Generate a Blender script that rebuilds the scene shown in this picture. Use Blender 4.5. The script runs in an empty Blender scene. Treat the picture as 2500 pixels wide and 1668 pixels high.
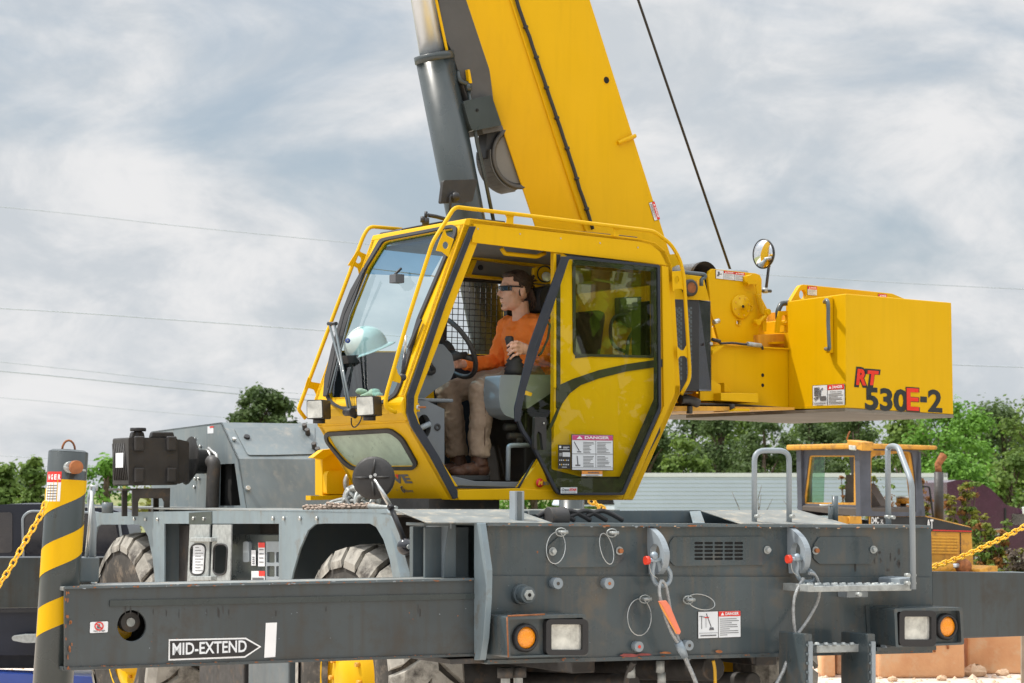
import bpy, bmesh, math, random
from mathutils import Vector, Matrix, noise
from mathutils.geometry import tessellate_polygon
R = math.radians
PI = math.pi
sc = bpy.context.scene
col = sc.collection
# ------------------------------------------------------------------ camera
F = 5600.0                                   # focal length in pixels of the 2500 px wide photograph
PITCH = math.atan(361 / F)
CP, SP = math.cos(PITCH), math.sin(PITCH)
EYE = Vector((0, 0, 1.8))
cam_d = bpy.data.cameras.new('camera')
cam = bpy.data.objects.new('camera', cam_d)
col.objects.link(cam)
cam.location = EYE
cam.rotation_euler = (PI / 2 + PITCH, 0, 0)
cam_d.sensor_width = 36
cam_d.lens = F * 36 / 2500
cam_d.clip_start = .1
cam_d.clip_end = 3000
cam_d.dof.use_dof = True
cam_d.dof.focus_distance = 12.6
cam_d.dof.aperture_fstop = 9
sc.camera = cam
sc.view_settings.view_transform = 'Standard'
sc.view_settings.look = 'None'
sc.view_settings.exposure = 0.0
sc.view_settings.gamma = 1
# ------------------------------------------------------------------ sun and sky
SUN_EL = 60.0
SUN_DIR = Vector((-.97, .12, 0)).normalized()    # horizontal direction towards the sun: from the left, a little behind
sd = bpy.data.lights.new('sun', 'SUN')
so = bpy.data.objects.new('sun', sd)
col.objects.link(so)
sd.energy = 4.0
sd.angle = R(1.0)
sd.color = (1.0, .95, .87)
S3 = Vector((SUN_DIR.x * math.cos(R(SUN_EL)), SUN_DIR.y * math.cos(R(SUN_EL)), math.sin(R(SUN_EL))))
so.rotation_euler = S3.to_track_quat('Z', 'Y').to_euler()
world = bpy.data.worlds.new('World')
sc.world = world
world.use_nodes = True
nt = world.node_tree
nt.nodes.clear()
N = nt.nodes.new
L = nt.links.new
out = N('ShaderNodeOutputWorld')
bg = N('ShaderNodeBackground')
sky = N('ShaderNodeTexSky')
sky.sky_type = 'NISHITA'
sky.sun_disc = False
sky.sun_elevation = R(SUN_EL)
sky.sun_rotation = math.atan2(SUN_DIR.x, SUN_DIR.y)
sky.dust_density = 2.0
tc = N('ShaderNodeTexCoord')


def wnoise(scale, detail, rough, sx, sy, sz, rot=0.0, dist=0.0):
    mp = N('ShaderNodeMapping')
    mp.inputs['Scale'].default_value = (sx, sy, sz)
    mp.inputs['Rotation'].default_value = (0, rot, 0)
    L(tc.outputs['Generated'], mp.inputs['Vector'])
    n = N('ShaderNodeTexNoise')
    n.inputs['Scale'].default_value = scale
    n.inputs['Detail'].default_value = detail
    n.inputs['Roughness'].default_value = rough
    n.inputs['Distortion'].default_value = dist
    L(mp.outputs[0], n.inputs['Vector'])
    return n.outputs['Fac']


def wramp(inp, a, b, ca=(0, 0, 0, 1), cb=(1, 1, 1, 1)):
    r = N('ShaderNodeValToRGB')
    r.color_ramp.interpolation = 'EASE'
    r.color_ramp.elements[0].position = a
    r.color_ramp.elements[0].color = ca
    r.color_ramp.elements[1].position = b
    r.color_ramp.elements[1].color = cb
    L(inp, r.inputs[0])
    return r.outputs[0]


big = wnoise(6.0, 9, .56, 1, 1, 2.3, R(-24), .5)
fine = wnoise(14.0, 8, .62, 1, 1, 1.7, R(-24), .4)
cover = wramp(big, .30, .56)
tone = wramp(fine, .34, .66, (6.1, 6.5, 6.9, 1), (8.4, 8.4, 8.45, 1))
mx = N('ShaderNodeMix')
mx.data_type = 'RGBA'
# the blue that shows between the clouds is itself veiled by thin high cloud
veil = N('ShaderNodeMix')
veil.data_type = 'RGBA'
veil.inputs[0].default_value = .60
veil.inputs[7].default_value = (5.35, 6.2, 6.95, 1)
L(sky.outputs[0], veil.inputs[6])
L(cover, mx.inputs[0])
L(veil.outputs[2], mx.inputs[6])
L(tone, mx.inputs[7])
# clouds overhead glow brighter around the sun than those near the horizon
sx = N('ShaderNodeSeparateXYZ')
L(tc.outputs['Generated'], sx.inputs[0])
mr = N('ShaderNodeMapRange')
mr.inputs[1].default_value = .24
mr.inputs[2].default_value = .75
mr.inputs[3].default_value = 1.0
mr.inputs[4].default_value = 2.7
L(sx.outputs[2], mr.inputs[0])
vm = N('ShaderNodeVectorMath')
vm.operation = 'SCALE'
L(mx.outputs[2], vm.inputs[0])
L(mr.outputs[0], vm.inputs['Scale'])
L(vm.outputs[0], bg.inputs[0])
bg.inputs[1].default_value = .1
L(bg.outputs[0], out.inputs[0])
# ------------------------------------------------------------------ geometry of the view: a pixel of the photo and a real plane give a real point


def ray(px, py):
    x, y = (px - 1250) / F, (834 - py) / F
    return Vector((x, CP - y * SP, SP + y * CP))


def hit(px, py, p0, n):
    d = ray(px, py)
    return EYE + d * ((p0 - EYE).dot(n) / d.dot(n))


class Fr:
    """A right-handed frame standing on the ground: u runs to the right, v away from the viewer."""

    def __init__(s, px, Y, phi):
        s.o = Vector(((px - 1250) / F * Y, Y, 0))
        s.u = Vector((math.cos(R(phi)), math.sin(R(phi)), 0))
        s.v = Vector((-math.sin(R(phi)), math.cos(R(phi)), 0))
        s.phi = R(phi)

    def V(s, px, py, v=0.0): return hit(px, py, s.o + s.v * v, s.v)

    def U(s, px, py, u=0.0): return hit(px, py, s.o + s.u * u, s.u)

    def Z(s, px, py, z): return hit(px, py, Vector((0, 0, z)), Vector((0, 0, 1)))

    def w(s, u, v, z): return s.o + s.u * u + s.v * v + Vector((0, 0, z))

    def uvz(s, P):
        d = P - s.o
        return d.dot(s.u), d.dot(s.v), P.z

    def Vs(s, pts, v=0.0): return [s.V(x, y, v) for x, y in pts]

    def Us(s, pts, u=0.0): return [s.U(x, y, u) for x, y in pts]


def rnd(pts, r, n=4):
    """round the corners of a closed outline by r (same unit as the points)"""
    out = []
    m = len(pts)
    for i in range(m):
        p = Vector(pts[i])
        a = Vector(pts[i - 1]) - p
        b = Vector(pts[(i + 1) % m]) - p
        k = min(r, a.length * .48, b.length * .48)
        A, B = p + a.normalized() * k, p + b.normalized() * k
        for j in range(n + 1):
            t = j / n
            q = A * (1 - t) ** 2 + p * 2 * t * (1 - t) + B * t * t
            out.append(tuple(q))
    return out


def ropen(pts, r, n=4):
    """open polyline with its inner corners rounded"""
    q = rnd(pts, r, n)
    k = n + 1
    return [tuple(pts[0])] + q[k:-k] + [tuple(pts[-1])]


def bez(pts, n=6, closed=False):
    """Catmull-Rom curve through points"""
    P = [Vector(p) for p in pts]
    m = len(P)
    out = []
    rng = m if closed else m - 1
    for i in range(rng):
        if closed:
            a, b, c, d = P[i - 1], P[i], P[(i + 1) % m], P[(i + 2) % m]
        else:
            a, b, c, d = P[max(i - 1, 0)], P[i], P[i + 1], P[min(i + 2, m - 1)]
        for j in range(n):
            t = j / n
            out.append(.5 * ((2 * b) + (c - a) * t + (2 * a - 5 * b + 4 * c - d) * t * t + (3 * b - a - 3 * c + d) * t ** 3))
    if not closed:
        out.append(P[-1])
    return out


_txt = {}


def text_geo(s, bold=0.0, shear=0.0):
    k = (s, bold, shear)
    if k not in _txt:
        c = bpy.data.curves.new('t', 'FONT')
        c.body = s
        c.offset = bold
        c.shear = shear
        c.resolution_u = 3
        o = bpy.data.objects.new('t', c)
        col.objects.link(o)
        dg = bpy.context.evaluated_depsgraph_get()
        me = bpy.data.meshes.new_from_object(o.evaluated_get(dg))
        vs = [(v.co.x, v.co.y) for v in me.vertices]
        fs = [tuple(p.vertices) for p in me.polygons]
        bpy.data.objects.remove(o)
        bpy.data.meshes.remove(me)
        if vs:
            x0, x1 = min(v[0] for v in vs), max(v[0] for v in vs)
            y0, y1 = min(v[1] for v in vs), max(v[1] for v in vs)
            vs = [((x - x0) / (x1 - x0), (y - y0) / (y1 - y0)) for x, y in vs]
        _txt[k] = (vs, fs)
    return _txt[k]


WL = {}


class MB:
    def __init__(s):
        s.v, s.f, s.m, s.sm = [], [], [], []

    def add(s, vs, fs, mat, smooth=False):
        b = len(s.v)
        s.v += [Vector(p) for p in vs]
        for f in fs:
            s.f.append(tuple(b + i for i in f))
            s.m.append(mat)
            s.sm.append(smooth)
        return s

    def prism(s, pts, off, mat, holes=()):
        """flat outline (may have holes) given a thickness"""
        loops = [list(pts)] + [list(h) for h in holes]
        off = Vector(off)
        if not holes and len(pts) <= 4:
            n = len(pts)
            vs = [Vector(p) for p in pts] + [Vector(p) + off for p in pts]
            fs = [tuple(range(n))[::-1], tuple(range(n, 2 * n))] + [(i, (i + 1) % n, n + (i + 1) % n, n + i) for i in range(n)]
            return s.add(vs, fs, mat)
        flat = [Vector(p) for lp in loops for p in lp]
        n = len(flat)
        tris = tessellate_polygon([[Vector(p) for p in lp] for lp in loops])
        vs = flat + [p + off for p in flat]
        fs = [tuple(t) for t in tris] + [tuple(n + i for i in reversed(t)) for t in tris]
        k = 0
        for lp in loops:
            m = len(lp)
            fs += [(k + i, k + (i + 1) % m, n + k + (i + 1) % m, n + k + i) for i in range(m)]
            k += m
        return s.add(vs, fs, mat)

    def flat(s, pts, mat, holes=()):
        loops = [[Vector(p) for p in lp] for lp in [pts] + list(holes)]
        return s.add([p for lp in loops for p in lp], [tuple(t) for t in tessellate_polygon(loops)], mat)

    def hexa(s, a, b, mat):
        """two quads a, b (matching order) joined"""
        vs = list(a) + list(b)
        n = len(a)
        fs = [tuple(range(n))[::-1], tuple(range(n, 2 * n))] + [(i, (i + 1) % n, n + (i + 1) % n, n + i) for i in range(n)]
        return s.add(vs, fs, mat)

    def box(s, fr, u0, u1, v0, v1, z0, z1, mat):
        return s.prism([fr.w(u0, v0, z0), fr.w(u1, v0, z0), fr.w(u1, v0, z1), fr.w(u0, v0, z1)], fr.v * (v1 - v0), mat)

    def tube(s, path, r, mat, n=8, caps=True, closed=False):
        P = [Vector(p) for p in path]
        m = len(P)
        rr = r if isinstance(r, (list, tuple)) else [r] * m
        rings = []
        prev = None
        for i in range(m):
            if closed:
                t = P[(i + 1) % m] - P[i - 1]
            else:
                t = P[min(i + 1, m - 1)] - P[max(i - 1, 0)]
            t.normalize()
            if prev is None:
                a = Vector((0, 0, 1)) if abs(t.z) < .9 else Vector((1, 0, 0))
                x = t.cross(a).normalized()
            else:
                x = (prev - t * prev.dot(t)).normalized()
            prev = x
            y = t.cross(x)
            rings.append([P[i] + (x * math.cos(2 * PI * k / n) + y * math.sin(2 * PI * k / n)) * rr[i] for k in range(n)])
        vs = [p for g in rings for p in g]
        fs = []
        for i in range(m if closed else m - 1):
            j = (i + 1) % m
            for k in range(n):
                fs.append((i * n + k, i * n + (k + 1) % n, j * n + (k + 1) % n, j * n + k))
        s.add(vs, fs, mat, True)
        if caps and not closed:
            s.add(rings[0], [tuple(range(n))[::-1]], mat)
            s.add(rings[-1], [tuple(range(n))], mat)
        return s

    def lathe(s, c, ax, prof, mat, n=24, smooth=True):
        """prof: (along, radius) pairs around the axis ax through c"""
        c, ax = Vector(c), Vector(ax).normalized()
        a = Vector((0, 0, 1)) if abs(ax.z) < .9 else Vector((1, 0, 0))
        x = ax.cross(a).normalized()
        y = ax.cross(x)
        vs, fs = [], []
        for (t, r) in prof:
            for k in range(n):
                vs.append(c + ax * t + (x * math.cos(2 * PI * k / n) + y * math.sin(2 * PI * k / n)) * max(r, 1e-5))
        for i in range(len(prof) - 1):
            for k in range(n):
                fs.append((i * n + k, i * n + (k + 1) % n, (i + 1) * n + (k + 1) % n, (i + 1) * n + k))
        return s.add(vs, fs, mat, smooth)

    def cyl(s, a, b, r, mat, n=16, r2=None):
        a, b = Vector(a), Vector(b)
        h = (b - a).length
        r2 = r if r2 is None else r2
        s.lathe(a, b - a, [(0, r), (h, r2)], mat, n)
        s.lathe(a, b - a, [(0, 0), (0, r)], mat, n, False)
        s.lathe(a, b - a, [(h, r2), (h, 0)], mat, n, False)
        return s

    def ell(s, c, rx, ry, rz, mat, M=None, n=14, m=9):
        c = Vector(c)
        vs, fs = [], []
        for i in range(m + 1):
            th = PI * i / m
            for k in range(n):
                ph = 2 * PI * k / n
                p = Vector((rx * math.sin(th) * math.cos(ph), ry * math.sin(th) * math.sin(ph), rz * math.cos(th)))
                if M is not None:
                    p = M @ p
                vs.append(c + p)
        for i in range(m):
            for k in range(n):
                fs.append((i * n + k, (i + 1) * n + k, (i + 1) * n + (k + 1) % n, i * n + (k + 1) % n))
        return s.add(vs, fs, mat, True)

    def text(s, t, o, x, y, w, h, mat, bold=0.0, shear=0.0):
        """t fits the box with lower-left corner o, along unit x for w and unit y for h"""
        vs, fs = text_geo(t, bold, shear)
        o, x, y = Vector(o), Vector(x), Vector(y)
        return s.add([o + x * (a * w) + y * (b * h) for a, b in vs], fs, mat)

    def build(s, name, parent=None, bevel=0.0, mods=None, seg=2):
        if s.v:
            c = Vector((sum(p.x for p in s.v), sum(p.y for p in s.v), sum(p.z for p in s.v))) / len(s.v)
        else:
            c = Vector((0, 0, 0))
        if parent is None:
            c.z = min(p.z for p in s.v)
        me = bpy.data.meshes.new(name)
        me.from_pydata([p - c for p in s.v], [], s.f)
        mats = []
        for m in s.m:
            if m not in mats:
                mats.append(m)
        for m in mats:
            me.materials.append(MT[m])
        idx = {m: i for i, m in enumerate(mats)}
        me.polygons.foreach_set('material_index', [idx[m] for m in s.m])
        me.polygons.foreach_set('use_smooth', s.sm)
        me.update()
        b = bmesh.new()
        b.from_mesh(me)
        bmesh.ops.remove_doubles(b, verts=b.verts, dist=1e-5)
        bmesh.ops.recalc_face_normals(b, faces=b.faces)
        b.to_mesh(me)
        b.free()
        o = bpy.data.objects.new(name, me)
        col.objects.link(o)
        WL[o.name] = c
        if parent is not None:
            o.parent = parent
            o.location = c - WL[parent.name]
        else:
            o.location = c
        if bevel:
            md = o.modifiers.new('bevel', 'BEVEL')
            md.width = bevel
            md.segments = seg
            md.limit_method = 'ANGLE'
            md.angle_limit = R(38)
        return o


def tag(o, label=None, cat=None, group=None, kind=None):
    if label:
        o['label'] = label
    if cat:
        o['category'] = cat
    if group:
        o['group'] = group
    if kind:
        o['kind'] = kind
    return o


def empty(name, loc, label, cat, group=None):
    o = bpy.data.objects.new(name, None)
    col.objects.link(o)
    o.empty_display_size = .2
    o.location = loc
    WL[o.name] = Vector(loc)
    return tag(o, label, cat, group)


def copy_tree(o, parent=None):
    c = o.copy()
    col.objects.link(c)
    if parent is not None:
        c.parent = parent
    for ch in list(o.children):
        copy_tree(ch, c)
    return c


# ------------------------------------------------------------------ materials
MT = {}


def mat(name, c, rough=.5, metal=0.0, var=.12, scale=6.0, coat=0.0, dirt=None, streak=0.0, bump=0.0, bscale=60.0, rvar=.1, spec=.5, aniso=None, c2=None, emit=None):
    m = bpy.data.materials.new(name)
    m.use_nodes = True
    t = m.node_tree
    p = t.nodes['Principled BSDF']
    N, L = t.nodes.new, t.links.new
    p.inputs['Roughness'].default_value = rough
    p.inputs['Metallic'].default_value = metal
    p.inputs['Specular IOR Level'].default_value = spec
    p.inputs['Coat Weight'].default_value = coat
    p.inputs['Coat Roughness'].default_value = .08
    tc = N('ShaderNodeTexCoord')

    def nz(sc_, det=4, vec=None, rg=.55):
        n = N('ShaderNodeTexNoise')
        n.inputs['Scale'].default_value = sc_
        n.inputs['Detail'].default_value = det
        n.inputs['Roughness'].default_value = rg
        L(vec or tc.outputs['Object'], n.inputs['Vector'])
        return n.outputs['Fac']

    def rp(inp, a, b, ca, cb):
        r = N('ShaderNodeValToRGB')
        r.color_ramp.elements[0].position = a
        r.color_ramp.elements[1].position = b
        r.color_ramp.elements[0].color = (*ca, 1) if len(ca) == 3 else ca
        r.color_ramp.elements[1].color = (*cb, 1) if len(cb) == 3 else cb
        L(inp, r.inputs[0])
        return r.outputs[0]
    if c2 is None:
        lo = tuple(x * (1 - var) for x in c)
        hi = tuple(min(1, x * (1 + var)) for x in c)
    else:
        lo, hi = c, c2
    cur = rp(nz(scale), .32, .68, lo, hi)

    def mix(fac, a, b, mode='MIX'):
        mm = N('ShaderNodeMix')
        mm.data_type = 'RGBA'
        mm.blend_type = mode
        if isinstance(fac, float):
            mm.inputs[0].default_value = fac
        else:
            L(fac, mm.inputs[0])
        L(a, mm.inputs[6])
        if isinstance(b, tuple):
            mm.inputs[7].default_value = (*b, 1)
        else:
            L(b, mm.inputs[7])
        return mm.outputs[2]
    if streak:
        mp = N('ShaderNodeMapping')
        mp.inputs['Scale'].default_value = (14, 14, 1.1)
        L(tc.outputs['Object'], mp.inputs[0])
        f = rp(nz(1.6, 5, mp.outputs[0]), .48, .72, (0, 0, 0), (streak, streak, streak))
        cur = mix(f, cur, dirt[0] if dirt else tuple(x * .5 for x in c))
    if dirt:
        dc, amt, ds = dirt
        f = rp(nz(ds, 8, None, .7), .62 - .3 * amt, .75 - .15 * amt, (0, 0, 0), (1, 1, 1))
        cur = mix(f, cur, dc)
    L(cur, p.inputs['Base Color'])
    if rvar:
        a = max(.02, rough - rvar)
        b = min(1, rough + rvar)
        L(rp(nz(scale * 2.3, 6), .3, .7, (a, a, a), (b, b, b)), p.inputs['Roughness'])
    if bump:
        bn = N('ShaderNodeBump')
        bn.inputs['Strength'].default_value = bump
        bn.inputs['Distance'].default_value = .01
        L(nz(bscale, 5), bn.inputs['Height'])
        L(bn.outputs[0], p.inputs['Normal'])
    if emit:
        p.inputs['Emission Color'].default_value = (*emit[0], 1)
        p.inputs['Emission Strength'].default_value = emit[1]
    MT[name] = m
    return m


def glass(name, tint, ior=1.5, rough=.0, k=1.0, base=.02):
    m = bpy.data.materials.new(name)
    m.use_nodes = True
    t = m.node_tree
    t.nodes.clear()
    N, L = t.nodes.new, t.links.new
    o = N('ShaderNodeOutputMaterial')
    tr = N('ShaderNodeBsdfTransparent')
    tr.inputs[0].default_value = (*tint, 1)
    gl = N('ShaderNodeBsdfGlossy')
    gl.inputs['Roughness'].default_value = rough
    lw = N('ShaderNodeLayerWeight')
    fr = N('ShaderNodeMath')
    fr.operation = 'POWER'
    fr.inputs[1].default_value = 5
    L(lw.outputs['Facing'], fr.inputs[0])
    ma = N('ShaderNodeMath')
    ma.operation = 'MULTIPLY_ADD'
    ma.inputs[1].default_value = k
    ma.inputs[2].default_value = base
    L(fr.outputs[0], ma.inputs[0])
    mx = N('ShaderNodeMixShader')
    L(ma.outputs[0], mx.inputs[0])
    L(tr.outputs[0], mx.inputs[1])
    L(gl.outputs[0], mx.inputs[2])
    L(mx.outputs[0], o.inputs[0])
    MT[name] = m


YC = (.69, .395, .0)
mat('yellow', YC, .45, var=.04, scale=1.2, coat=.0, rvar=.10, spec=.22, streak=.08, bump=.04, bscale=5)
mat('yellow_worn', (.72, .36, .03), .55, var=.12, scale=3, dirt=((.30, .15, .04), .30, 7), streak=.4)
mat('yellow_old', (.62, .30, .035), .6, var=.12, scale=4, dirt=((.25, .12, .04), .35, 6))
mat('grey', (.084, .108, .120), .42, var=.14, scale=3, coat=.15, streak=.35, dirt=((.15, .14, .12), .10, 10), rvar=.14, bump=.05, bscale=30)
mat('grey_shaded', (.052, .070, .078), .34, var=.20, scale=2.2, coat=.2, streak=.6, dirt=((.11, .092, .07), .28, 4), rvar=.14, bump=.05, bscale=30)  # carrier paint, darker copy: shade of the front faces is in the colour
mat('grey_lit', (.19, .24, .265), .42, var=.14, scale=3, streak=.3, dirt=((.16, .15, .13), .2, 8), rvar=.14)  # carrier paint, lighter copy: sun on the left-facing sides is in the colour
mat('grey_hood', (.165, .20, .215), .45, var=.16, scale=2.0, streak=.3, dirt=((.30, .29, .26), .18, 6), rvar=.12)
mat('grey_deck', (.19, .205, .20), .6, var=.18, scale=5, dirt=((.45, .38, .28), .3, 12))
mat('grey_light', (.25, .285, .31), .4, var=.1, scale=5)
mat('grey_pod', (.22, .25, .27), .5, var=.06, scale=5)
mat('beam', (.050, .061, .065), .40, var=.22, scale=1.6, coat=.1, streak=.6, dirt=((.045, .038, .03), .38, 4), rvar=.16)
mat('black', (.018, .018, .02), .5, var=.2)
mat('black_gloss', (.015, .015, .02), .18, var=.2, coat=.5)
mat('black_plastic', (.028, .026, .025), .55, var=.25, scale=9, bump=.1)
mat('rubber', (.022, .021, .022), .6, var=.2)
mat('door_frame', (.022, .026, .038), .35, var=.1)
mat('dark_hole', (.008, .008, .008), .9, var=.1)
mat('dark_metal', (.045, .042, .04), .55, var=.3, scale=8, dirt=((.12, .08, .05), .25, 10))
mat('interior', (.085, .09, .10), .7, var=.15)
mat('interior_dark', (.022, .032, .045), .6, var=.1)
mat('interior_grey', (.13, .145, .16), .55, var=.08)
mat('steel', (.55, .55, .53), .35, .85, var=.1, rvar=.12)
mat('galv', (.38, .40, .39), .5, .35, var=.2, scale=30, bump=.2)
mat('chrome', (.62, .66, .70), .38, .7, var=.05, rvar=.05)
mat('rope', (.36, .37, .37), .45, .5, var=.25, scale=60)
mat('shackle', (.27, .32, .36), .42, .4, var=.15, scale=20)
mat('stain_red', (.22, .045, .04), .6, var=.3, scale=20)
mat('red_paint', (.62, .045, .02), .4, var=.15)
mat('orange_tag', (.80, .22, .12), .6, var=.08)
mat('rust', (.28, .10, .035), .85, var=.4, scale=20)
mat('white', (.80, .80, .80), .5, var=.04)
mat('sticker_white', (.72, .74, .76), .45, var=.05)
mat('sticker_red', (.72, .03, .02), .45, var=.05)
mat('sticker_pink', (.55, .06, .20), .45, var=.05)
mat('sticker_orange', (.80, .30, .05), .45, var=.05)
mat('sticker_black', (.02, .018, .018), .5, var=.05)
mat('print', (.12, .12, .13), .6, var=.05)
mat('decal_black', (.022, .025, .028), .35, var=.05)
mat('decal_red', (.74, .035, .015), .35, var=.05)
mat('tyre', (.045, .040, .034), .9, var=.3, scale=12, dirt=((.20, .16, .12), .35, 8))
mat('lug', (.34, .32, .28), .92, var=.25, scale=8, dirt=((.06, .052, .045), .5, 7), bump=.3)
mat('amber', (.95, .30, .005), .25, var=.12, scale=90, coat=.5, bump=.6, bscale=110)
mat('lens', (.58, .58, .53), .15, .25, var=.35, scale=14, coat=.6, bump=.15, bscale=100)
mat('mirror', (.9, .9, .9), .02, 1.0, var=0, rvar=0)
mat('cyl_grey', (.038, .048, .048), .32, var=.12, scale=3, coat=.1, streak=.25)
mat('brown_grey', (.075, .072, .068), .6, var=.1)  # even dark brownish grey
mat('skin', (.74, .43, .31), .55, var=.10, scale=20, spec=.35)
mat('shirt', (1.0, .24, .03), .8, var=.03, scale=9, bump=.3, bscale=20)
mat('trousers', (.30, .215, .15), .9, var=.12, scale=10, bump=.4, bscale=25)
mat('boot', (.085, .035, .018), .6, var=.3, scale=18, bump=.3)
mat('sole', (.05, .05, .05), .8)
mat('hair', (.065, .036, .022), .7, var=.4, scale=60, bump=.8, bscale=120)
mat('shades', (.01, .01, .012), .08, coat=.6, var=0)
mat('hat', (.50, .60, .57), .35, var=.03, coat=.3)
mat('cloth_green', (.24, .36, .27), .9, var=.15, bump=.4)
mat('chain_yellow', (.90, .50, .015), .4, var=.08, coat=.2)
mat('chain_steel', (.34, .27, .22), .6, .4, var=.35, scale=40)
mat('concrete', (.58, .29, .14), .92, var=.14, scale=3, dirt=((.62, .42, .26), .35, 5), bump=.4, bscale=20, c2=(.70, .40, .21))
mat('concrete_pale', (.58, .40, .26), .92, var=.14, scale=4, dirt=((.40, .22, .12), .3, 6), bump=.4, bscale=20)
mat('wood', (.30, .24, .18), .85, var=.2)
mat('trailer_white', (.55, .61, .70), .5, var=.05, scale=.6)
mat('purple', (.075, .018, .045), .22, var=.15, coat=.4)
mat('truck_black', (.012, .016, .028), .4, var=.1, coat=.15, rvar=0, spec=.3)
mat('truck_blue', (.02, .06, .30), .35, var=.1, coat=.4)
mat('dozer_grey', (.075, .082, .105), .55, var=.15, scale=6)
mat('seat_brown', (.085, .070, .060), .7, var=.1)
mat('seat_black', (.022, .021, .022), .8, var=.2, bump=.3, bscale=90)
mat('trunk', (.13, .09, .065), .95, var=.3, scale=8)
mat('wire', (.45, .48, .52), .6, var=.1)
mat('headliner', (.17, .165, .155), .85, var=.08)
mat('sand', (.60, .46, .34), .95, var=.1, scale=6)
glass('glass_clear', (.78, .93, .96), k=1.0, base=.07)
glass('glass_top', (.30, .50, .68), k=.5, base=.01)
glass('glass_door', (.95, 1.0, .70), k=1.0, base=.05)
glass('glass_smoke', (.42, .47, .34), k=1.0, base=.20)
mat('underside', (.19, .165, .13), .7, var=.15, scale=2, streak=.2)
glass('glass_far', (.62, .68, .62), k=1.0, base=.01)
glass('glass_green', (.60, .78, .64), k=.9, base=.10, rough=.04)
mat('dust_reflection_glass', (.33, .42, .33), .35, var=.18, scale=9, dirt=((.10, .15, .12), .15, 14))  # dust film plus the reflected ground and trees, both in the colour


def leaf_mat(name, a, b):
    m = bpy.data.materials.new(name)
    m.use_nodes = True
    t = m.node_tree
    p = t.nodes['Principled BSDF']
    N, L = t.nodes.new, t.links.new
    g = N('ShaderNodeTexCoord')
    n = N('ShaderNodeTexNoise')
    n.inputs['Scale'].default_value = .9
    n.inputs['Detail'].default_value = 9
    n.inputs['Roughness'].default_value = .75
    L(g.outputs['Object'], n.inputs['Vector'])
    r = N('ShaderNodeValToRGB')
    r.color_ramp.elements[0].position = .36
    r.color_ramp.elements[1].position = .64
    r.color_ramp.elements[0].color = (*a, 1)
    r.color_ramp.elements[1].color = (*b, 1)
    L(n.outputs['Fac'], r.inputs[0])
    L(r.outputs[0], p.inputs['Base Color'])
    p.inputs['Roughness'].default_value = .6
    p.inputs['Specular IOR Level'].default_value = .25
    tl = N('ShaderNodeBsdfTranslucent')
    L(r.outputs[0], tl.inputs[0])
    mx = N('ShaderNodeMixShader')
    mx.inputs[0].default_value = .35
    L(p.outputs[0], mx.inputs[1])
    L(tl.outputs[0], mx.inputs[2])
    L(mx.outputs[0], t.nodes['Material Output'].inputs[0])
    MT[name] = m


leaf_mat('leaf_bright', (.10, .22, .03), (.21, .40, .06))
leaf_mat('leaf_mid', (.085, .15, .032), (.22, .31, .06))
leaf_mat('leaf_dark', (.055, .095, .03), (.125, .18, .055))
leaf_mat('leaf_young', (.14, .19, .03), (.32, .26, .05))
leaf_mat('leaf_red', (.22, .10, .03), (.38, .17, .06))
leaf_mat('twig', (.12, .09, .07), (.20, .16, .13))

C = Fr(1190, 11.2, 28)      # the carrier: front plate in the plane v = 0
S = Fr(1230, 12.9, 34)      # the turned upper works: cab door in the plane v = 0
# ------------------------------------------------------------------ ground


def gz(x, y):
    t = min(1, max(0, (y - 27) / 22))
    return -1.7 * (t * t * (3 - 2 * t))


g = MB()
ys = [-300, -120, -60, -30, -10, 0, 5, 10, 15, 20, 24] + [26 + 2 * i for i in range(14)] + [60, 75, 95, 130, 200, 400, 900, 2200]
xs = [-1800, -700, -300, -120, -60, -30, -15, 0, 15, 30, 60, 120, 300, 700, 1800]
vs = [(x, y, gz(x, y)) for y in ys for x in xs]
nx = len(xs)
g.add(vs, [(j * nx + i, j * nx + i + 1, (j + 1) * nx + i + 1, (j + 1) * nx + i) for j in range(len(ys) - 1) for i in range(nx - 1)], 'sand', True)
gm = bpy.data.materials.new('yard_ground')
gm.use_nodes = True
t = gm.node_tree
p = t.nodes['Principled BSDF']
N, L = t.nodes.new, t.links.new
tcg = N('ShaderNodeTexCoord')


def gn(s_, d_):
    n = N('ShaderNodeTexNoise')
    n.inputs['Scale'].default_value = s_
    n.inputs['Detail'].default_value = d_
    L(tcg.outputs['Object'], n.inputs['Vector'])
    return n.outputs['Fac']


def gr(i, a, b, ca, cb):
    r = N('ShaderNodeValToRGB')
    r.color_ramp.elements[0].position = a
    r.color_ramp.elements[1].position = b
    r.color_ramp.elements[0].color = (*ca, 1)
    r.color_ramp.elements[1].color = (*cb, 1)
    L(i, r.inputs[0])
    return r.outputs[0]


c1 = gr(gn(.35, 8), .35, .65, (.50, .40, .31), (.66, .60, .54))
c2 = gr(gn(14, 6), .4, .6, (.45, .36, .28), (.72, .66, .60))
mm = N('ShaderNodeMix')
mm.data_type = 'RGBA'
mm.inputs[0].default_value = .5
L(c1, mm.inputs[6])
L(c2, mm.inputs[7])
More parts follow.
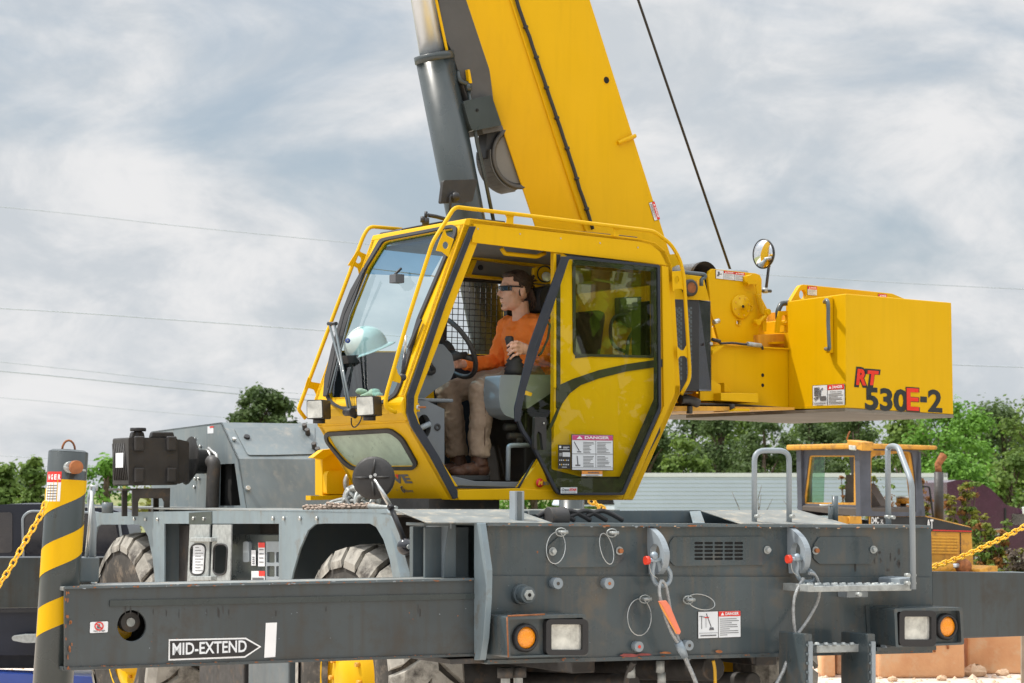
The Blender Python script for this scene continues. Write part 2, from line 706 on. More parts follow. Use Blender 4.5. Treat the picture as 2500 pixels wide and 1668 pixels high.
# grass beyond the yard
sp = N('ShaderNodeSeparateXYZ')
L(tcg.outputs['Object'], sp.inputs[0])
ge = N('ShaderNodeNewGeometry')
sg = N('ShaderNodeSeparateXYZ')
L(ge.outputs['Position'], sg.inputs[0])
mr2 = N('ShaderNodeMapRange')
mr2.inputs[1].default_value = 27
mr2.inputs[2].default_value = 34
L(sg.outputs[1], mr2.inputs[0])
m2 = N('ShaderNodeMix')
m2.data_type = 'RGBA'
L(mr2.outputs[0], m2.inputs[0])
L(mm.outputs[2], m2.inputs[6])
L(gr(gn(1.5, 8), .35, .65, (.10, .14, .04), (.26, .24, .10)), m2.inputs[7])
L(m2.outputs[2], p.inputs['Base Color'])
p.inputs['Roughness'].default_value = .95
bn = N('ShaderNodeBump')
bn.inputs['Distance'].default_value = .03
bn.inputs['Strength'].default_value = .8
L(gn(9, 8), bn.inputs['Height'])
L(bn.outputs[0], p.inputs['Normal'])
MT['ground'] = gm
g.m = ['ground'] * len(g.m)
tag(g.build('ground'), kind='structure')

# ------------------------------------------------------------------ trees
rng = random.Random(7)


def leaves(mb, c, rad, n, size, m, flatten=1.0):
    c = Vector(c)
    for _ in range(n):
        while True:
            d = Vector((rng.uniform(-1, 1), rng.uniform(-1, 1), rng.uniform(-1, 1)))
            if .02 < d.length < 1:
                break
        d = Vector((rng.gauss(0, .46), rng.gauss(0, .46), rng.gauss(0, .46)))
        p = c + Vector((d.x * rad, d.y * rad, d.z * rad * flatten))
        a = Vector((rng.gauss(0, 1), rng.gauss(0, 1), rng.gauss(0, 1))).normalized()
        nn = (d.normalized() * .7 + Vector((0, 0, .5)) + a * .8).normalized()
        x = nn.cross(a).normalized()
        y = nn.cross(x)
        s_ = size * rng.uniform(.6, 1.3)
        mb.add([p - x * s_ * .5, p + y * s_ * .32, p + x * s_ * .5, p - y * s_ * .32], [(0, 1, 2, 3)], m)


def tree(name, x, y, h, w, m, label, group, n=7000, size=.2, nb=44, low=.06, shape='round', tr=.12, dens=1.0):
    z0 = gz(x, y)
    e = empty(name, (x, y, z0), label, 'tree', group)
    t_ = MB()
    top = Vector((x + rng.uniform(-.2, .2), y, z0 + h * .86))
    t_.tube([(x, y, z0 - .1), (x + rng.uniform(-.1, .1), y, z0 + h * .4), top], [tr * 1.3, tr, tr * .25], 'trunk', 7)
    cr = MB()
    H = h * (1 - low)
    for i in range(nb):
        f = rng.random()
        zc = z0 + h * low + H * (f * .92 + .04)
        if shape == 'round':
            rr = math.sqrt(max(.05, 1 - (2 * f - .95) ** 2)) * w / 2
        elif shape == 'cone':
            rr = (1 - f) * w / 2 + .1 * w
        elif shape == 'umbrella':
            rr = (w / 2) * (1 - max(0, f - .25) ** 1.7 * 1.1) * (.75 + .25 * min(1, f * 4))
        a = rng.uniform(0, 2 * PI)
        k = rng.uniform(.35, .88)
        c = Vector((x + math.cos(a) * rr * k, y + math.sin(a) * rr * k, zc))
        br = w * rng.uniform(.12, .22) * dens
        leaves(cr, c, br, n // nb, size, m, .72)
        if i % 2 == 0:
            t_.tube([(x, y, max(z0 + h * low * .7, zc - .22 * h)), (x * .5 + c.x * .5, y * .5 + c.y * .5, zc - .08 * h), c], [tr * .5, tr * .3, tr * .1], 'trunk', 5)
    t_.build('trunk', e)
    cr.build('crown', e)
    return e


def at(px, Y): return (px - 1250) / F * Y


def tree_px(name, px, ytop, wpx, Y, m, label, group, **k):
    x = at(px, Y)
    h = 1.8 + (1195 - ytop) / F * Y - gz(x, Y)
    return tree(name, x, Y, h, wpx / F * Y, m, label, group, **k)


GR = 'trees along the far side behind the white trailer'
tree_px('evergreen_tree', 1575, 1015, 190, 100, 'leaf_dark', 'dark tree right of the crane cab above the trailer roof, leftmost of its line', GR, size=.18, n=10000, tr=.16)
tree_px('broadleaf_tree', 1668, 1058, 150, 92, 'leaf_mid', 'low mid green tree above the left end of the white trailer, second from the cab', GR, size=.22)
tree_px('evergreen_tree', 1760, 1005, 200, 104, 'leaf_dark', 'dark tree under the yellow counterweight above the left half of the trailer', GR, size=.18, n=10000, tr=.16)
tree_px('evergreen_tree', 1870, 1010, 190, 100, 'leaf_dark', 'dark tree above the trailer between the two grey handrail hoops, behind the first hoop', GR, size=.18, n=10000, tr=.16)
tree_px('evergreen_tree', 1980, 1000, 200, 106, 'leaf_dark', 'dark tree directly behind the left side of the bulldozer roof', GR, size=.18, n=10000, tr=.16)
tree_px('evergreen_tree', 2090, 1000, 210, 102, 'leaf_dark', 'dark tree directly behind the middle of the bulldozer roof', GR, size=.18, n=10000, tr=.16)
tree_px('broadleaf_tree', 2200, 1000, 190, 98, 'leaf_mid', 'mid green tree behind the right end of the bulldozer roof', GR, size=.22, n=4600)
tree_px('broadleaf_tree', 2300, 978, 240, 92, 'leaf_bright', 'tall bright green tree directly right of the counterweight corner', GR, size=.20, n=7000, nb=40)
tree_px('broadleaf_tree', 2375, 992, 190, 94, 'leaf_bright', 'bright green tree standing over the purple truck roof', GR, size=.20, n=5200, nb=32)
tree_px('broadleaf_tree', 2330, 1115, 200, 78, 'leaf_bright', 'low very bright green tree between the exhaust stack and the purple truck roof', GR, size=.17, n=4200, low=.35)
tree_px('evergreen_tree', 2450, 985, 180, 108, 'leaf_dark', 'dark tree at the right edge of the picture behind the bright green ones', GR, size=.22, tr=.16, n=4600)
tree_px('evergreen_tree', 2530, 968, 220, 104, 'leaf_mid', 'tree cut off by the right edge of the picture, tallest at that side', GR, size=.22, tr=.16, n=4600)
tree_px('broadleaf_tree', 2470, 1110, 180, 84, 'leaf_mid', 'mid green tree right above the hood of the purple truck', GR, size=.18, n=4000, low=.3)
tree_px('broadleaf_tree', 1440, 1120, 190, 88, 'leaf_mid', 'mid green tree seen only through the gap under the crane cab, right one', GR, size=.2)
tree_px('broadleaf_tree', 1300, 1130, 190, 84, 'leaf_bright', 'bright green tree seen only through the gap under the crane cab, left one', GR, size=.2)
tree_px('evergreen_tree', 2240, 1030, 200, 120, 'leaf_dark', 'dark tree filling the gap behind the right end of the bulldozer cab', GR, size=.24, tr=.16)
tree_px('evergreen_tree', 1690, 1005, 300, 122, 'leaf_dark', 'dark tree showing between the leaves right of the cab, farthest of the line', GR, size=.26, tr=.16)
tree_px('evergreen_tree', 1830, 1000, 300, 118, 'leaf_mid', 'tree in the second row filling the gap above the trailer left of the bulldozer', GR, size=.26, tr=.16, n=9000)
tree_px('evergreen_tree', 2030, 990, 300, 124, 'leaf_mid', 'tree in the second row right behind the bulldozer roof lamp', GR, size=.26, tr=.16, n=9000)
tree_px('evergreen_tree', 1560, 1030, 260, 126, 'leaf_mid', 'tree in the second row beside the right edge of the crane cab', GR, size=.26, tr=.16, n=9000)
tree_px('evergreen_tree', 2420, 985, 300, 128, 'leaf_dark', 'tree in the second row behind the purple truck', GR, size=.26, tr=.16, n=9000)
GL = 'small trees at the left edge beyond the pickup'
tree_px('young_pine_tree', 14, 1128, 150, 62, 'leaf_mid', 'young pine at the left edge behind the dark pickup, first of the row', GL, shape='cone', low=.05, size=.16, nb=70, n=9000, dens=.8)
tree_px('young_pine_tree', 84, 1112, 150, 60, 'leaf_mid', 'young pine just left of the striped post top', GL, shape='cone', low=.05, size=.16, nb=70, n=9000, dens=.8)
tree_px('young_pine_tree', 55, 1150, 200, 66, 'leaf_dark', 'darker low pine between the two taller young pines at the left edge', GL, shape='cone', low=.05, size=.17, nb=36, n=3800)
tree_px('broadleaf_tree', 258, 1112, 190, 62, 'leaf_bright', 'bright green small tree between the striped post and the black air cleaner', GL, low=.1, size=.16, n=3600)
tree_px('broadleaf_tree', 370, 1180, 200, 58, 'leaf_young', 'yellowish small tree seen between the legs of the air cleaner stand', GL, low=.1, size=.16, n=2400)
tree_px('umbrella_pine_tree', 642, 952, 215, 112, 'leaf_dark', 'lone round topped pine standing above the grey engine hood', None, shape='umbrella', low=.58, size=.22, nb=56, n=12000, tr=.15, dens=.60)


def shrub(px, ytop, wpx, Y, mats, label, cat='shrub', group=None, n=700, size=.12, ybot=None):
    x = at(px, Y)
    z0 = gz(x, Y)
    ztop = 1.8 + (1195 - ytop) / F * Y
    w = wpx / F * Y
    e = empty('shrub', (x, Y, z0), label, cat, group)
    st, fo = MB(), MB()
    for i in range(26):
        a = rng.uniform(0, 2 * PI)
        r_ = rng.uniform(.05, .5) * w
        zt = z0 + (ztop - z0) * rng.uniform(.55, 1)
        tip = Vector((x + math.cos(a) * r_, Y + math.sin(a) * r_, zt))
        mid = Vector((x + math.cos(a) * r_ * .35, Y + math.sin(a) * r_ * .35, z0 + (zt - z0) * .55))
        path = bez([(x, Y, z0), mid, tip], 5)
        st.tube(path, [.025 * (1 - k / len(path)) + .006 for k in range(len(path))], 'trunk', 5)
        for q in path[4:]:
            leaves(fo, q, w * .10, max(4, n // 55), size * .62, mats[rng.randrange(len(mats))], .6)
    st.build('stem', e)
    fo.build('foliage', e)
    return e


YS = ('leaf_young', 'leaf_mid', 'leaf_young', 'leaf_red')
shrub(2345, 1180, 95, 42, YS, 'young shrub with reddish shoots in front of the purple truck sleeper', group='shrubs behind the bulldozer', n=2400)
shrub(2420, 1262, 110, 40, YS, 'shrub with yellow green leaves before the purple truck cab, right of the bulldozer hood', group='shrubs behind the bulldozer', n=2200)
shrub(2150, 1165, 150, 44, YS, 'yellow green shrub seen through the side window of the bulldozer cab', group='shrubs behind the bulldozer', n=2400)
shrub(2245, 1170, 90, 43, YS, 'shrub between the bulldozer cab and its exhaust stack', group='shrubs behind the bulldozer', n=1600)
shrub(2065, 1150, 60, 46, YS, 'narrow shrub seen behind the seat in the bulldozer cab', group='shrubs behind the bulldozer', n=1200)
shrub(2480, 1345, 130, 37, ('leaf_mid', 'twig', 'twig', 'leaf_young'), 'low twiggy brush under the yellow chain at the right edge', group='low brush at the right edge', n=2600, size=.10)
shrub(2400, 1370, 100, 37, ('leaf_mid', 'leaf_young', 'twig'), 'low green brush right of the bulldozer hood', group='low brush at the right edge', n=1800, size=.10)
# bare sapling in front of the trailer
x0 = at(1868, 45)
z0 = gz(x0, 45)
e = MB()
for i in range(9):
    a = rng.uniform(-.42, .42)
    hh = rng.uniform(2.0, 3.2)
    pth = bez([(x0, 45, z0), (x0 + a * .5, 45 + rng.uniform(-.2, .2), z0 + hh * .5), (x0 + a * 1.6, 45 + rng.uniform(-.4, .4), z0 + hh)], 4)
    e.tube(pth, [.022 * (1 - k / len(pth)) + .004 for k in range(len(pth))], 'trunk', 5)
    for q in pth[4:]:
        e.tube([q, q + Vector((rng.uniform(-.25, .25), 0, rng.uniform(.1, .4)))], [.008, .003], 'trunk', 4)
tag(e.build('bare_sapling'), 'leafless sapling standing in front of the white trailer inside the grey hoop', 'sapling')

GRf = 'trees to the right of the yard, mirrored in the cab door glass'
for i, (tx, ty, th, tw) in enumerate(((24, 9, 9.5, 7), (25, 4.5, 11, 7.5), (24, -1, 10, 7), (26, -6.5, 12, 8), (22, -12, 10, 8), (30, 14, 11, 8))):
    lab = ['bushy tree right of the yard, level with the cab', 'tallest bushy tree right of the yard, level with the bumper', 'bushy tree right of the yard, between bumper and camera', 'wide bushy tree right of the yard, beside the camera', 'bushy tree right of the yard, behind the camera', 'bushy tree right of the yard, beyond the cab'][i]
    tree('broadleaf_tree', tx, ty, th, tw, 'leaf_mid', lab, GRf, n=2600, size=.42, nb=34, tr=.2)

# ------------------------------------------------------------------ white trailer and purple truck beyond the yard
T = Fr(1590, 74, 4)
tz = gz(0, 74)
e = empty('box_trailer', T.w(0, 0, tz), 'long white corrugated box trailer parked behind the crane', 'trailer')
p0, p1 = T.V(1500, 1146), T.V(2312, 1156)
u0, u1 = T.uvz(p0)[0], T.uvz(p1)[0]
zt = p1.z
b = MB().box(T, u0, u1, 0, 2.5, tz + 1.0, zt, 'trailer_white')
k = 0
zz = tz + 1.1
while zz < zt - .1:
    b.prism([T.w(u0 + .1, -.012, zz), T.w(u1 - .1, -.012, zz), T.w(u1 - .1, -.012, zz + .035), T.w(u0 + .1, -.012, zz + .035)], T.v * .01, 'trailer_white')
    zz += .13
b.build('box_body', e)
b = MB().box(T, u0, u1, -.03, -.003, zt - .12, zt + .01, 'white').box(T, u1 - .12, u1 + .01, -.03, -.003, tz + 1, zt, 'white')
b.build('edge_trim', e)
for uu in (u0 + 1.2, u0 + 2.4, u1 - 2.0):
    w = MB()
    w.lathe(T.w(uu, .05, tz + .5), T.v, [(0, .2), (0, .5), (.25, .5), (.25, .2)], 'rubber', 18)
    w.lathe(T.w(uu, .04, tz + .5), T.v, [(0, 0), (0, .28), (.1, .28)], 'steel', 18)
    w.build('wheel', e)
# small lit-up back end of a white pickup under the crane cab
T2 = Fr(1440, 50, 10)
z2 = gz(0, 50)
e = empty('white_pickup', T2.w(0, 0, z2), 'white pickup glimpsed through the gap under the crane cab', 'pickup')
MB().box(T2, -2.6, .75, 0, 1.8, z2 + .45, z2 + 1.35, 'trailer_white').prism(T2.Vs(rnd([(1380, 1236), (1400, 1190), (1500, 1188), (1516, 1236)], 6), .1), T2.v * 1.6, 'trailer_white').build('body', e, .05)
MB().prism(T2.Vs([(1405, 1232), (1412, 1196), (1490, 1195), (1500, 1232)], .09), T2.v * .02, 'black_gloss').build('window', e)
for uu in (-1.9, .1):
    MB().lathe(T2.w(uu, -.02, z2 + .38), T2.v, [(0, 0), (0, .38), (.25, .38)], 'rubber', 16).build('wheel', e)

P = Fr(2400, 56, 6)
pz = gz(0, 56)
e = empty('semi_truck', P.w(0, 0, pz), 'dark purple semi truck with a rounded sleeper roof behind the shrubs', 'truck')
prof = [(2316, 1420), (2312, 1178), (2335, 1172), (2365, 1172), (2392, 1178), (2418, 1193), (2438, 1212), (2455, 1232), (2475, 1238), (2510, 1246), (2560, 1252), (2580, 1262), (2640, 1300), (2720, 1316), (2735, 1420)]
MB().prism(P.Vs(prof, 0), P.v * 2.3, 'purple').build('cab_body', e, .05)
MB().prism(P.Vs(rnd([(2470, 1254), (2545, 1258), (2560, 1282), (2472, 1282)], 4), -.02), P.v * .05, 'glass_green').build('side_window', e)
MB().prism(P.Vs([(2452, 1240), (2456, 1240), (2462, 1410), (2457, 1410)], -.03), P.v * .03, 'black').build('door_seam', e)
MB().prism(P.Vs(rnd([(2424, 1292), (2452, 1290), (2452, 1306), (2424, 1308)], 5), -.05), P.v * .05, 'steel').build('handle_plate', e)
b = MB()
b.prism(P.Vs([(2310, 1420), (2740, 1420), (2740, 1440), (2310, 1440)], .1), P.v * 2.1, 'black')
b.build('chassis', e)
for q in (2330, 2385, 2665):
    c = P.V(q, 1450, 0)
    c.z = pz + .5
    MB().lathe(c - P.v * .05, P.v, [(0, .25), (0, .5), (.3, .5), (.3, .2)], 'rubber', 18).lathe(c - P.v * .05, P.v, [(0, 0), (.03, .26)], 'steel', 18).build('wheel', e)
MB().prism(P.Vs(rnd([(2380, 1355), (2500, 1352), (2500, 1372), (2380, 1376)], 4), -.1), P.v * .2, 'steel').build('fuel_tank', e)
b = MB().prism(P.Vs(rnd([(2498, 1238), (2508, 1238), (2510, 1256), (2500, 1256)], 3), -.25), P.v * .1, 'white')
b.build('side_mirror', e)

# ------------------------------------------------------------------ concrete blocks, stake and stones


def block(x0, x1, ybot, h, d, m, label, yaw=0.0, hook=False):
    Y = 1.8 * F / (ybot - 1195)
    B = Fr(x0, Y, yaw)
    u1 = (x1 - x0) / F * Y / math.cos(R(yaw))
    e = empty('concrete_block', B.w(u1 / 2, d / 2, 0), label, 'concrete block', 'stained concrete blocks on the ground behind the crane')
    b = MB()
    # slightly uneven block
    nu, nz_ = 10, 6
    for side in (0, 1):
        pass
    b.prism([B.w(.0, 0, 0), B.w(u1, 0, .0), B.w(u1 - .01, 0, h), B.w(.015, 0, h - .01)], B.v * d, m)
    b.build('block_body', e, .025)
    if hook:
        c = B.w(u1 * .72, -.01, h * .42)
        q = [c + B.u * (.07 * math.cos(a)) + Vector((0, 0, .08 * math.sin(a))) for a in [PI * k / 8 - .2 for k in range(11)]]
        MB().tube(q, .012, 'rust', 6).build('lifting_loop', e)
    b = MB()
    for (fx, fz) in ((.35, .8), (.5, .78), (.83, .66)):
        c = B.w(u1 * fx, .004, h * fz)
        b.cyl(c - B.v * .012, c + B.v * .01, .016, 'dark_metal', 8)
    b.build('bolt_hole', e)


block(2138, 2350, 1652, .70, 1.2, 'concrete', 'long orange stained concrete block right of the ladder steps', 2, True)
block(2353, 2487, 1641, .80, 1.2, 'concrete', 'orange stained concrete block at the right, beside the wooden stake', -6)
block(2037, 2094, 1644, .62, .9, 'concrete_pale', 'paler rough concrete block seen between the ladder side plates', 6)
block(2000, 2034, 1650, .70, .5, 'concrete', 'narrow orange concrete block left of the ladder side plate', -3)
B = Fr(2494, 20.5, 0)
tag(MB().prism([B.w(-.035, 0, 0), B.w(.05, 0, 0), B.w(.03, 0, .9), B.w(-.02, 0, .9)], (0, .04, 0), 'wood').build('wooden_stake'), 'grey wooden stake standing at the lower right edge', 'stake')


def rock(px, py, s_, label):
    P_ = C.Z(px, py, 0)
    b = MB().ell((0, 0, 0), s_, s_ * .8, s_ * .6, 'concrete_pale', None, 9, 6)
    rr = random.Random(int(px))
    b.v = [P_ + Vector((p.x * rr.uniform(.8, 1.15), p.y * rr.uniform(.8, 1.15), (p.z + s_ * .4) * rr.uniform(.8, 1.1))) for p in b.v]
    b.sm = [False] * len(b.sm)
    tag(b.build('stone'), label, 'stone', 'loose stones on the ground by the blocks')


rock(2380, 1652, .12, 'angular pale stone in front of the joint between the two big concrete blocks')
rock(2215, 1654, .09, 'small orange stone at the foot of the long concrete block')
rock(2448, 1650, .07, 'small pebble near the wooden stake')
rock(2300, 1662, .05, 'tiny pebble on the ground under the amber lamp')
rock(2180, 1664, .05, 'tiny pebble on the ground right of the ladder')

# ------------------------------------------------------------------ overhead wires


def wire(pts, Y, r, label):
    q = [hit(x, y, Vector((0, Y, 0)), Vector((0, 1, 0))) for x, y in pts]
    tag(MB().tube(bez(q, 6), r * 1.3, 'wire', 5).build('power_line'), label, 'power line', 'power lines across the sky')


wire([(-900, 430), (0, 505), (450, 553), (860, 593), (1400, 640), (1950, 676), (2500, 706), (3300, 735)], 135, .016, 'topmost power line at the left, passing behind the top of the cab')
wire([(-900, 712), (0, 753), (450, 783), (800, 808), (1300, 842), (1900, 872), (2500, 897), (3300, 920)], 135, .020, 'second power line from the top, leaving the sky right of the counterweight')
wire([(-900, 800), (0, 884), (400, 927), (740, 962), (1300, 1008), (1900, 1050), (2600, 1090)], 135, .015, 'third power line from the top, upper of the close pair')
wire([(-900, 830), (0, 906), (400, 945), (740, 976), (1300, 1020), (1900, 1062), (2600, 1100)], 135, .024, 'thicker power line just under the third one, lower of the close pair')
wire([(-900, 905), (0, 971), (350, 1003), (700, 1030), (1300, 1070), (2600, 1135)], 135, .012, 'faint power line below the close pair')
wire([(-900, 1060), (0, 1113), (300, 1126), (700, 1142), (2600, 1200)], 135, .012, 'low faint power line above the young pines')
wire([(-900, 1080), (0, 1132), (300, 1150), (700, 1168), (2600, 1220)], 135, .018, 'lowest power line, crossing the young pines')

# ------------------------------------------------------------------ dark pickup at the left edge
K = Fr(100, 19.5, 6)
e = empty('dark_pickup', K.w(0, 1, 0), 'dark pickup parked behind the striped post at the left edge', 'pickup')
prof = [(-420, 1600), (-420, 1375), (-190, 1362), (-120, 1262), (-60, 1236), (20, 1231), (120, 1231), (250, 1238), (300, 1252), (316, 1300), (322, 1375), (330, 1600)]
MB().prism(K.Vs(rnd(prof, 14)), K.v * 1.75, 'truck_black').build('body', e, .04)
for wp in ([(-160, 1350), (-95, 1268), (-50, 1254), (30, 1250), (30, 1350)], [(62, 1352), (60, 1262), (72, 1252), (230, 1256), (280, 1268), (296, 1352)]):
    MB().prism(K.Vs(rnd(wp, 10), -.012), K.v * .02, 'black_gloss').build('side_window', e)
MB().tube(K.Vs(ropen([(57, 1368), (55, 1262), (72, 1248), (236, 1252), (290, 1268), (304, 1368)], 10), -.02), .012, 'grey_light', 6).build('window_trim', e)
MB().prism(K.Vs(rnd([(-420, 1490), (322, 1486), (322, 1494), (-420, 1498)], 2), -.03), K.v * .04, 'black').build('body_moulding', e)
MB().prism(K.Vs(rnd([(28, 1554), (60, 1550), (300, 1550), (300, 1566), (60, 1570), (30, 1564)], 5), -.22), K.v * .16, 'galv').build('running_board', e, .01)
tag(MB().prism(K.Vs(rnd([(-400, 1644), (-100, 1640), (100, 1648), (330, 1656), (330, 1700), (-400, 1700)], 6), -.3), K.v * .4, 'truck_blue').build('lower_trim', e, .02), 'bright blue trim low on the side')
MB().prism(K.Vs([(-420, 1600), (330, 1600), (330, 1632), (-420, 1632)], .1), K.v * 1.5, 'black').build('underbody', e)
for q in (-280, 215):
    c = K.V(q, 1640, -.02)
    c.z = .36
    MB().lathe(c, K.v, [(0, .2), (0, .36), (.24, .36)], 'rubber', 20).lathe(c, K.v, [(.02, 0), (.02, .22)], 'steel', 20).build('wheel', e)
MB().prism(K.Vs(rnd([(228, 1395), (258, 1395), (258, 1402), (228, 1402)], 2), -.03), K.v * .03, 'black_gloss').build('door_handle', e)

# ------------------------------------------------------------------ bulldozer
D = Fr(2104, 29, 34)


def z12(*pts): return [(1900 + X / 3.917, 1000 + Y / 3.917) for X, Y in pts]


e = empty('bulldozer', D.w(.2, .6, gz(0, 29)), 'old yellow bulldozer with a dark grey cab parked behind the crane', 'bulldozer')
side_out = z12((775, 372), (1345, 388), (1408, 1022), (790, 1022))
side_hole = rnd(z12((885, 388), (1280, 402), (1358, 985), (890, 975)), 9)
b = MB()
b.prism(D.Vs(side_out), D.v * .09, 'dozer_grey', [D.Vs(side_hole)])
rear_out = z12((225, 352), (775, 372), (790, 1022), (640, 1010), (178, 948))
rear_hole = rnd(z12((292, 440), (772, 440), (775, 880), (745, 915), (236, 900)), 5)
b.prism(D.Us(rear_out), D.u * .07, 'dozer_grey', [D.Us(rear_hole)])
# far side and front frames of the same cab
wd = D.uvz(D.U(200, 1100) if False else D.U(*z12((200, 700))[0]))[1]
ln = D.uvz(D.V(*z12((1370, 700))[0]))[0]
b.prism([p_ + D.v * (wd - .09) for p_ in D.Vs(side_out)], D.v * .09, 'dozer_grey', [[p_ + D.v * (wd - .09) for p_ in D.Vs(side_hole)]])
zb_, zt_ = D.V(*side_out[3]).z, D.V(*side_out[0]).z
for vv in (0, wd - .1):
    b.box(D, ln - .1, ln, vv, vv + .1, zb_, zt_ - .03, 'dozer_grey')
b.build('cab_frame', e, .01)
b = MB()
h2 = rnd(z12((865, 375), (1300, 390), (1382, 1000), (872, 990)), 9)
b.prism([p_ + D.v * .03 for p_ in D.Vs(rnd(z12((872, 378), (1290, 392), (1370, 992), (880, 985)), 9))], D.v * .08, 'yellow_old', [[p_ + D.v * .03 for p_ in D.Vs(rnd(z12((905, 450), (1255, 405), (1320, 960), (905, 955)), 9))]])
b.prism([p_ + D.u * .02 for p_ in D.Us(z12((282, 430), (772, 430), (775, 915), (222, 910)))], D.u * .06, 'yellow_old', [[p_ + D.u * .02 for p_ in D.Us(z12((306, 452), (712, 452), (712, 890), (252, 890)))]])
b.prism([p_ + D.u * .5 for p_ in D.Us(z12((520, 430), (585, 430), (570, 900), (500, 900)))], D.u * .06, 'yellow_old')
b.build('window_lining', e)
MB().prism([p_ + D.u * .03 for p_ in D.Us(z12((300, 448), (428, 448), (412, 895), (245, 895)))], D.u * .01, 'glass_green').build('rear_glass', e)
b = MB()
zr = D.V(*z12((735, 375))[0]).z
zr2 = D.V(*z12((735, 322))[0]).z
b.prism([D.w(-.12, -.1, zr), D.w(ln + .2, -.1, zr - .0), D.w(ln + .2, -.1, zr2 - .02), D.w(-.12, -.1, zr2)], D.v * (wd + .22), 'yellow_old')
b.build('roof', e, .02)
b = MB()
q = D.Us(z12((655, 290), (800, 312), (800, 395), (665, 360)), -.22)
b.prism(q, D.u * .2, 'yellow_old')
b.prism(D.Us(z12((670, 340), (735, 345), (735, 392), (675, 385)), -.24), D.u * .03, 'lens')
b.build('work_lamp', e, .01)
MB().tube([D.U(*z12((655, 290))[0], -.1), D.U(*z12((668, 245))[0], -.1), D.U(*z12((685, 210))[0], -.1)], .01, 'rust', 6).build('antenna', e)
b = MB()
b.prism([p_ + D.u * .35 for p_ in D.Us(rnd(z12((450, 705), (500, 695), (650, 705), (790, 930), (440, 930)), 5))], D.u * .14, 'seat_brown')
b.prism([p_ + D.u * .35 for p_ in D.Us(rnd(z12((450, 625), (600, 618), (650, 690), (520, 702), (452, 695)), 4))], D.u * .1, 'seat_brown')
b.build('seat', e, .03)
b = MB()
b.prism(D.Us(z12((205, 915), (790, 938), (790, 1022), (600, 1010), (215, 962)), -.03), D.u * .9, 'seat_brown')
b.build('cab_floor', e, .02)
b = MB()
b.box(D, -.05, ln + .3, .25, wd, .55 + gz(0, 29), zb_ - .06, 'dark_metal')
b.prism(D.Vs(z12((560, 1015), (665, 1020), (670, 1095), (560, 1090)), -.02), D.v * .02, 'yellow_old')
b.prism(D.Vs(z12((690, 1020), (795, 1022), (800, 1095), (680, 1092)), -.05), D.v * .05, 'yellow_old')
b.build('lower_body', e)
# hood, black band and lettering
b = MB()
b.prism(D.Vs(z12((1405, 1012), (1850, 1122), (1885, 1700), (1405, 1700)), .05), D.v * (wd - .2), 'yellow_old')
b.build('engine_hood', e, .02)
b = MB()
b.prism(D.Vs(z12((868, 1026), (1408, 1026), (1850, 1132), (1850, 1178), (1465, 1166), (868, 1166)), .03), D.v * .02, 'black')
b.prism(D.Vs(z12((1480, 1150), (1850, 1160), (1850, 1170), (1480, 1160)), .025), D.v * .006, 'sticker_red')
o_ = D.V(*z12((892, 1092))[0], .02)
b.text('D4C', o_, D.u, (0, 0, 1), .125, .085, 'white', .03)
b.text('XL', D.V(*z12((978, 1092))[0], .02), D.u, (0, 0, 1), .05, .05, 'white', .02)
b.text('AT', D.V(*z12((1420, 1140))[0], .02), D.u, (0, 0, 1), .12, .12, 'white', .03)
b.prism(D.Vs(z12((870, 1022), (882, 1022), (882, 1100), (870, 1100)), .02), D.v * .008, 'yellow_old')
b.build('side_band', e)
b = MB()
for i in range(6):
    yy = 1212 + i * 29
    b.prism(D.Vs(z12((1465, yy), (1722, yy + 4), (1722, yy + 24), (1465, yy + 20)), .035), D.v * .012, 'yellow_worn')
b.prism(D.Vs(z12((1742, 1180), (1748, 1180), (1752, 1540), (1746, 1540)), .04), D.v * .01, 'dark_metal')
b.build('hood_louvre', e)
b = MB()
c0 = D.V(*z12((1535, 1030))[0], .45)
c1_ = D.V(*z12((1535, 598))[0], .45)
b.cyl(c0 - Vector((0, 0, .2)), c1_, .062, 'dark_metal', 16)
c2_ = D.V(*z12((1527, 525))[0], .45)
b.cyl(c1_ - Vector((0, 0, .02)), c2_, .044, 'rust', 14)
c3_ = D.V(*z12((1580, 440))[0], .45)
b.tube([c2_ - Vector((0, 0, .03)), c2_, c2_ * .5 + c3_ * .5, c3_], [.044, .045, .05, .056], 'rust', 14, caps=False)
b.cyl(c3_ - (c3_ - c2_).normalized() * .02, c3_ - (c3_ - c2_).normalized() * .012, .052, 'dark_hole', 14)
b.build('exhaust_stack', e)
MB().tube([D.V(x, y, .1) for x, y in ropen(z12((1375, 738), (1445, 738), (1490, 1085), (1475, 1100)), 6)], .014, 'black', 6).build('handrail', e)
b = MB()
b.cyl(D.V(*z12((1400, 1520))[0], -.3), D.V(*z12((1640, 1498))[0], -.3), .07, 'yellow_old', 12)
b.cyl(D.V(*z12((1640, 1498))[0], -.3), D.V(*z12((1730, 1492))[0], -.3), .03, 'chrome', 10)
b.ell(D.V(*z12((1770, 1500))[0], -.3), .11, .1, .1, 'rust')
b.build('hydraulic_cylinder', e)
b = MB().prism(D.Vs(z12((1930, 1530), (2040, 1492), (2105, 1495), (2105, 1600), (1930, 1620)), -.5), D.v * 2.2, 'yellow_old')
b.build('blade', e, .02)
b = MB()
b.cyl(D.V(*z12((1195, 900))[0], .55), D.V(*z12((1195, 838))[0], .55), .09, 'yellow_old', 14)
b.cyl(D.V(*z12((1195, 980))[0], .55), D.V(*z12((1195, 900))[0], .55), .04, 'black', 10)
b.cyl(D.V(*z12((1195, 850))[0], .55), D.V(*z12((1195, 832))[0], .55), .095, 'steel', 14)
b.build('air_precleaner', e)
g0 = gz(0, 29)
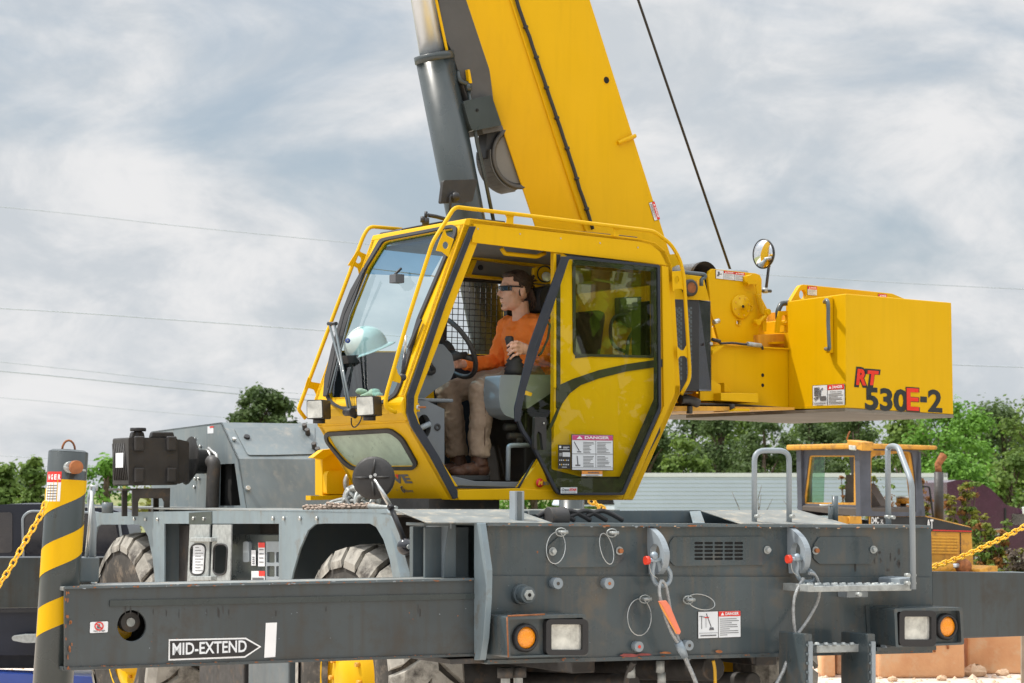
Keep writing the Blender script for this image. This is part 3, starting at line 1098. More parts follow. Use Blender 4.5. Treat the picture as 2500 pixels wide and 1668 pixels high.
for vv in (-.45, wd - .05):
    b = MB()
    b.prism([D.w(u_, vv, z_) for u_, z_ in rnd([(-.3, g0), (2.3, g0), (2.5, g0 + .7), (-.5, g0 + .7)], .3)], D.v * .42, 'dark_metal')
    b.build('track', e)

# gravel on the yard
b = MB()
rg = random.Random(12)
for k in range(1500):
    y_ = rg.uniform(16.5, 24)
    x_ = rg.uniform(1.6, 6.5) if k % 4 else rg.uniform(-5, 1.6)
    s_ = rg.uniform(.008, .035) * (1 if k % 9 else 1.8)
    vs = [Vector((x_ + s_ * rg.uniform(.7, 1.2) * dx, y_ + s_ * rg.uniform(.7, 1.2) * dy, s_ * dz * rg.uniform(.5, 1))) for dx, dy, dz in ((1, 0, .1), (0, 1, .1), (-1, 0, .1), (0, -1, .1), (.1, .1, 1.0))]
    b.add(vs, [(0, 1, 4), (1, 2, 4), (2, 3, 4), (3, 0, 4)], 'concrete_pale' if k % 3 else 'sand')
tag(b.build('gravel'), 'loose gravel scattered on the pale ground', 'gravel', kind='stuff')
# ------------------------------------------------------------------ the crane: carrier
Z = Vector((0, 0, 1))
crane = empty('mobile_crane', C.w(1.36, 3.4, 0), 'yellow and grey rough terrain crane with its boom raised over the side, filling the picture', 'crane')


def z3(*p): return [(1150 + X / 3.213, 1180 + Y / 3.213) for X, Y in p]
def z4(*p): return [(1800 + X / 2.347, 1000 + Y / 2.347) for X, Y in p]
def z1(*p): return [(X / 2.279, 980 + Y / 2.279) for X, Y in p]
def z2(*p): return [(600 + X / 2.278, 980 + Y / 2.278) for X, Y in p]
def z6(*p): return [(850 + X / 5.808, 1180 + Y / 5.808) for X, Y in p]


def on(fr, px, v=0.0):
    return fr.V(px[0], px[1], v)


def decal_danger(mb, o, x, y, w, h, pic=.0, head=.2, title='DANGER', hc='sticker_red', lines=7, sub=None, n=None, seed=1):
    """a warning sticker: o lower left corner, x right, y up, slightly proud of its plate along n"""
    n = n if n is not None else x.cross(y)
    t = n * .0015

    def q(a0, a1, b0, b1, m, k=1):
        mb.prism([o + x * (w * a0) + y * (h * b0) + t * k, o + x * (w * a1) + y * (h * b0) + t * k, o + x * (w * a1) + y * (h * b1) + t * k, o + x * (w * a0) + y * (h * b1) + t * k], n * .0008, m)
    q(-.012, 1.012, -.012, 1.012, 'sticker_black', .2)
    q(.005, .995, .005, .995, 'sticker_white', 1)
    if head:
        q(pic + .008, .99, 1 - head, .99, hc, 2)
        x0 = pic + (1 - pic) * .30
        mb.text(title, o + x * (w * x0) + y * (h * (1 - head * .78)) + t * 4, x, y, w * (1 - pic) * .60, h * head * .56, 'white', .03)
        c = o + x * (w * (pic + (1 - pic) * .10)) + t * 4
        mb.flat([c + y * (h * (1 - head * .8)), c + x * (w * (1 - pic) * .15) + y * (h * (1 - head * .8)), c + x * (w * (1 - pic) * .075) + y * (h * (1 - head * .2))], 'white')
    if pic:
        q(pic - .006, pic + .006, .0, 1, 'sticker_black', 2)
    rr = random.Random(seed)
    top = 1 - head - .06
    if sub:
        mb.text(sub, o + x * (w * (pic + (1 - pic) * .15)) + y * (h * (top - .07)) + t * 4, x, y, w * (1 - pic) * .7, h * .06, 'print', .03)
        top -= .11
    for i in range(lines):
        yy = .06 + (top - .06) * (1 - (i + .5) / lines)
        for a in (0,):
            L0 = rr.uniform(.72, .86) if i % 3 != 2 else rr.uniform(.3, .6)
            q(pic + (1 - pic) * .07, pic + (1 - pic) * (.07 + L0), yy - .011, yy + .011, 'print', 2)


# --- wheels
def wheel(u0, v, side, lugs=True):
    c = C.w(u0, v, .75)
    w = .43
    b = MB()
    b.lathe(c, C.u, [(0.06, .33), (.02, .40), (.0, .52), (.02, .64), (.06, .695), (.12, .712), (w / 2, .716), (w - .12, .712), (w - .06, .695), (w - .02, .64), (w, .52), (w - .02, .40), (w - .06, .33)], 'tyre', 48)
    nl = 22
    for i in range(nl):
        for sd_ in (0, 1):
            a0 = 2 * PI * (i + .5 * sd_) / nl
            pts = []
            # lug runs from the shoulder to just past the middle, swept back
            for (t_, da, r_, wd_) in ((.0, .30, .66, .108), (.045, .27, .730, .112), (.13, .19, .745, .106), (.235, .06, .748, .092)):
                tt = t_ if sd_ == 0 else w - t_
                pts.append((tt, a0 + da, r_, wd_))
            q = []
            for (tt, aa, r_, wd_) in pts:
                for rr_, ex in ((.69 if r_ > .7 else .62, 1.15), (r_, 1)):
                    for sg in (-1, 1):
                        an = aa + sg * wd_ * ex
                        q.append(c + C.u * tt + (C.v * math.cos(an) + Z * math.sin(an)) * rr_)
            # rows of 4: lowL lowR topL topR
            fs = []
            m_ = len(pts)
            for k in range(m_ - 1):
                a_, d_ = k * 4, (k + 1) * 4
                fs += [(a_ + 2, a_ + 3, d_ + 3, d_ + 2), (a_, a_ + 2, d_ + 2, d_), (a_ + 1, d_ + 1, d_ + 3, a_ + 3)]
            fs += [(0, 1, 3, 2), ((m_ - 1) * 4, (m_ - 1) * 4 + 2, (m_ - 1) * 4 + 3, (m_ - 1) * 4 + 1)]
            b.add(q, fs, 'lug')
    o = b.build('wheel', crane)
    rim = MB()
    if side < 0:
        rim.lathe(c, C.u, [(.03, .40), (.035, .37), (.09, .34), (.12, .30), (.12, .24), (.04, .22), (.02, .12), (.0, .10), (.0, 0)], 'yellow', 36)
        for k in range(12):
            a = 2 * PI * k / 12
            p_ = c + C.u * .04 + (C.v * math.cos(a) + Z * math.sin(a)) * .19
            rim.cyl(p_, p_ - C.u * .03, .014, 'yellow_worn', 6)
            p_ = c + C.u * .12 + (C.v * math.cos(a + .2) + Z * math.sin(a + .2)) * .27
            rim.cyl(p_, p_ - C.u * .02, .012, 'yellow_worn', 6)
    else:
        rim.lathe(c + C.u * w, -C.u, [(.03, .40), (.035, .37), (.09, .34), (.12, .30), (.12, .24), (.04, .22), (.02, .12), (.0, 0)], 'yellow', 36)
    rim.build('rim', o)


wheel(.0, 1.75, -1)
wheel(.0, 5.62, -1)
wheel(2.30, 1.75, 1)
wheel(2.30, 5.62, 1)

# --- chassis: rails, axles, front outrigger housing
ZB, ZT = .955, 1.63
b = MB()
b.box(C, .72, .86, .44, 6.6, .85, 1.50, 'dark_metal')
b.box(C, 1.86, 2.00, .44, 6.6, .85, 1.50, 'dark_metal')
b.box(C, .86, 1.86, .5, 6.5, .9, .93, 'dark_metal')
b.box(C, .86, 1.86, 1.7, 6.5, 1.42, 1.46, 'dark_metal')
for v_ in (1.75, 5.62):
    b.cyl(C.w(.4, v_, .75), C.w(2.33, v_, .75), .13, 'dark_metal', 16)
    b.lathe(C.w(1.36, v_, .75), C.u, [(-.3, .12), (-.18, .24), (.18, .24), (.3, .12)], 'dark_metal', 18)
for (u_, z_, r_) in ((1.0, .8, .05), (1.5, .86, .07), (1.75, .78, .05)):
    b.cyl(C.w(u_, .3, z_), C.w(u_, 1.6, z_ - .08), r_, 'dark_metal', 12)
b.build('chassis', crane, .008)

b = MB()
FPu = C.Vs([(1190, 1278), (2273, 1284), (2276, 1412), (1190, 1408)])
b.prism(FPu, C.v * .03, 'grey_shaded')
lo = C.Vs([(1190, 1406), (2276, 1410), (2277, 1591), (1190, 1619)], -.018)
b.prism(lo, C.v * .05, 'grey_shaded')
# protruding top lip, in lighter grey for the highlight along it
b.prism(C.Vs([(1190, 1276.5), (2272, 1282.5), (2272, 1289), (1190, 1284)], -.03), C.v * .47, 'grey_highlight' if 'grey_highlight' in MT else 'grey')
# bottom lip
b.prism(C.Vs([(1190, 1612), (2277, 1586), (2277, 1594), (1190, 1622)], -.035), C.v * .3, 'grey_shaded')
# back wall of the housing and end caps
z0_, z1_ = ZB, C.V(1300, 1246, .44).z
uw_ = C.uvz(C.V(1949, 1245, .44))[0]
b.box(C, .02, uw_, .44, .47, z0_, z1_ - .004, 'grey')
b.box(C, uw_ + .002, 2.70, .44, .47, z0_, 1.56, 'grey')
b.box(C, .03, 2.69, .0, .47, 1.20, 1.23, 'dark_metal')
b.box(C, 2.67, 2.70, .03, .44, ZB, 1.60, 'grey')
b.box(C, .25, .28, .03, .44, ZB, 1.60, 'grey')
b.box(C, 1.10, 1.13, .035, .44, 1.23, 1.60, 'grey')
b.box(C, 1.84, 1.87, .035, .44, 1.23, 1.60, 'grey')
hs = b.build('outrigger_housing', crane, .004)

# weld lines, hatch plates, bolts as sub-parts of the housing
def hatch(pts, holes=()):
    MB().prism(C.Vs(rnd(pts, 5), -.010), C.v * .012, 'grey_shaded', [C.Vs(h, -.010) for h in holes]).build('hatch_plate', hs, .003)


hatch(z3((600, 500), (682, 422), (1140, 422), (1203, 505), (1203, 570), (1130, 655), (680, 660), (600, 590)))
vents = []
for r_ in range(5):
    for c_ in range(5):
        x_, y_ = 1752 + c_ * 78.5, 460 + r_ * 30.6
        vents.append(rnd(z3((x_, y_), (x_ + 68, y_), (x_ + 68, y_ + 20), (x_, y_ + 20)), 2.9, 2))
hatch(z3((1590, 422), (2255, 418)) + z4((150, 730), (190, 780), (192, 840), (150, 893)) + z3((2255, 640), (1600, 650), (1560, 610), (1556, 470)), vents)
MB().prism(C.Vs(z3((1740, 450), (2140, 448), (2140, 612), (1740, 612)), -.006), C.v * .004, 'dark_hole').build('vent_backing', hs)
hatch(z4((440, 775), (470, 730), (765, 730), (790, 790), (795, 840), (765, 885), (470, 885), (436, 850)))
for q in z3((638, 535), (1162, 530)) + z4((170, 805), (778, 803), (447, 808)):
    m_ = 'rust' if abs(q[0] - 1512) < 2 or abs(q[0] - 1990) < 2 else 'galv'
    c = on(C, q, -.012)
    MB().cyl(c, c - C.v * .006, .021, 'galv', 16).cyl(c - C.v * .004, c - C.v * .024, .013, m_, 6).build('bolt', hs)
for q, r_, l_, m_ in [((1270, 1451), .040, .085, 'white'), ((1352, 1424), .028, .045, 'dark_metal'), ((1477, 1424), .028, .045, 'rust'), ((1551, 1578), .026, .04, 'red_paint'), ((1673, 1575), .026, .04, 'dark_metal')]:
    c = on(C, q, -.018)
    bb = MB()
    bb.cyl(c, c - C.v * l_, r_, 'grey_light' if r_ < .04 else 'grey', 20)
    if r_ > .035:
        bb.cyl(c - C.v * l_, c - C.v * (l_ + .012), .028, 'galv', 6)
        bb.cyl(c, c - C.v * .03, .05, 'grey', 20)
        bb.cyl(c - C.v * (l_ + .01), c - C.v * (l_ + .014), .010, 'dark_hole', 8)
    else:
        bb.cyl(c - C.v * l_, c - C.v * (l_ + .003), .009, m_, 8)
    bb.build('pin_boss', hs, .003)
# spring pins with their wire lanyards
for (px, py, rx, ry, an) in ((1357, 1338, 23, 39, .1), (1481, 1340, 15, 39, -.25), (1561, 1507, 29, 45, 0), (1712, 1470, 34, 18, .25)):
    lp = []
    for k in range(22):
        a = 2 * PI * k / 22
        x_, y_ = rx * math.cos(a), ry * math.sin(a)
        lp.append(C.V(px + x_ * math.cos(an) - y_ * math.sin(an), py + x_ * math.sin(an) + y_ * math.cos(an), -.045 - .02 * math.sin(a)))
    bb = MB().tube(lp, .0026, 'steel', 5, closed=True)
    tp = (px + (3 if rx < 30 else -40), py - ry) if rx < 30 else (px - 42, py - 6)
    c = C.V(tp[0], tp[1], -.02)
    bb.tube([c, c - C.v * .05, c - C.v * .055 + C.u * .03], .009, 'galv', 6)
    bb.tube([c - C.v * .04 + C.u * (.03 * math.cos(2 * PI * k / 12)) + Z * (.02 * math.sin(2 * PI * k / 12)) for k in range(12)], .003, 'galv', 5, closed=True)
    bb.build('spring_pin', hs)
# stains
bb = MB()
rs = random.Random(5)
for (px, py, w_, h_, m_) in ((1535, 1600, 24, 5, 'stain_red'), (1572, 1598, 20, 3, 'stain_red'), (1755, 1591, 9, 4, 'rust'), (1625, 1594, 16, 3, 'rust'), (1480, 1284, 10, 2, 'rust'), (1690, 1284, 12, 2, 'rust'), (1312, 1348, 2, 3, 'rust')):
    bb.prism([C.V(px + w_ * math.cos(a) * rs.uniform(.75, 1.1), py + h_ * math.sin(a) * rs.uniform(.7, 1.1), -.0375) for a in [2 * PI * k / 14 for k in range(14)]], -C.v * .001, m_)
bb.build('paint_stain', hs)
# warning sticker
bb = MB()
o_ = C.V(1704, 1559, -.019)
w_ = (C.V(1808, 1558, -.019) - o_).dot(C.u)
h_ = C.V(1704, 1494, -.019).z - o_.z
decal_danger(bb, o_, C.u, Z, w_, h_, pic=.47, head=.2, n=-C.v, lines=9)
t_ = -C.v * .004
def sp_(a, b_): return o_ + C.u * (w_ * a) + Z * (h_ * b_) + t_
bb.tube([sp_(.08, .85), sp_(.08, .35)], .0016, 'print', 4)
bb.tube([sp_(.03, .83), sp_(.15, .80)], .0016, 'print', 4)
bb.tube([sp_(.19, .92), sp_(.30, .42)], .0022, 'print', 4)
bb.prism([sp_(.25, .30), sp_(.37, .30), sp_(.35, .40), sp_(.27, .40)], t_ * .2, 'print')
bb.prism([sp_(.15, .76), sp_(.25, .76), sp_(.25, .80), sp_(.15, .80)], t_ * .2, 'sticker_red')
bb.tube([sp_(.18, .78), sp_(.18, .4)], .0009, 'print', 4)
bb.prism([sp_(.02, .19), sp_(.46, .19), sp_(.46, .2), sp_(.02, .2)], t_ * .2, 'print')
bb.prism([sp_(.05, .08), sp_(.42, .08), sp_(.42, .12), sp_(.05, .12)], t_ * .2, 'print')
bb.build('danger_sticker', hs)

# left end gusset plates and the recess beside the beam
b = MB()
gp = [(1157, 1277), (1172, 1277), (1188, 1392), (1187, 1460), (1180, 1560), (1172, 1612), (1157, 1612)]
u_g = C.uvz(C.V(1157, 1277, -.0))[0]
pg = C.Us(gp, u_g)
b.prism(pg, C.u * .032, 'grey_lit')
b.build('end_gusset', crane, .003)
b = MB()
b.box(C, -.21, .0, .40, .44, 1.0, 1.615, 'grey')
b.box(C, -.24, .0, .2, .22, 1.23, 1.615, 'grey')
b.box(C, -.2, .25, .0, .44, .96, .985, 'dark_metal')
b.prism(C.Us(z6((1105, 560), (1440, 560), (1440, 640), (1355, 1150), (1355, 1350), (1105, 1350)), -.15), C.u * .012, 'grey_light')
b.prism(C.Vs(z6((1440, 570), (1532, 570), (1532, 1340), (1355, 1340), (1355, 1150)), .11), C.v * .012, 'grey')
c = C.U(*z6((1282, 675))[0], -.155)
b.cyl(c, c - C.u * .02, .016, 'galv', 6)
b.prism(C.Vs([(1034, 1276.5), (1098, 1276.5), (1098, 1284), (1034, 1284)], .1), C.v * .2, 'grey')
b.build('housing_side', crane, .003)

# sloping deck plates
def slope(pts, th=.006):
    b = MB()
    (x0, y0), (x1, y1), (x2, y2), (x3, y3) = pts        # near left, near right, far right, far left
    q = [C.V(x0, y0, -.03), C.V(x1, y1, -.03), C.V(x2, y2, .42), C.V(x3, y3, .42)]
    b.hexa(q, [p_ - Z * th for p_ in q], 'grey_deck')
    b.build('sloping_deck_plate', crane, .002)


slope([(1042, 1275), (1348, 1276), (1256, 1243.5), (962, 1243)])
slope([(1807, 1278), (2073, 1280.5), (1949, 1244.5), (1710, 1246)])
b = MB()
zz = C.V(1100, 1243.5, .42).z
b.box(C, .46, 1.0, .42, .9, zz - .03, zz - .006, 'grey_deck')
b.box(C, 2.02, 2.70, .46, 3.4, 1.535, 1.55, 'grey_deck')
b.prism(C.Vs(z3((760, 215), (1720, 215), (1740, 310), (760, 310)), .40), C.v * .02, 'grey')
b.prism([C.V(*z3((1715, 220))[0], .40), C.V(*z3((1800, 215))[0], .40), C.V(*z3((1835, 310))[0], .05), C.V(*z3((1740, 310))[0], .05)], Z * -.006, 'grey_lit')
b.build('deck', crane, .002)
# clutter in the well
b = MB()
c = C.V(*z3((670, 270))[0], .2)
b.lathe(c, C.u, [(-.05, .0), (-.05, .055), (.05, .055), (.05, 0)], 'dark_metal', 14)
b.box(C, 1.0, 1.5, .1, .3, 1.5, 1.60, 'dark_metal')
for k in range(4):
    c = C.V(1310 + 40 * k, 1262, .25)
    b.tube(bez([c, c + C.u * .1 + Z * .03, c + C.u * .22 - Z * .02], 5), .014, 'rubber', 6)
b.build('well_fitting', crane, .003)
# turntable under the cab
b = MB()
tc_ = S.w(1.6, 1.35, 0)
b.lathe((tc_.x, tc_.y, 1.45), Z, [(0, .75), (.12, .75), (.12, .68), (.20, .68), (.20, 0)], 'dark_metal', 40)
b.build('turntable', crane)

# --- fenders: left one with both wheel arches in the plane u = 0
arch_n = z2((250, 1010), (262, 950), (300, 820), (345, 718), (385, 684), (430, 680), (690, 680), (725, 700), (765, 770), (800, 880), (822, 1010))
arch_f = z1((525, 1010), (528, 760), (540, 700), (560, 686), (770, 686), (795, 700), (822, 750), (848, 870), (862, 1010))
yl = 1425
out_l = [(226, 1251.5), (600, 1246.5), (943, 1243), (950, 1290), (981, yl)]
poly = out_l + [(arch_n[-1][0] + 1, yl)] + arch_n[::-1] + [(arch_n[0][0] - 1, yl), (680, yl), (681, 1279), (401, 1279), (401, yl), (arch_f[-1][0] + 1, yl)] + arch_f[::-1] + [(arch_f[0][0], yl), (222, yl)]
b = MB()
b.prism(C.Us(poly, 0.0), C.u * .012, 'grey_lit')
# flange turned towards the viewer at the near end
a0, a1 = C.U(943, 1243, 0), C.U(981, yl, 0)
b.hexa([a0, C.U(950, 1290, 0), a1], [C.V(951, 1243.5, C.uvz(a0)[1] - .02), C.V(971, 1290, C.uvz(C.U(950, 1290, 0))[1] - .10), C.V(1008, yl, C.uvz(a1)[1] - .04)], 'grey_lit')
ztop = C.U(600, 1246.5, 0).z
b.build('fender', crane, .003)
fend = bpy.data.objects['fender']
b = MB()
b.box(C, .0, .72, .95, 6.5, ztop - .005, ztop + .004, 'grey_deck')
b.build('fender_top', fend)
b = MB()
b.box(C, .70, .72, .6, 6.5, .9, ztop - .01, 'dark_metal')
b.box(C, .02, .7, 2.62, 2.64, .9, ztop - .01, 'grey')
b.box(C, .02, .7, 4.72, 4.74, .9, ztop - .01, 'grey')
b.build('fender_liner', fend)
b = MB()
b.box(C, 1.98, 2.0, .6, 6.5, .9, 1.49, 'dark_metal')
b.box(C, 2.70, 2.715, .9, 6.5, 1.25, 1.50, 'grey_lit')
b.box(C, 1.98, 2.715, 3.42, 6.5, 1.47, 1.498, 'grey_deck')
b.build('fender', crane)
# bolts on the fender band
for q in z1((750, 655), (813, 657), (880, 658), (1080, 652), (1138, 654)) + z2((215, 652), (306, 652), (399, 652), (155, 652)):
    c = C.U(q[0], q[1], -.002)
    MB().cyl(c, c - C.u * .012, .012, 'steel', 6).build('bolt', fend)
b = MB()
b.prism(C.Us(z1((1050, 620), (1178, 612), (1178, 686), (1050, 686)), -.004), C.u * .006, 'cyl_grey')
b.build('joint_plate', fend, .002)
# access steps with slots between the wheels
for xs_, o_u in (((1050, 1165), -.02), ((1178, 1287), -.01)):
    x0, x1 = xs_
    slot = rnd(z1((x0 + 12, 795), (x1 - 20, 795), (x1 - 30, 965), (x0 + 8, 965)), 15, 5)
    bb = MB().prism(C.Us(z1((x0 + 5, 686), (x1, 686), (x1 - 8, 1010), (x0 - 10, 1010)), o_u), C.u * .01, 'galv', [C.Us(slot, o_u)])
    sp2 = bb.build('step_plate', crane, .002)
    MB().tube(C.Us(slot, o_u - .002), .006, 'rubber', 6, closed=True).build('slot_edging', sp2)
for yy in (770, 985):
    b = MB()
    b.prism(C.Us(z1((1058, yy - 12), (1172, yy - 12), (1172, yy + 12), (1055, yy + 12)), -.05), C.u * .12, 'galv')
    b.build('step_tread', crane, .004)
b = MB()
b.prism(C.Us(z1((1075, 800), (1140, 800), (1130, 960), (1070, 960)), .1), C.u * .01, 'sticker_white')
for k in range(9):
    b.prism(C.Us(z1((1085, 812 + 16 * k), (1105 + (k * 37) % 25, 812 + 16 * k), (1105 + (k * 37) % 25, 815 + 16 * k), (1085, 815 + 16 * k)), .098), C.u * .002, 'print')
b.prism(C.Us(z1((905, 690), (1050, 690), (1045, 1010), (905, 1010)), .12), C.u * .02, 'dark_metal')
b.build('side_panel', crane)
# valve box with stickers and slots
vb = MB()
vb.prism(C.Us(z1((1290, 740), (1550, 740), (1550, 1010), (1290, 1010)), .10), C.u * .3, 'cyl_grey')
vbo = vb.build('valve_box', crane, .006)
b = MB()
b.prism(C.Us(rnd(z1((1352, 780), (1384, 780), (1384, 895), (1352, 895)), 4), .08), C.u * .03, 'grey_light')
b.build('latch_handle', vbo, .006)
b = MB()
b.prism(C.Us(z1((1478, 780), (1592, 780), (1592, 1000), (1478, 1000)), .09), C.u * .012, 'grey_light', [C.Us(rnd(z1((a_, c_), (a_ + 44, c_), (a_ + 44, c_ + 60), (a_, c_ + 60)), 3), .09) for a_ in (1484, 1536) for c_ in (838, 916)])
b.build('slotted_plate', vbo)
b = MB()
for (xa, xb, ya, yb, hd) in ((1438, 1474, 786, 918, 1), (1400, 1424, 828, 914, 0), (1400, 1474, 944, 1006, 1)):
    q = C.Us(z1((xa, yb), (xb, yb), (xb, ya), (xa, ya)), .092)
    b.prism(q, -C.u * .002, 'sticker_white')
    if hd:
        q = C.Us(z1((xa if xa != 1400 else 1440, ya + 28), (xb, ya + 28), (xb, ya), (xa if xa != 1400 else 1440, ya)), .089)
        b.prism(q, -C.u * .001, 'sticker_red')
    for k in range(4):
        yy = ya + 34 + (yb - ya - 40) * k / 4
        b.prism(C.Us(z1((xa + 4, yy + 8), (xb - 8, yy + 8), (xb - 8, yy + 3), (xa + 4, yy + 3)), .088), -C.u * .001, 'print')
b.build('danger_sticker', vbo)
# things under the beam
b = MB()
b.box(C, .1, .6, 2.75, 3.4, .45, .92, 'grey')
b.box(C, .15, .6, 3.6, 4.4, .40, .92, 'dark_metal')
b.build('side_tank', crane, .01)
for q, l_ in (((270, 1455), .13), ((370, 1470), .1)):
    c = on(C, z3(q)[0], .1)
    c.z = ZB - .03
    MB().cyl(c, c - Z * l_, .024, 'galv', 10).cyl(c, c - Z * .05, .04, 'dark_metal', 12).build('drain_fitting', crane)
b = MB()
for p_ in z3((1255, 1480), (1484, 1440), (1495, 1530)):
    c = on(C, p_, .15)
    MB().cyl(c - Z * .03, c + Z * .03, .022, 'galv', 8).build('hose_fitting', crane)
b.tube(bez([on(C, p_, v_) for p_, v_ in zip(z3((1280, 1400), (1240, 1470), (1215, 1568), (1200, 1640)), (.1, .15, .2, .2))], 6), .016, 'dark_metal', 8)
b.build('hydraulic_hose', crane)
b = MB()
b.tube(bez([on(C, p_, .2) for p_ in z3((1478, 1400), (1484, 1480), (1500, 1568), (1505, 1650))], 6), .018, 'dark_metal', 8)
b.build('hydraulic_hose', crane)
b = MB()
b.tube(bez([on(C, p_, .25) for p_ in z3((1900, 1390), (1912, 1460), (1915, 1568), (1905, 1660))], 6), .009, 'chain_yellow', 8)
b.build('hydraulic_hose', crane)

# --- tow shackle lugs
def lug(poly, hole, name_u):
    u0 = C.uvz(C.V(*name_u, 0))[0]
    bb = MB().prism(C.Us(poly, u0), C.u * .034, 'grey_light', [C.Us(hole, u0)])
    bb.build('lifting_lug', hs, .003)
    return u0


def ellp(cx, cy, rx, ry, n=18): return [(cx + rx * math.cos(2 * PI * k / n), cy + ry * math.sin(2 * PI * k / n)) for k in range(n)]


ul1 = lug(bez([(1577, 1284, 0), (1593, 1295, 0), (1608, 1313, 0), (1619, 1340, 0), (1621, 1362, 0), (1616, 1386, 0), (1605, 1402, 0)], 3) and [p_.to_2d() for p_ in bez([(1577, 1284, 0), (1593, 1295, 0), (1608, 1313, 0), (1619, 1340, 0), (1621, 1362, 0), (1616, 1386, 0), (1605, 1402, 0)], 3)] + [(1584, 1402)], ellp(1599, 1350, 12, 22), (1580, 1340))
ul2 = lug([p_.to_2d() for p_ in bez([(1917, 1283, 0), (1936, 1295, 0), (1954, 1314, 0), (1965, 1338, 0), (1967, 1362, 0), (1963, 1384, 0), (1953, 1400, 0)], 3)] + [(1926, 1400)], ellp(1942, 1346, 12, 21), (1922, 1340))

# --- light boxes
def lamp_box(front, left_pts, amber, lamp, pr, name_v=-.24):
    bb = MB()
    v0 = name_v
    outer = C.Vs(rnd(front, 6), v0)
    inner = C.Vs(rnd([(front[0][0] + 7, front[0][1] + 8), (front[1][0] - 7, front[1][1] + 8), (front[2][0] - 6, front[2][1] - 5), (front[3][0] + 6, front[3][1] - 5)], 5), v0)
    bb.prism(outer, C.v * .22, 'grey_shaded', [inner])
    bb.prism(C.Vs(rnd(front, 6), v0 + .035), C.v * .012, 'grey_shaded')
    bb.prism(C.Vs(left_pts, -.02), -C.v * .01, 'grey_shaded')
    bx = bb.build('lamp_box', crane, .004)
    c = C.V(*amber[0], v0 + .034)
    rr_ = amber[1] / 5600 * c.y
    q = MB().lathe(c, -C.v, [(0, rr_ * 1.28), (.018, rr_ * 1.28), (.03, rr_ * 1.12), (.03, rr_ * 1.0), (.01, rr_)], 'rubber', 28)
    q.lathe(c, -C.v, [(.012, rr_), (.022, rr_ * .85), (.026, rr_ * .4), (.027, 0)], 'amber', 28)
    q.build('turn_signal', bx)
    (x0, y0, x1, y1), (a0_, b0_, a1_, b1_) = lamp
    q = MB().prism(C.Vs(rnd([(x0, y0), (x1, y0), (x1, y1), (x0, y1)], 14, 5), v0 + .034), -C.v * .035, 'rubber', [C.Vs(rnd([(a0_, b0_), (a1_, b0_), (a1_, b1_), (a0_, b1_)], 4), v0 + .034)])
    q.prism(C.Vs([(a0_ - 2, b0_ - 2), (a1_ + 2, b0_ - 2), (a1_ + 2, b1_ + 2), (a0_ - 2, b1_ + 2)], v0 + .03), -C.v * .012, 'lens')
    q.build('headlight', bx, .004)
    return bx


lb = lamp_box([(1236, 1505), (1431, 1500), (1435, 1601), (1240, 1607)], [(1181, 1494), (1240, 1490), (1240, 1606), (1178, 1608)], ((1280, 1557), 27), ((1325, 1511, 1428, 1599), (1338, 1524, 1414, 1586)), 0)
c = C.V(1204, 1562, -.24)
b = MB()
uL = C.uvz(C.V(1236, 1505, -.24))[0]
b.tube([C.V(1238, 1507, -.243), C.V(1241, 1605, -.243)], .004, 'rust', 5)
b.tube([C.V(1240, 1504, -.243), C.V(1330, 1500, -.243)], .004, 'rust', 5)
b.build('rust_edge', lb)
lb2 = lamp_box([(2183, 1486), (2350, 1483), (2354, 1574), (2187, 1581)], [(2111, 1479), (2190, 1477), (2190, 1582), (2118, 1586)], ((2307, 1530), 25), ((2186, 1490, 2276, 1578), (2199, 1505, 2264, 1561)), 0)
MB().prism(C.Vs(z4((800, 1362), (1140, 1355), (1140, 1378), (800, 1385)), -.12), C.v * .1, 'grey_shaded').build('lamp_skirt', lb2)
MB().prism(C.Us(z4((795, 1135), (825, 1135), (850, 1365), (822, 1368)), C.uvz(C.V(2111, 1479, -.0))[0] + .02), C.u * .01, 'grey_light').build('box_rib', lb2)

# --- steps and rails at the right of the front
b = MB()
b.prism(C.Vs(z4((425, 1012), (1000, 1000), (1000, 1038), (425, 1046)), -.22), C.v * .12, 'galv')
for k in range(12):
    c = C.V(*z4((440 + 47 * k, 1008))[0], -.24)
    b.lathe(c + C.v * .05, Z, [(0, .016), (.012, .012), (.012, .006)], 'galv', 8)
    b.lathe(c + C.v * .10, Z, [(0, .016), (.012, .012), (.012, .006)], 'galv', 8)
b.build('step_tread', crane, .004)
b = MB()
b.prism(C.Vs(z4((405, 1002), (440, 1002), (440, 1046), (405, 1046)), -.24), C.v * .24, 'galv')
b.build('step_bracket', crane, .004)
b = MB()
b.prism(C.Vs(z4((930, 970), (1010, 960), (1010, 1030), (930, 1030)), -.2), C.v * .2, 'grey_light')
b.build('step_bracket', crane, .004)
b = MB()
b.prism(C.Vs(z4((630, 1042), (750, 1042), (750, 1075), (630, 1078)), -.1), C.v * .1, 'grey_light')
b.build('step_bracket', crane, .004)
b = MB()
for q in z4((985, 950), (1018, 950), (1018, 995), (985, 995), (706, 1060)):
    c = on(C, q, -.27)
    MB().cyl(c, c + C.v * .03, .012, 'galv', 6).build('bolt', crane)
b = MB()
b.prism(C.Vs(z4((455, 1350), (772, 1343), (772, 1388), (455, 1395)), -.24), C.v * .12, 'galv')
for k in range(6):
    c = C.V(*z4((490 + 50 * k, 1350))[0], -.29)
    b.lathe(c + C.v * .05, Z, [(0, .016), (.012, .012), (.012, .006)], 'galv', 8)
b.build('step_tread', crane, .004)
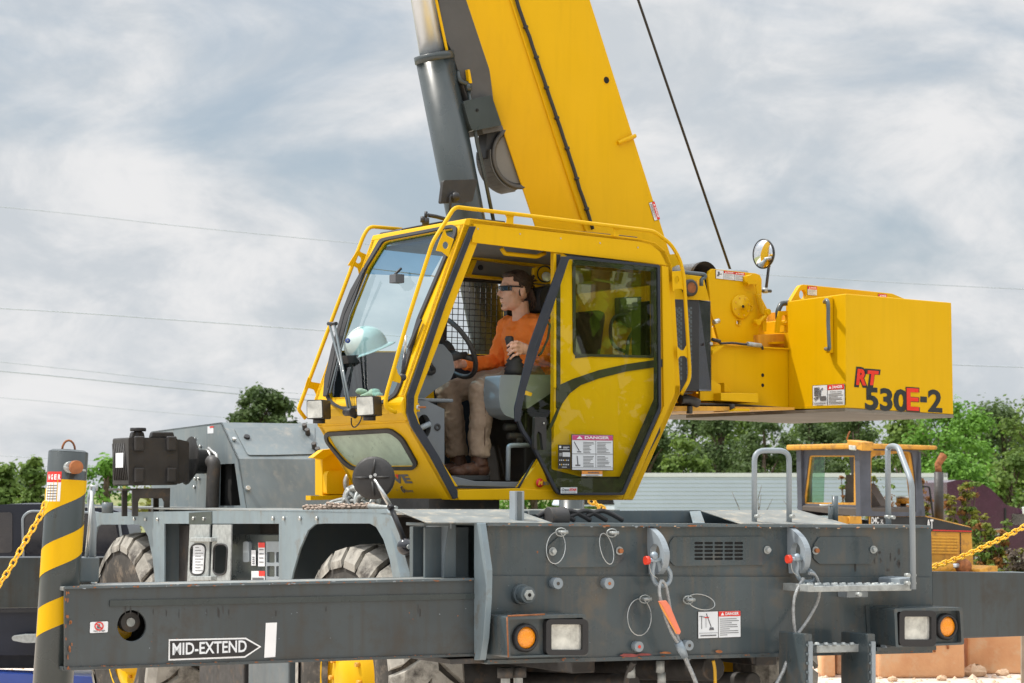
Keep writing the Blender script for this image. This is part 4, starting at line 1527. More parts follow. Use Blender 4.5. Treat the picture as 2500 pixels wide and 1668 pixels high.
for xs_ in ((315, 430), (685, 790)):
    x0, x1 = xs_
    uu = C.uvz(C.V(*z4((x0, 1400))[0], -.02))[0]
    bb = MB()
    bb.prism(C.Vs(z4((x0, 1385), (x1 - 35, 1385), (x1 - 35, 1640), (x0, 1640)), -.10), C.v * .012, 'dark_metal')
    bb.prism(C.Vs(rnd(z4((x1 - 42, 1285), (x1 - 2, 1285), (x1, 1640), (x1 - 42, 1640)), 4), -.32), C.v * .23, 'grey_shaded')
    bb.prism(C.Vs(z4((x1 - 18, 1330), (x1 + 3, 1330), (x1 + 3, 1640), (x1 - 18, 1640)), -.335), C.v * .012, 'grey_light')
    for k in range(5):
        c = C.V(*z4((x0 + 18, 1400 + 50 * k))[0], -.10)
        bb.cyl(c, c - C.v * .015, .012, 'galv', 6)
        c = C.V(*z4((x1 - 30, 1350 + 52 * k))[0], -.33)
        bb.cyl(c, c - C.v * .005, .008, 'grey', 6)
    bb.build('ladder_side', crane, .004)


def rail(pts, v, r=.0145, m='grey_light'):
    q = [C.V(x_, y_, v if not isinstance(v, (list, tuple)) else v[i]) for i, (x_, y_) in enumerate(pts)]
    return q


hoop = ropen(z4((98, 655), (98, 235), (297, 235), (297, 655)), 26, 6)
MB().tube([C.V(x_, y_, .04) for x_, y_ in hoop], .0145, 'grey_light', 12).build('grab_rail', crane)
r2 = ropen(z4((866, 658), (862, 210), (920, 210), (1000, 420), (1008, 1030)), 20, 6)
MB().tube([C.V(x_, y_, .04 - .30 * max(0, min(1, (x_ - 2169) / 55))) for x_, y_ in r2], .0155, 'grey_light', 12).build('grab_rail', crane)
b = MB()
for q in z4((105, 612), (305, 612), (850, 615), (880, 618)):
    c = on(C, q, .02)
    b.cyl(c, c - C.v * .03, .011, 'galv', 6)
b.build('rail_bolt', crane)
b = MB()
c = C.V(*z4((560, 650))[0], .15)
t_ = C.V(*z4((560, 495))[0], .15)
b.cyl(c, t_, .017, 'grey', 14)
b.cyl(C.V(*z4((533, 650))[0], .13), C.V(*z4((533, 540))[0], .13), .012, 'grey', 12)
b.cyl(C.V(*z4((470, 549))[0], .12), C.V(*z4((548, 549))[0], .12), .005, 'steel', 8)
b.build('hinge_post', crane)
b = MB()
c = C.V(*z3((385, 300))[0], .05)
t_ = C.V(*z3((385, 62))[0], .05)
q = [C.V(x_, y_, .04) for x_, y_ in z3((345, 298), (418, 298), (418, 62), (345, 62))]
b.prism(q, C.v * .06, 'grey_light')
b.prism([C.V(x_, y_, .035) for x_, y_ in z3((365, 296), (400, 296), (400, 64), (365, 64))], C.v * .004, 'grey')
b.build('stub_post', crane, .004)

# --- outrigger beams
def beam(face, name, v0, depth, mark=True):
    bb = MB()
    hole = []
    if mark:
        hole = [C.Vs(ellp(322, 1528, 35, 38, 26), v0)]
    bb.prism(C.Vs(face, v0), C.v * .02, 'beam', hole)
    u_a, u_b = C.uvz(C.V(*face[0], v0))[0], C.uvz(C.V(*face[1], v0))[0]
    zt, zb = C.V(*face[1], v0).z, C.V(*face[2], v0).z
    bb.box(C, u_a, u_b, v0 + .0205, v0 + depth, zt - .02, zt - .001, 'grey_deck' if mark else 'grey')
    bb.box(C, u_a, u_b, v0 + .0205, v0 + depth, zb + .001, zb + .02, 'beam')
    bb.box(C, u_a, u_b, v0 + depth, v0 + depth + .02, zb, zt, 'beam')
    return bb.build(name, crane, .004)


bm = beam([(158, 1433), (1171, 1412), (1171, 1601), (158, 1636)], 'outrigger_beam', .06 - .06, .30)
b = MB()
b.prism(C.Vs(rnd([(268, 1466), (1169, 1449), (1169, 1462), (268, 1481)], 3), -.008), C.v * .0075, 'cyl_grey')
b.prism(C.Vs([(160, 1432), (1170, 1411), (1170, 1417), (160, 1438)], -.012), C.v * .0115, 'grey')
b.prism(C.Vs([(160, 1630), (1170, 1596), (1170, 1602), (160, 1637)], -.012), C.v * .0115, 'beam')
b.build('wear_strip', bm, .003)
b = MB()
o_ = C.V(413, 1613, -.002)


def bs(pts, k, m): b.prism(C.Vs(pts, -.0015 * k), -C.v * .001, m)


bs([(412, 1561), (600, 1557), (638, 1579), (598, 1606), (411, 1613)], 1, 'white')
bs([(415, 1565), (599, 1561), (632, 1579.5), (597, 1602), (415, 1609)], 2, 'sticker_black')
o_ = C.V(421, 1602, -.0055)
x_ = (C.V(605, 1594, -.0055) - o_)
w_ = x_.length
b.text('MID-EXTEND', o_ + Z * .004, x_.normalized(), Z, w_ * .985, .054, 'sticker_white', .02)
b.build('mid_extend_sign', bm)
b = MB()
bs([(649, 1521), (676, 1520), (672, 1604), (645, 1606)], 1, 'white')
b.build('white_mark', bm)
b = MB()
bs(rnd([(219, 1518), (265, 1516), (264, 1545), (218, 1547)], 3), 1, 'sticker_black')
bs(rnd([(220, 1519), (264, 1517), (263, 1544), (219, 1546)], 3), 2, 'sticker_white')
b.tube([C.V(x_, y_, -.006) for x_, y_ in ellp(242, 1529, 10, 9.5, 18)], .0028, 'sticker_red', 5, closed=True)
b.tube([C.V(235, 1522.5, -.006), C.V(249, 1535.5, -.006)], .0028, 'sticker_red', 5)
bs([(238, 1525), (244, 1524), (244, 1530), (248, 1532), (248, 1534), (237, 1535)], 4, 'print')
b.text('NO STEP', C.V(229, 1543.5, -.006), C.u, Z, .052, .008, 'print', .02)
b.build('no_step_sticker', bm)
b = MB()
c = C.V(310, 1518, .12)
b.cyl(c, c - C.v * .05, .045, 'dark_metal', 18)
b.cyl(c - C.v * .05, c - C.v * .055, .020, 'galv', 14)
for k in range(7):
    c = C.V(292 + 4 * k, 1548 - 3 * abs(k - 3), .15)
    b.ell(c, .012, .012, .03, 'chain_yellow')
b.build('beam_pin', bm)
# the front beam of the other side, staggered behind, and the rear beam far away at the left
b2 = beam([(2277, 1395), (2560, 1399), (2560, 1552), (2277, 1558)], 'outrigger_beam', .32, .30, False)
r0 = C.uvz(C.U(215, 1362, -.1))
b3 = MB()
vR = 6.45
f_ = C.Vs([(-140, 1361), (345, 1361), (345, 1482), (-140, 1487)], vR)
b3.prism(f_, C.v * .3, 'beam')
b3.build('outrigger_beam', crane, .006)

# --- striped jack at the beam's end
jt, jb = C.V(167, 1105, .16), C.V(128, 1690, .16)
ax = (jt - jb).normalized()
rj = 49.0 / 5600 * jt.y * .985
jk = MB()
Lj = (jt - jb).length
jk.lathe(jb - ax * .25, ax, [(0, 0), (0, rj), (Lj + .25, rj), (Lj + .253, rj - .004)], 'cyl_grey', 40)
jk.lathe(jt + ax * .0, ax, [(.003, rj * .99), (.012, rj * .8), (.016, 0)], 'cyl_grey', 40)
jo = jk.build('outrigger_jack', crane)
# yellow tape wound round it
xa = ax.cross(C.v).normalized()
ya = ax.cross(xa)
vs, fs = [], []
pitch = .272
nseg = 30
tot = int(nseg * 2.45)
Ztop = (C.V(167, 1172, .16) - jb).dot(ax)
for i in range(tot + 1):
    a = 2 * PI * i / nseg
    zc = Ztop + .08 - .42 * .272 - pitch * 2.0 + (i / nseg - 0.25) * pitch
    for dz in (-.063, .063):
        zz_ = min(zc + dz, Ztop)
        vs.append(jb + ax * zz_ + (xa * math.cos(a) + ya * math.sin(a)) * (rj + .0015))
for i in range(tot):
    fs.append((2 * i, 2 * i + 1, 2 * i + 3, 2 * i + 2))
st = MB().add(vs, fs, 'yellow', True)
st.build('yellow_stripe', jo)
b = MB()
c = C.V(180, 1141, .16 - rj)
b.cyl(c + C.v * .02, c - C.v * .05, .030, 'rust', 16)
b.cyl(c + C.v * .01 + C.u * -.02, c - C.v * .02 + C.u * -.02, .026, 'galv', 12)
b.tube([c - C.u * .05 - C.v * .02, c + C.u * .05 - C.v * .02 - Z * .015], .005, 'galv', 6)
b.build('jack_pin', jo, .004)
lp = [jt + ax * .01 + C.u * (.03 * math.cos(a)) + Z * (.045 * math.sin(a)) for a in [PI * k / 8 for k in range(9)]]
MB().tube(lp, .005, 'rust', 6).build('lifting_eye', jo)
b = MB()
o_ = jt - ax * .135
# sticker wrapped round the left of the tube
for (z0s, z1s, m_, rr_) in ((-.085, .0, 'sticker_white', .0015), (.0, .048, 'sticker_red', .0015)):
    vs, fs = [], []
    for k in range(9):
        a = R(-178 + 7 * k)
        d_ = C.u * math.cos(a) + C.v * math.sin(a)
        for zz_ in (z0s, z1s):
            vs.append(o_ + ax * zz_ + d_ * (rj + rr_))
    fs = [(2 * k, 2 * k + 1, 2 * k + 3, 2 * k + 2) for k in range(8)]
    b.add(vs, fs, m_, True)
for k in range(6):
    vs = []
    for j in range(7):
        a = R(-172 + 6.5 * j)
        d_ = C.u * math.cos(a) + C.v * math.sin(a)
        for zz_ in (-.012 - .012 * k, -.016 - .012 * k):
            vs.append(o_ + ax * zz_ + d_ * (rj + .0025))
    b.add(vs, [(2 * j, 2 * j + 1, 2 * j + 3, 2 * j + 2) for j in range(6)], 'print', True)
for ch, a in zip('NGER', (-168, -156, -144, -132)):
    d_ = C.u * math.cos(R(a)) + C.v * math.sin(R(a))
    tn = C.u * -math.sin(R(a)) + C.v * math.cos(R(a))
    b.text(ch, o_ + ax * .012 + d_ * (rj + .003), tn, ax, .014, .024, 'white', .04)
b.build('danger_sticker', jo)
# hose guard and socket beside it
b = MB()
b.prism(C.Vs(z1((432, 870), (555, 870), (550, 1005), (430, 1005)), .22), C.v * .15, 'grey')
b.build('jack_socket', crane, .004)
b = MB()
b.tube([C.V(*q, .3) for q in z1((512, 870), (520, 700), (500, 540), (520, 480))], .016, 'grey_light', 10)
b.tube([C.V(*q, .28) for q in z1((480, 870), (495, 720), (512, 500))], .008, 'steel', 8)
b.cyl(C.V(*z1((500, 480))[0], .3), C.V(*z1((540, 482))[0], .3), .014, 'galv', 10)
b.build('hydraulic_pipe', crane)

# --- engine hood, air cleaner and its stand
def z7(*p): return z1(*p)


hu = .50
h_side = z1((842, 168), (1230, 117), (1325, 320), (1375, 602), (1340, 640), (842, 640))
b = MB()
hole = z1((1222, 350), (1305, 346), (1338, 580), (1217, 582))
ps = C.Us(h_side, hu)
b.prism(ps, C.u * .01, 'grey_hood', [C.Us(hole, hu)])
# the sloping end: a skin from side to side
W_ = 1.6
e_ = [C.U(*q, hu) for q in z1((1230, 117), (1325, 320), (1375, 602))]
far_ = [p_ + C.u * W_ for p_ in e_]
for i in (0, 1):
    b.hexa([e_[i], e_[i + 1], far_[i + 1], far_[i]], [p_ + Vector((0, 0, -.012)) + C.v * .01 for p_ in (e_[i], e_[i + 1], far_[i + 1], far_[i])], 'grey_hood')
tb = C.U(*z1((842, 168))[0], hu)
b.hexa([tb, e_[0], far_[0], tb + C.u * W_], [p_ - Z * .012 for p_ in (tb, e_[0], far_[0], tb + C.u * W_)], 'grey_hood')
b.prism([p_ + C.u * W_ for p_ in ps], -C.u * .01, 'grey_hood')
ho = b.build('engine_hood', crane, .006)
b = MB()
vv0 = C.uvz(e_[1])[1]
b.box(C, hu + .05, hu + W_ - .05, vv0 + .25, C.uvz(tb)[1] - .1, 1.45, e_[1].z, 'dark_hole')
b.build('engine', ho)
# door panel on the slope with latches
nrm = (e_[1] - e_[0]).cross(far_[0] - e_[0]).normalized()
if nrm.y > 0:
    nrm = -nrm


def hs_(px, py, off=.003): return hit(px, py, e_[0] + nrm * off, nrm)


q = [hs_(x_, y_) for x_, y_ in rnd(z1((1300, 150), (1380, 302), (1500, 302)) + [(768, 1110), (768, 1040)], 6)]
b = MB().prism(q, nrm * .006, 'grey_hood')
b.build('hood_door', ho, .003)
n2 = (e_[2] - e_[1]).cross(far_[1] - e_[1]).normalized()
if n2.y > 0:
    n2 = -n2
for x_, y_, r_ in ((571, 1075, .015), (602, 1070, .022), (604, 1194, .018)):
    c = hs_(x_, y_, .004) if y_ < 1120 else hit(x_, y_, e_[1] + n2 * .004, n2)
    nn = nrm if y_ < 1120 else n2
    MB().cyl(c, c + nn * .02, r_, 'black' if r_ > .02 else 'steel', 12).build('hood_latch', ho, .003)
for x_, y_ in ((745, 1050), (752, 1062), (768, 1096), (777, 1108)):
    c = hs_(x_, y_, .006)
    MB().cyl(c, c + nrm * .05 - C.u * .02, .018, 'dark_metal', 10).build('hood_hinge', ho, .003)
for q in z1((1088, 210), (1085, 478), (1100, 252), (1118, 252), (1090, 432), (1110, 432)):
    c = C.U(*q, hu - .002)
    MB().cyl(c, c - C.u * .015, .012, 'steel', 6).build('hood_bolt', ho)
b = MB()
q = C.Us(z1((1155, 180), (1188, 178), (1188, 140), (1155, 140)), hu - .001)
b.prism(q, -C.u * .001, 'sticker_white')
b.prism(C.Us(z1((1167, 148), (1188, 146), (1188, 138), (1167, 140)), hu - .003), -C.u * .001, 'sticker_red')
b.build('danger_sticker', ho)
# air cleaner: box between u = .1 and u = .42
ua = .08
vA0 = C.uvz(C.U(*z1((990, 300))[0], ua))[1]
b = MB()
fr_ = z1((715, 200), (990, 205), (990, 465), (715, 470))
vf = 5.0
fq = C.Vs(rnd(fr_, 6), vf)
# the case's long face looks at the viewer, its ribbed end looks left
b.prism(fq, C.v * .34, 'black_plastic')
end_ = [C.U(*q, C.uvz(C.V(*z1((715, 300))[0], vf))[0]) for q in z1((640, 205), (715, 200), (715, 470), (640, 455))]
b.build('air_cleaner', crane, .02)
ac = bpy.data.objects['air_cleaner']
uu0 = C.uvz(C.V(*z1((715, 300))[0], vf))[0]
b = MB()
b.prism(C.Vs(rnd(z1((990, 210), (1052, 225), (1052, 440), (990, 462)), 4), vf + .03), C.v * .28, 'black_plastic')
q0 = C.V(*z1((1052, 300))[0], vf + .17)
za, zb_ = C.V(*z1((1052, 250))[0], vf + .1).z, C.V(*z1((1052, 410))[0], vf + .1).z
zc_ = (za + zb_) / 2
p1_ = C.V(*z1((1050, 330))[0], vf + .17)
p2_ = C.V(*z1((1090, 335))[0], vf + .17)
p3_ = C.V(*z1((1165, 337))[0], vf + .17)
b.tube([p1_, p2_, p3_], [.17, .085, .083], 'black_plastic', 20)
b.tube([p3_ - C.u * .03, p3_ - C.u * .012], .088, 'steel', 20)
b.build('intake_pipe', ac)
b = MB()
for k in range(8):
    t0 = C.w(uu0 - .002, vf + .03 + .04 * k, 0)
    for zz_ in (0,):
        zl = C.V(*z1((715, 455))[0], vf).z + .02
        zh = C.V(*z1((715, 215))[0], vf).z - .02
        b.tube([C.w(uu0 - .003, vf + .02 + .038 * k, zl), C.w(uu0 - .003, min(vf + .33, vf + .10 + .038 * k), zh)], .006, 'black_plastic', 4)
b.prism([C.w(uu0 - .006, vf + .09, zc_ - .05), C.w(uu0 - .006, vf + .25, zc_ - .05), C.w(uu0 - .006, vf + .25, zc_ + .05), C.w(uu0 - .006, vf + .09, zc_ + .05)], -C.u * .002, 'sticker_white')
b.build('ribbed_end', ac)
for qx in (770, 950):
    for qy in (235, 410):
        c = C.V(*z1((qx, qy))[0], vf)
        MB().prism([c - C.u * .035 - Z * .05, c + C.u * .035 - Z * .05, c + C.u * .035 + Z * .05, c - C.u * .035 + Z * .05], -C.v * .03, 'black_plastic').build('clip', ac, .01)
for qx in (770, 880, 935):
    c = C.V(*z1((qx, 203))[0], vf + .1)
    MB().prism([c - C.u * .05, c + C.u * .05, c + C.u * .04 + Z * .04, c - C.u * .04 + Z * .04], C.v * .06, 'black_plastic').build('lid_rib', ac, .008)
c = C.V(*z1((768, 200))[0], vf + .12)
MB().cyl(c, c + Z * .04, .03, 'black', 12).cyl(c + Z * .04, c + Z * .065, .055, 'black', 14).build('rain_cap', ac, .005)
b = MB()
st_o = z1((737, 485), (945, 485), (945, 640), (915, 640), (915, 560), (905, 540), (780, 540), (770, 560), (770, 640), (737, 640))
b.prism(C.Vs(st_o, vf + .02), C.v * .02, 'dark_metal')
b.prism([p_ - C.u * .0 for p_ in C.Vs(z1((680, 490), (710, 490), (710, 640), (680, 640)), vf + .32)], C.v * .02, 'dark_metal')
b.prism(C.Vs(z1((680, 485), (945, 485), (945, 497), (680, 497)), vf + .02), C.v * .3, 'dark_metal')
b.prism(C.Vs(z1((855, 500), (885, 500), (885, 640), (855, 640)), vf + .30), C.v * .02, 'dark_metal')
b.build('cleaner_stand', crane, .003)
MB().cyl(C.V(*z1((598, 622))[0], vf), C.V(*z1((598, 563))[0], vf), .038, 'grey', 14).build('stub_post', crane)
b = MB()
b.tube(bez([C.U(*q, hu - .1) for q in z1((1175, 335), (1190, 350), (1185, 450), (1180, 600))], 6), .045, 'dark_metal', 14)
b.tube([C.U(*q, hu - .08) for q in z1((1160, 262), (1205, 300), (1208, 400))], .012, 'steel', 8)
b.build('heat_shield', crane)

# --- round convex mirror standing on the front corner of the carrier, seen from behind
mm_ = MB()
mc = C.V(911, 1167, 1.0)
nd = (mc - EYE).normalized()
nd = Vector((nd.x + .25, nd.y, -.05)).normalized()
rm = 52.5 / 5600 * mc.y
mm_.lathe(mc, nd, [(-.02, 0), (-.018, rm * .5), (-.006, rm * .88), (0, rm), (.02, rm), (.02, rm * .96)], 'black_plastic', 40)
mo = mm_.build('rear_view_mirror', crane)
b = MB()
xx = nd.cross(Z).normalized()
yy = xx.cross(nd).normalized()
if yy.z < 0:
    yy = -yy
for a in (0.05, PI / 2 - .15, PI, -PI / 2 + .1):
    d_ = xx * math.cos(a) + yy * math.sin(a)
    b.tube([mc - nd * .020 + d_ * .02, mc - nd * .020 + d_ * rm * .86], [.008, .005], 'black_plastic', 6)
b.build('mirror_rib', mo)
b = MB()
m1 = C.V(915, 1170, .985)
m2 = C.V(954, 1238, .93)
m3 = C.V(988, 1320, .86)
b.cyl(m1, m2, .013, 'steel', 12)
b.cyl(m2, m3, .014, 'black', 12)
b.cyl(m2 - (m3 - m2) * .05, m2 + (m3 - m2) * .06, .018, 'black', 12)
for q in ((906, 1164), (917, 1160)):
    c = C.V(*q, .98)
    b.cyl(c + nd * .0, c - nd * .012, .009, 'steel', 8)
b.build('mirror_arm', mo)
c = C.V(990, 1335, .84)
MB().ell(c, .045, .04, .045, 'black_gloss').cyl(c - C.v * .03, c - C.v * .048, .012, 'galv', 10).cyl(c + C.v * .03, C.V(980, 1338, 1.0), .02, 'black', 8).build('mirror_base', mo)
# the glass of that mirror, looking back at the driver
MB().lathe(mc + nd * .0215, nd, [(0, rm * .95), (.01, rm * .6), (.014, 0)], 'mirror', 32).build('mirror_glass', mo)

# paint chips, rust and drips on the steel


def chips(n, x0, x1, yf, v_, mats_, parent, seed, sz=(1, 3), asp=1.0):
    rr = random.Random(seed)
    bb = MB()
    for _ in range(n):
        px = rr.uniform(x0, x1)
        py = yf(px, rr)
        w_, h_ = rr.uniform(*sz), rr.uniform(*sz) * asp
        m_ = rr.choice(mats_)
        bb.flat([C.V(px + w_ * math.cos(a) * rr.uniform(.5, 1.1), py + h_ * math.sin(a) * rr.uniform(.5, 1.1), v_) for a in [2 * PI * k / 8 for k in range(8)]], m_)
    o = bb.build('paint_chips', parent)
    return o


top_l = lambda px, rr: 1433 - (px - 158) * .0205 + rr.uniform(0, 5)
chips(70, 165, 1165, top_l, -.0125, ['rust', 'grey_light', 'rust'], bm, 1, (1, 6), .35)
chips(60, 165, 1165, lambda px, rr: 1634 - (px - 158) * .0345 - rr.uniform(0, 5), -.0125, ['rust', 'rust', 'dark_metal'], bm, 2, (1, 7), .3)
chips(16, 300, 1160, lambda px, rr: 1492 + rr.uniform(-4, 8), -.0012, ['dark_metal', 'black_plastic'], bm, 3, (1.0, 2.2), 7)
chips(26, 300, 1160, lambda px, rr: rr.uniform(1485, 1600), -.0012, ['grey_light', 'dark_metal', 'rust'], bm, 4, (.7, 2.2), .9)
chips(14, 160, 176, lambda px, rr: rr.uniform(1436, 1636), -.0125, ['rust'], bm, 5, (1.5, 4), 2.2)
chips(60, 1195, 2270, lambda px, rr: 1284 + (px - 1190) * .0055 + rr.uniform(-5, 2), -.031, ['rust', 'grey_light', 'rust', 'concrete_pale'], hs, 6, (1, 6), .4)
chips(50, 1195, 2270, lambda px, rr: 1613 - (px - 1190) * .0235 + rr.uniform(-1, 5), -.0365, ['rust', 'rust', 'dark_metal'], hs, 7, (1, 6), .4)
chips(34, 1200, 2260, lambda px, rr: rr.uniform(1415, 1575), -.0190, ['grey_light', 'dark_metal', 'rust'], hs, 8, (.6, 2.0), .9)
chips(12, 2080, 2200, lambda px, rr: rr.uniform(1345, 1400), -.0012, ['dark_metal', 'black_plastic'], hs, 9, (1.5, 5), 3)
# ------------------------------------------------------------------ the crane: turned upper works


def z8(*p): return [(950 + X / 2.8, Y / 2.8) for X, Y in p]
def z9(*p): return [(1600 + X / 2.9375, 550 + Y / 2.9375) for X, Y in p]
def zw(*p): return [(1640 + X / 3.733, 630 + Y / 3.733) for X, Y in p]


VB = 1.08                 # near face of the boom
BW = .52
# boom: side plate with the crease along it, upper web and lower web
def lin(a, b, t): return (a[0] + (b[0] - a[0]) * t, a[1] + (b[1] - a[1]) * t)


L0, L1 = (1120, 0), (1303, 546)
M0, M1 = (1251, 0), (1432, 560)
R0, R1 = (1441, 0), (1618, 560)
t0, t1 = -1.6, 1.40
Lp = [S.V(*lin(L0, L1, t0), VB + .14), S.V(*lin(L0, L1, t1), VB + .14)]
Mp = [S.V(*lin(M0, M1, t0), VB), S.V(*lin(M0, M1, t1), VB)]
Rp = [S.V(*lin(R0, R1, t0), VB), S.V(*lin(R0, R1, t1), VB)]
b = MB()
near = [[Lp[0], Mp[0], Rp[0]], [Lp[1], Mp[1], Rp[1]]]
ring = []
for i in (0, 1):
    l_, m_, r_ = near[i]
    lf_ = S.V(*lin((L0[0] + 3, L0[1]), (L1[0] + 3, L1[1]), (t0, t1)[i]), VB + .34)
    ring.append([l_, m_, r_, r_ + S.v * BW, m_ + S.v * BW, lf_])
b.hexa(ring[0], ring[1], 'yellow')
boom = b.build('boom', crane, .008)
b = MB()
ln_ = [S.V(*lin((1247, 0), (1428, 560), t), VB - .004) for t in (t0, t1)]
b.tube(ln_, .006, 'yellow', 6)
b.build('boom_seam', boom)
hz = []
rh = random.Random(3)
for k in range(60):
    t = t0 + (1.0 - t0) * k / 59
    hz.append(S.V(1261 + (1447 - 1261) * t + rh.uniform(-1, 1) + 2.5 * math.sin(PI * max(0, t)), 560 * t, VB - .02))
b = MB().tube(hz, .0115, 'rubber', 8)
for k in range(0, 60, 3):
    c = hz[k]
    d_ = (hz[min(k + 1, 59)] - hz[max(k - 1, 0)]).normalized()
    b.cyl(c - d_ * .008, c + d_ * .008, .017, 'black', 8)
b.build('boom_hose', boom)
c = S.V(1480, 196, VB)
MB().lathe(c, S.v, [(-.002, 0), (-.0021, .022)], 'dark_hole', 18).lathe(c, S.v, [(-.002, .022), (-.006, .024), (0, .027)], 'yellow', 18).build('pin_hole', boom)
b = MB()
b.cyl(S.V(1509, 349, VB - .01), S.V(1552, 331, VB - .03), .013, 'yellow', 10)
b.prism(S.Vs([(1511, 341), (1548, 328), (1550, 338), (1513, 353)], VB), -S.v * .012, 'yellow')
b.build('boom_bracket', boom, .002)
b = MB()
ax_ = (S.V(1611, 535, VB) - S.V(1597, 491, VB)).normalized()   # sticker reads downwards
up_ = (S.V(1597, 491, VB) - S.V(1584, 495, VB)).normalized()
o_ = S.V(1584, 496, VB - .002)
decal_danger(b, o_, ax_, up_, (S.V(1598, 538, VB) - S.V(1584, 495, VB)).length, (S.V(1597, 491, VB) - S.V(1584, 495, VB)).length, head=.48, n=-S.v, lines=4)
b.build('danger_sticker', boom)
# dark doubler under the boom foot, sheave housing
vu = VB + .12
b = MB()
b.prism(S.Vs([(1071, -120), (1160, -120), (1205, 245), (1142, 245), (1130, 210), (1104, 128), (1083, 84), (1071, 0)], vu), S.v * .26, 'brown_grey')
b.build('boom_stiffener', boom, .004)
b = MB()
b.tube([S.V(1058, -60, vu - .01), S.V(1065, 0, vu - .01), S.V(1092, 128, vu - .01), S.V(1098, 150, vu - .01)], .010, 'yellow', 6)
b.build('yellow_edge', boom)
b = MB()
b.prism(S.Vs(rnd([(1131, 247), (1200, 232), (1225, 306), (1154, 320), (1145, 300)], 5), vu - .05), S.v * .36, 'cyl_grey')
b.prism(S.Vs([(1176, 312), (1226, 306), (1230, 318), (1180, 327)], vu - .02), S.v * .3, 'brown_grey')
c = S.V(1165, 269, vu - .052)
b.cyl(c, c - S.v * .004, .010, 'dark_hole', 10)
b.build('sheave_housing', boom, .004)
b = MB()
c = S.V(1262, 385, vu + .04)
rr_ = .205
b.lathe(c, S.v, [(0, .06), (.0, .17), (-.02, .175), (-.03, rr_ - .01), (-.02, rr_), (.03, rr_ - .03), (.08, rr_ - .03), (.13, rr_), (.14, rr_ - .01), (.13, .17), (.1, 0)], 'brown_grey', 44)
b.lathe(c, S.v, [(-.001, 0), (-.002, .165)], 'headliner', 30)
b.prism([c + S.u * x_ + Z * z_ for x_, z_ in ((-.22, .20), (-.10, .22), (-.20, -.03), (-.24, -.02))], S.v * .1, 'black')
b.build('boom_sheave', boom)
b = MB()
pa = []
for k in range(11):
    a = R(172 + 9 * k)
    pa.append(c + (S.u * math.cos(a) + Z * math.sin(a)) * (rr_ + .012))
for k in range(10):
    b.prism([pa[k] - S.v * .03, pa[k + 1] - S.v * .03, pa[k + 1] + S.v * .13, pa[k] + S.v * .13], (pa[k] - c).normalized() * .008, 'brown_grey')
b.build('rope_guard', boom)

# lift cylinder
vc = VB + .20
k0 = S.V(1060, 137, vc)
k1 = S.V(1137, 530, vc)
ax_ = (k0 - k1).normalized()
rb_ = 47.5 / 5600 * k0.y
b = MB()
b.lathe(k1 - ax_ * 1.35, ax_, [(0, 0), (0, rb_), ((k0 - k1).length + 1.35, rb_), ((k0 - k1).length + 1.35, rb_ * .7)], 'cyl_grey', 40)
b.lathe(k0 - ax_ * .02, ax_, [(-.015, rb_), (-.012, rb_ * 1.06), (.032, rb_ * 1.06), (.036, rb_ * .9), (.036, rb_ * .65)], 'cyl_grey', 40)
c = S.V(1108, 190, vc - rb_ * .2)
cy = b.build('lift_cylinder', crane)
b = MB()
ct = S.V(1028, -40, vc)
dr = (S.V(1034, 0, vc) - k0)
rodax = (S.V(1034, 0, vc) - S.V(1055, 131, vc)).normalized()
rodc = S.V(1055, 131, vc)
b.lathe(rodc - rodax * .1, rodax, [(0, 0), (0, 31 / 5600 * k0.y), (2.2, 31 / 5600 * k0.y), (2.2, 0)], 'chrome', 40)
b.build('cylinder_rod', cy)
b = MB()
b.tube([S.V(1143, 215, vc - .1), S.V(1165, 350, vc - .1), S.V(1183, 430, vc - .1), S.V(1206, 545, vc - .1)], .0125, 'cyl_grey', 10)
b.cyl(S.V(1142, 205, vc - .1), S.V(1145, 222, vc - .1), .020, 'cyl_grey', 8)
b.tube(bez([S.V(1118, 175, vc - .08), S.V(1122, 195, vc - .1), S.V(1132, 202, vc - .1), S.V(1143, 205, vc - .1)], 4), .016, 'cyl_grey', 8)
b.prism(S.Vs([(1142, 170), (1147, 170), (1153, 203), (1146, 203)], vc - .12), S.v * .03, 'yellow')
b.build('cylinder_pipe', cy)

# hoist rope from the boom tip to the winch
vr = VB + .26
r0_, r1_ = S.V(1558, 0, vr), S.V(1786, 668, vr)
MB().tube([r0_ + (r0_ - r1_) * 2.2, r1_], .0088, 'black', 8).build('hoist_rope', crane)

# --- counterweight (side near the viewer traced from the photo, runs the full width of the machine)
vN = .0
cwN = [S.V(2065, 717, vN), S.V(2323, 739, vN), S.V(2328, 1012, vN), S.V(2066, 996, vN)]
dW = S.uvz(S.U(1924, 900, S.uvz(cwN[0])[0]))[1]          # end of the tall end block
u0, u1 = S.uvz(cwN[3])[0], S.uvz(cwN[2])[0]
b = MB()
frp = [cwN[0], cwN[1], cwN[2], cwN[3]]
# front-left end: the end block narrows a little towards its top at the inner side
inn = [S.U(1922, 736, u0), S.U(1925, 999, u0)]
back = [inn[0], inn[0] + (cwN[1] - cwN[0]), inn[1] + (cwN[2] - cwN[3]), inn[1]]
b.hexa(frp, back, 'yellow')
cw = b.build('counterweight', crane, .006)
b = MB()
zb_ = cwN[3].z
zt_ = cwN[0].z
b.hexa([S.w(u0 + .10, dW, zb_ + .02), S.w(u1, dW, zb_ + .02), S.w(u1, dW, zt_ - .12), S.w(u0 + .10, dW, zt_ - .12)],
       [S.w(u0 + .10, 2.5, zb_ + .02), S.w(u1, 2.5, zb_ + .02), S.w(u1, 2.5, zt_ - .12), S.w(u0 + .10, 2.5, zt_ - .12)], 'yellow')
b.build('counterweight_core', cw, .006)
b = MB()
b.box(S, u0 - .01, u1, dW + .05, 2.5, zb_ - .0, zb_ + .02, 'underside')
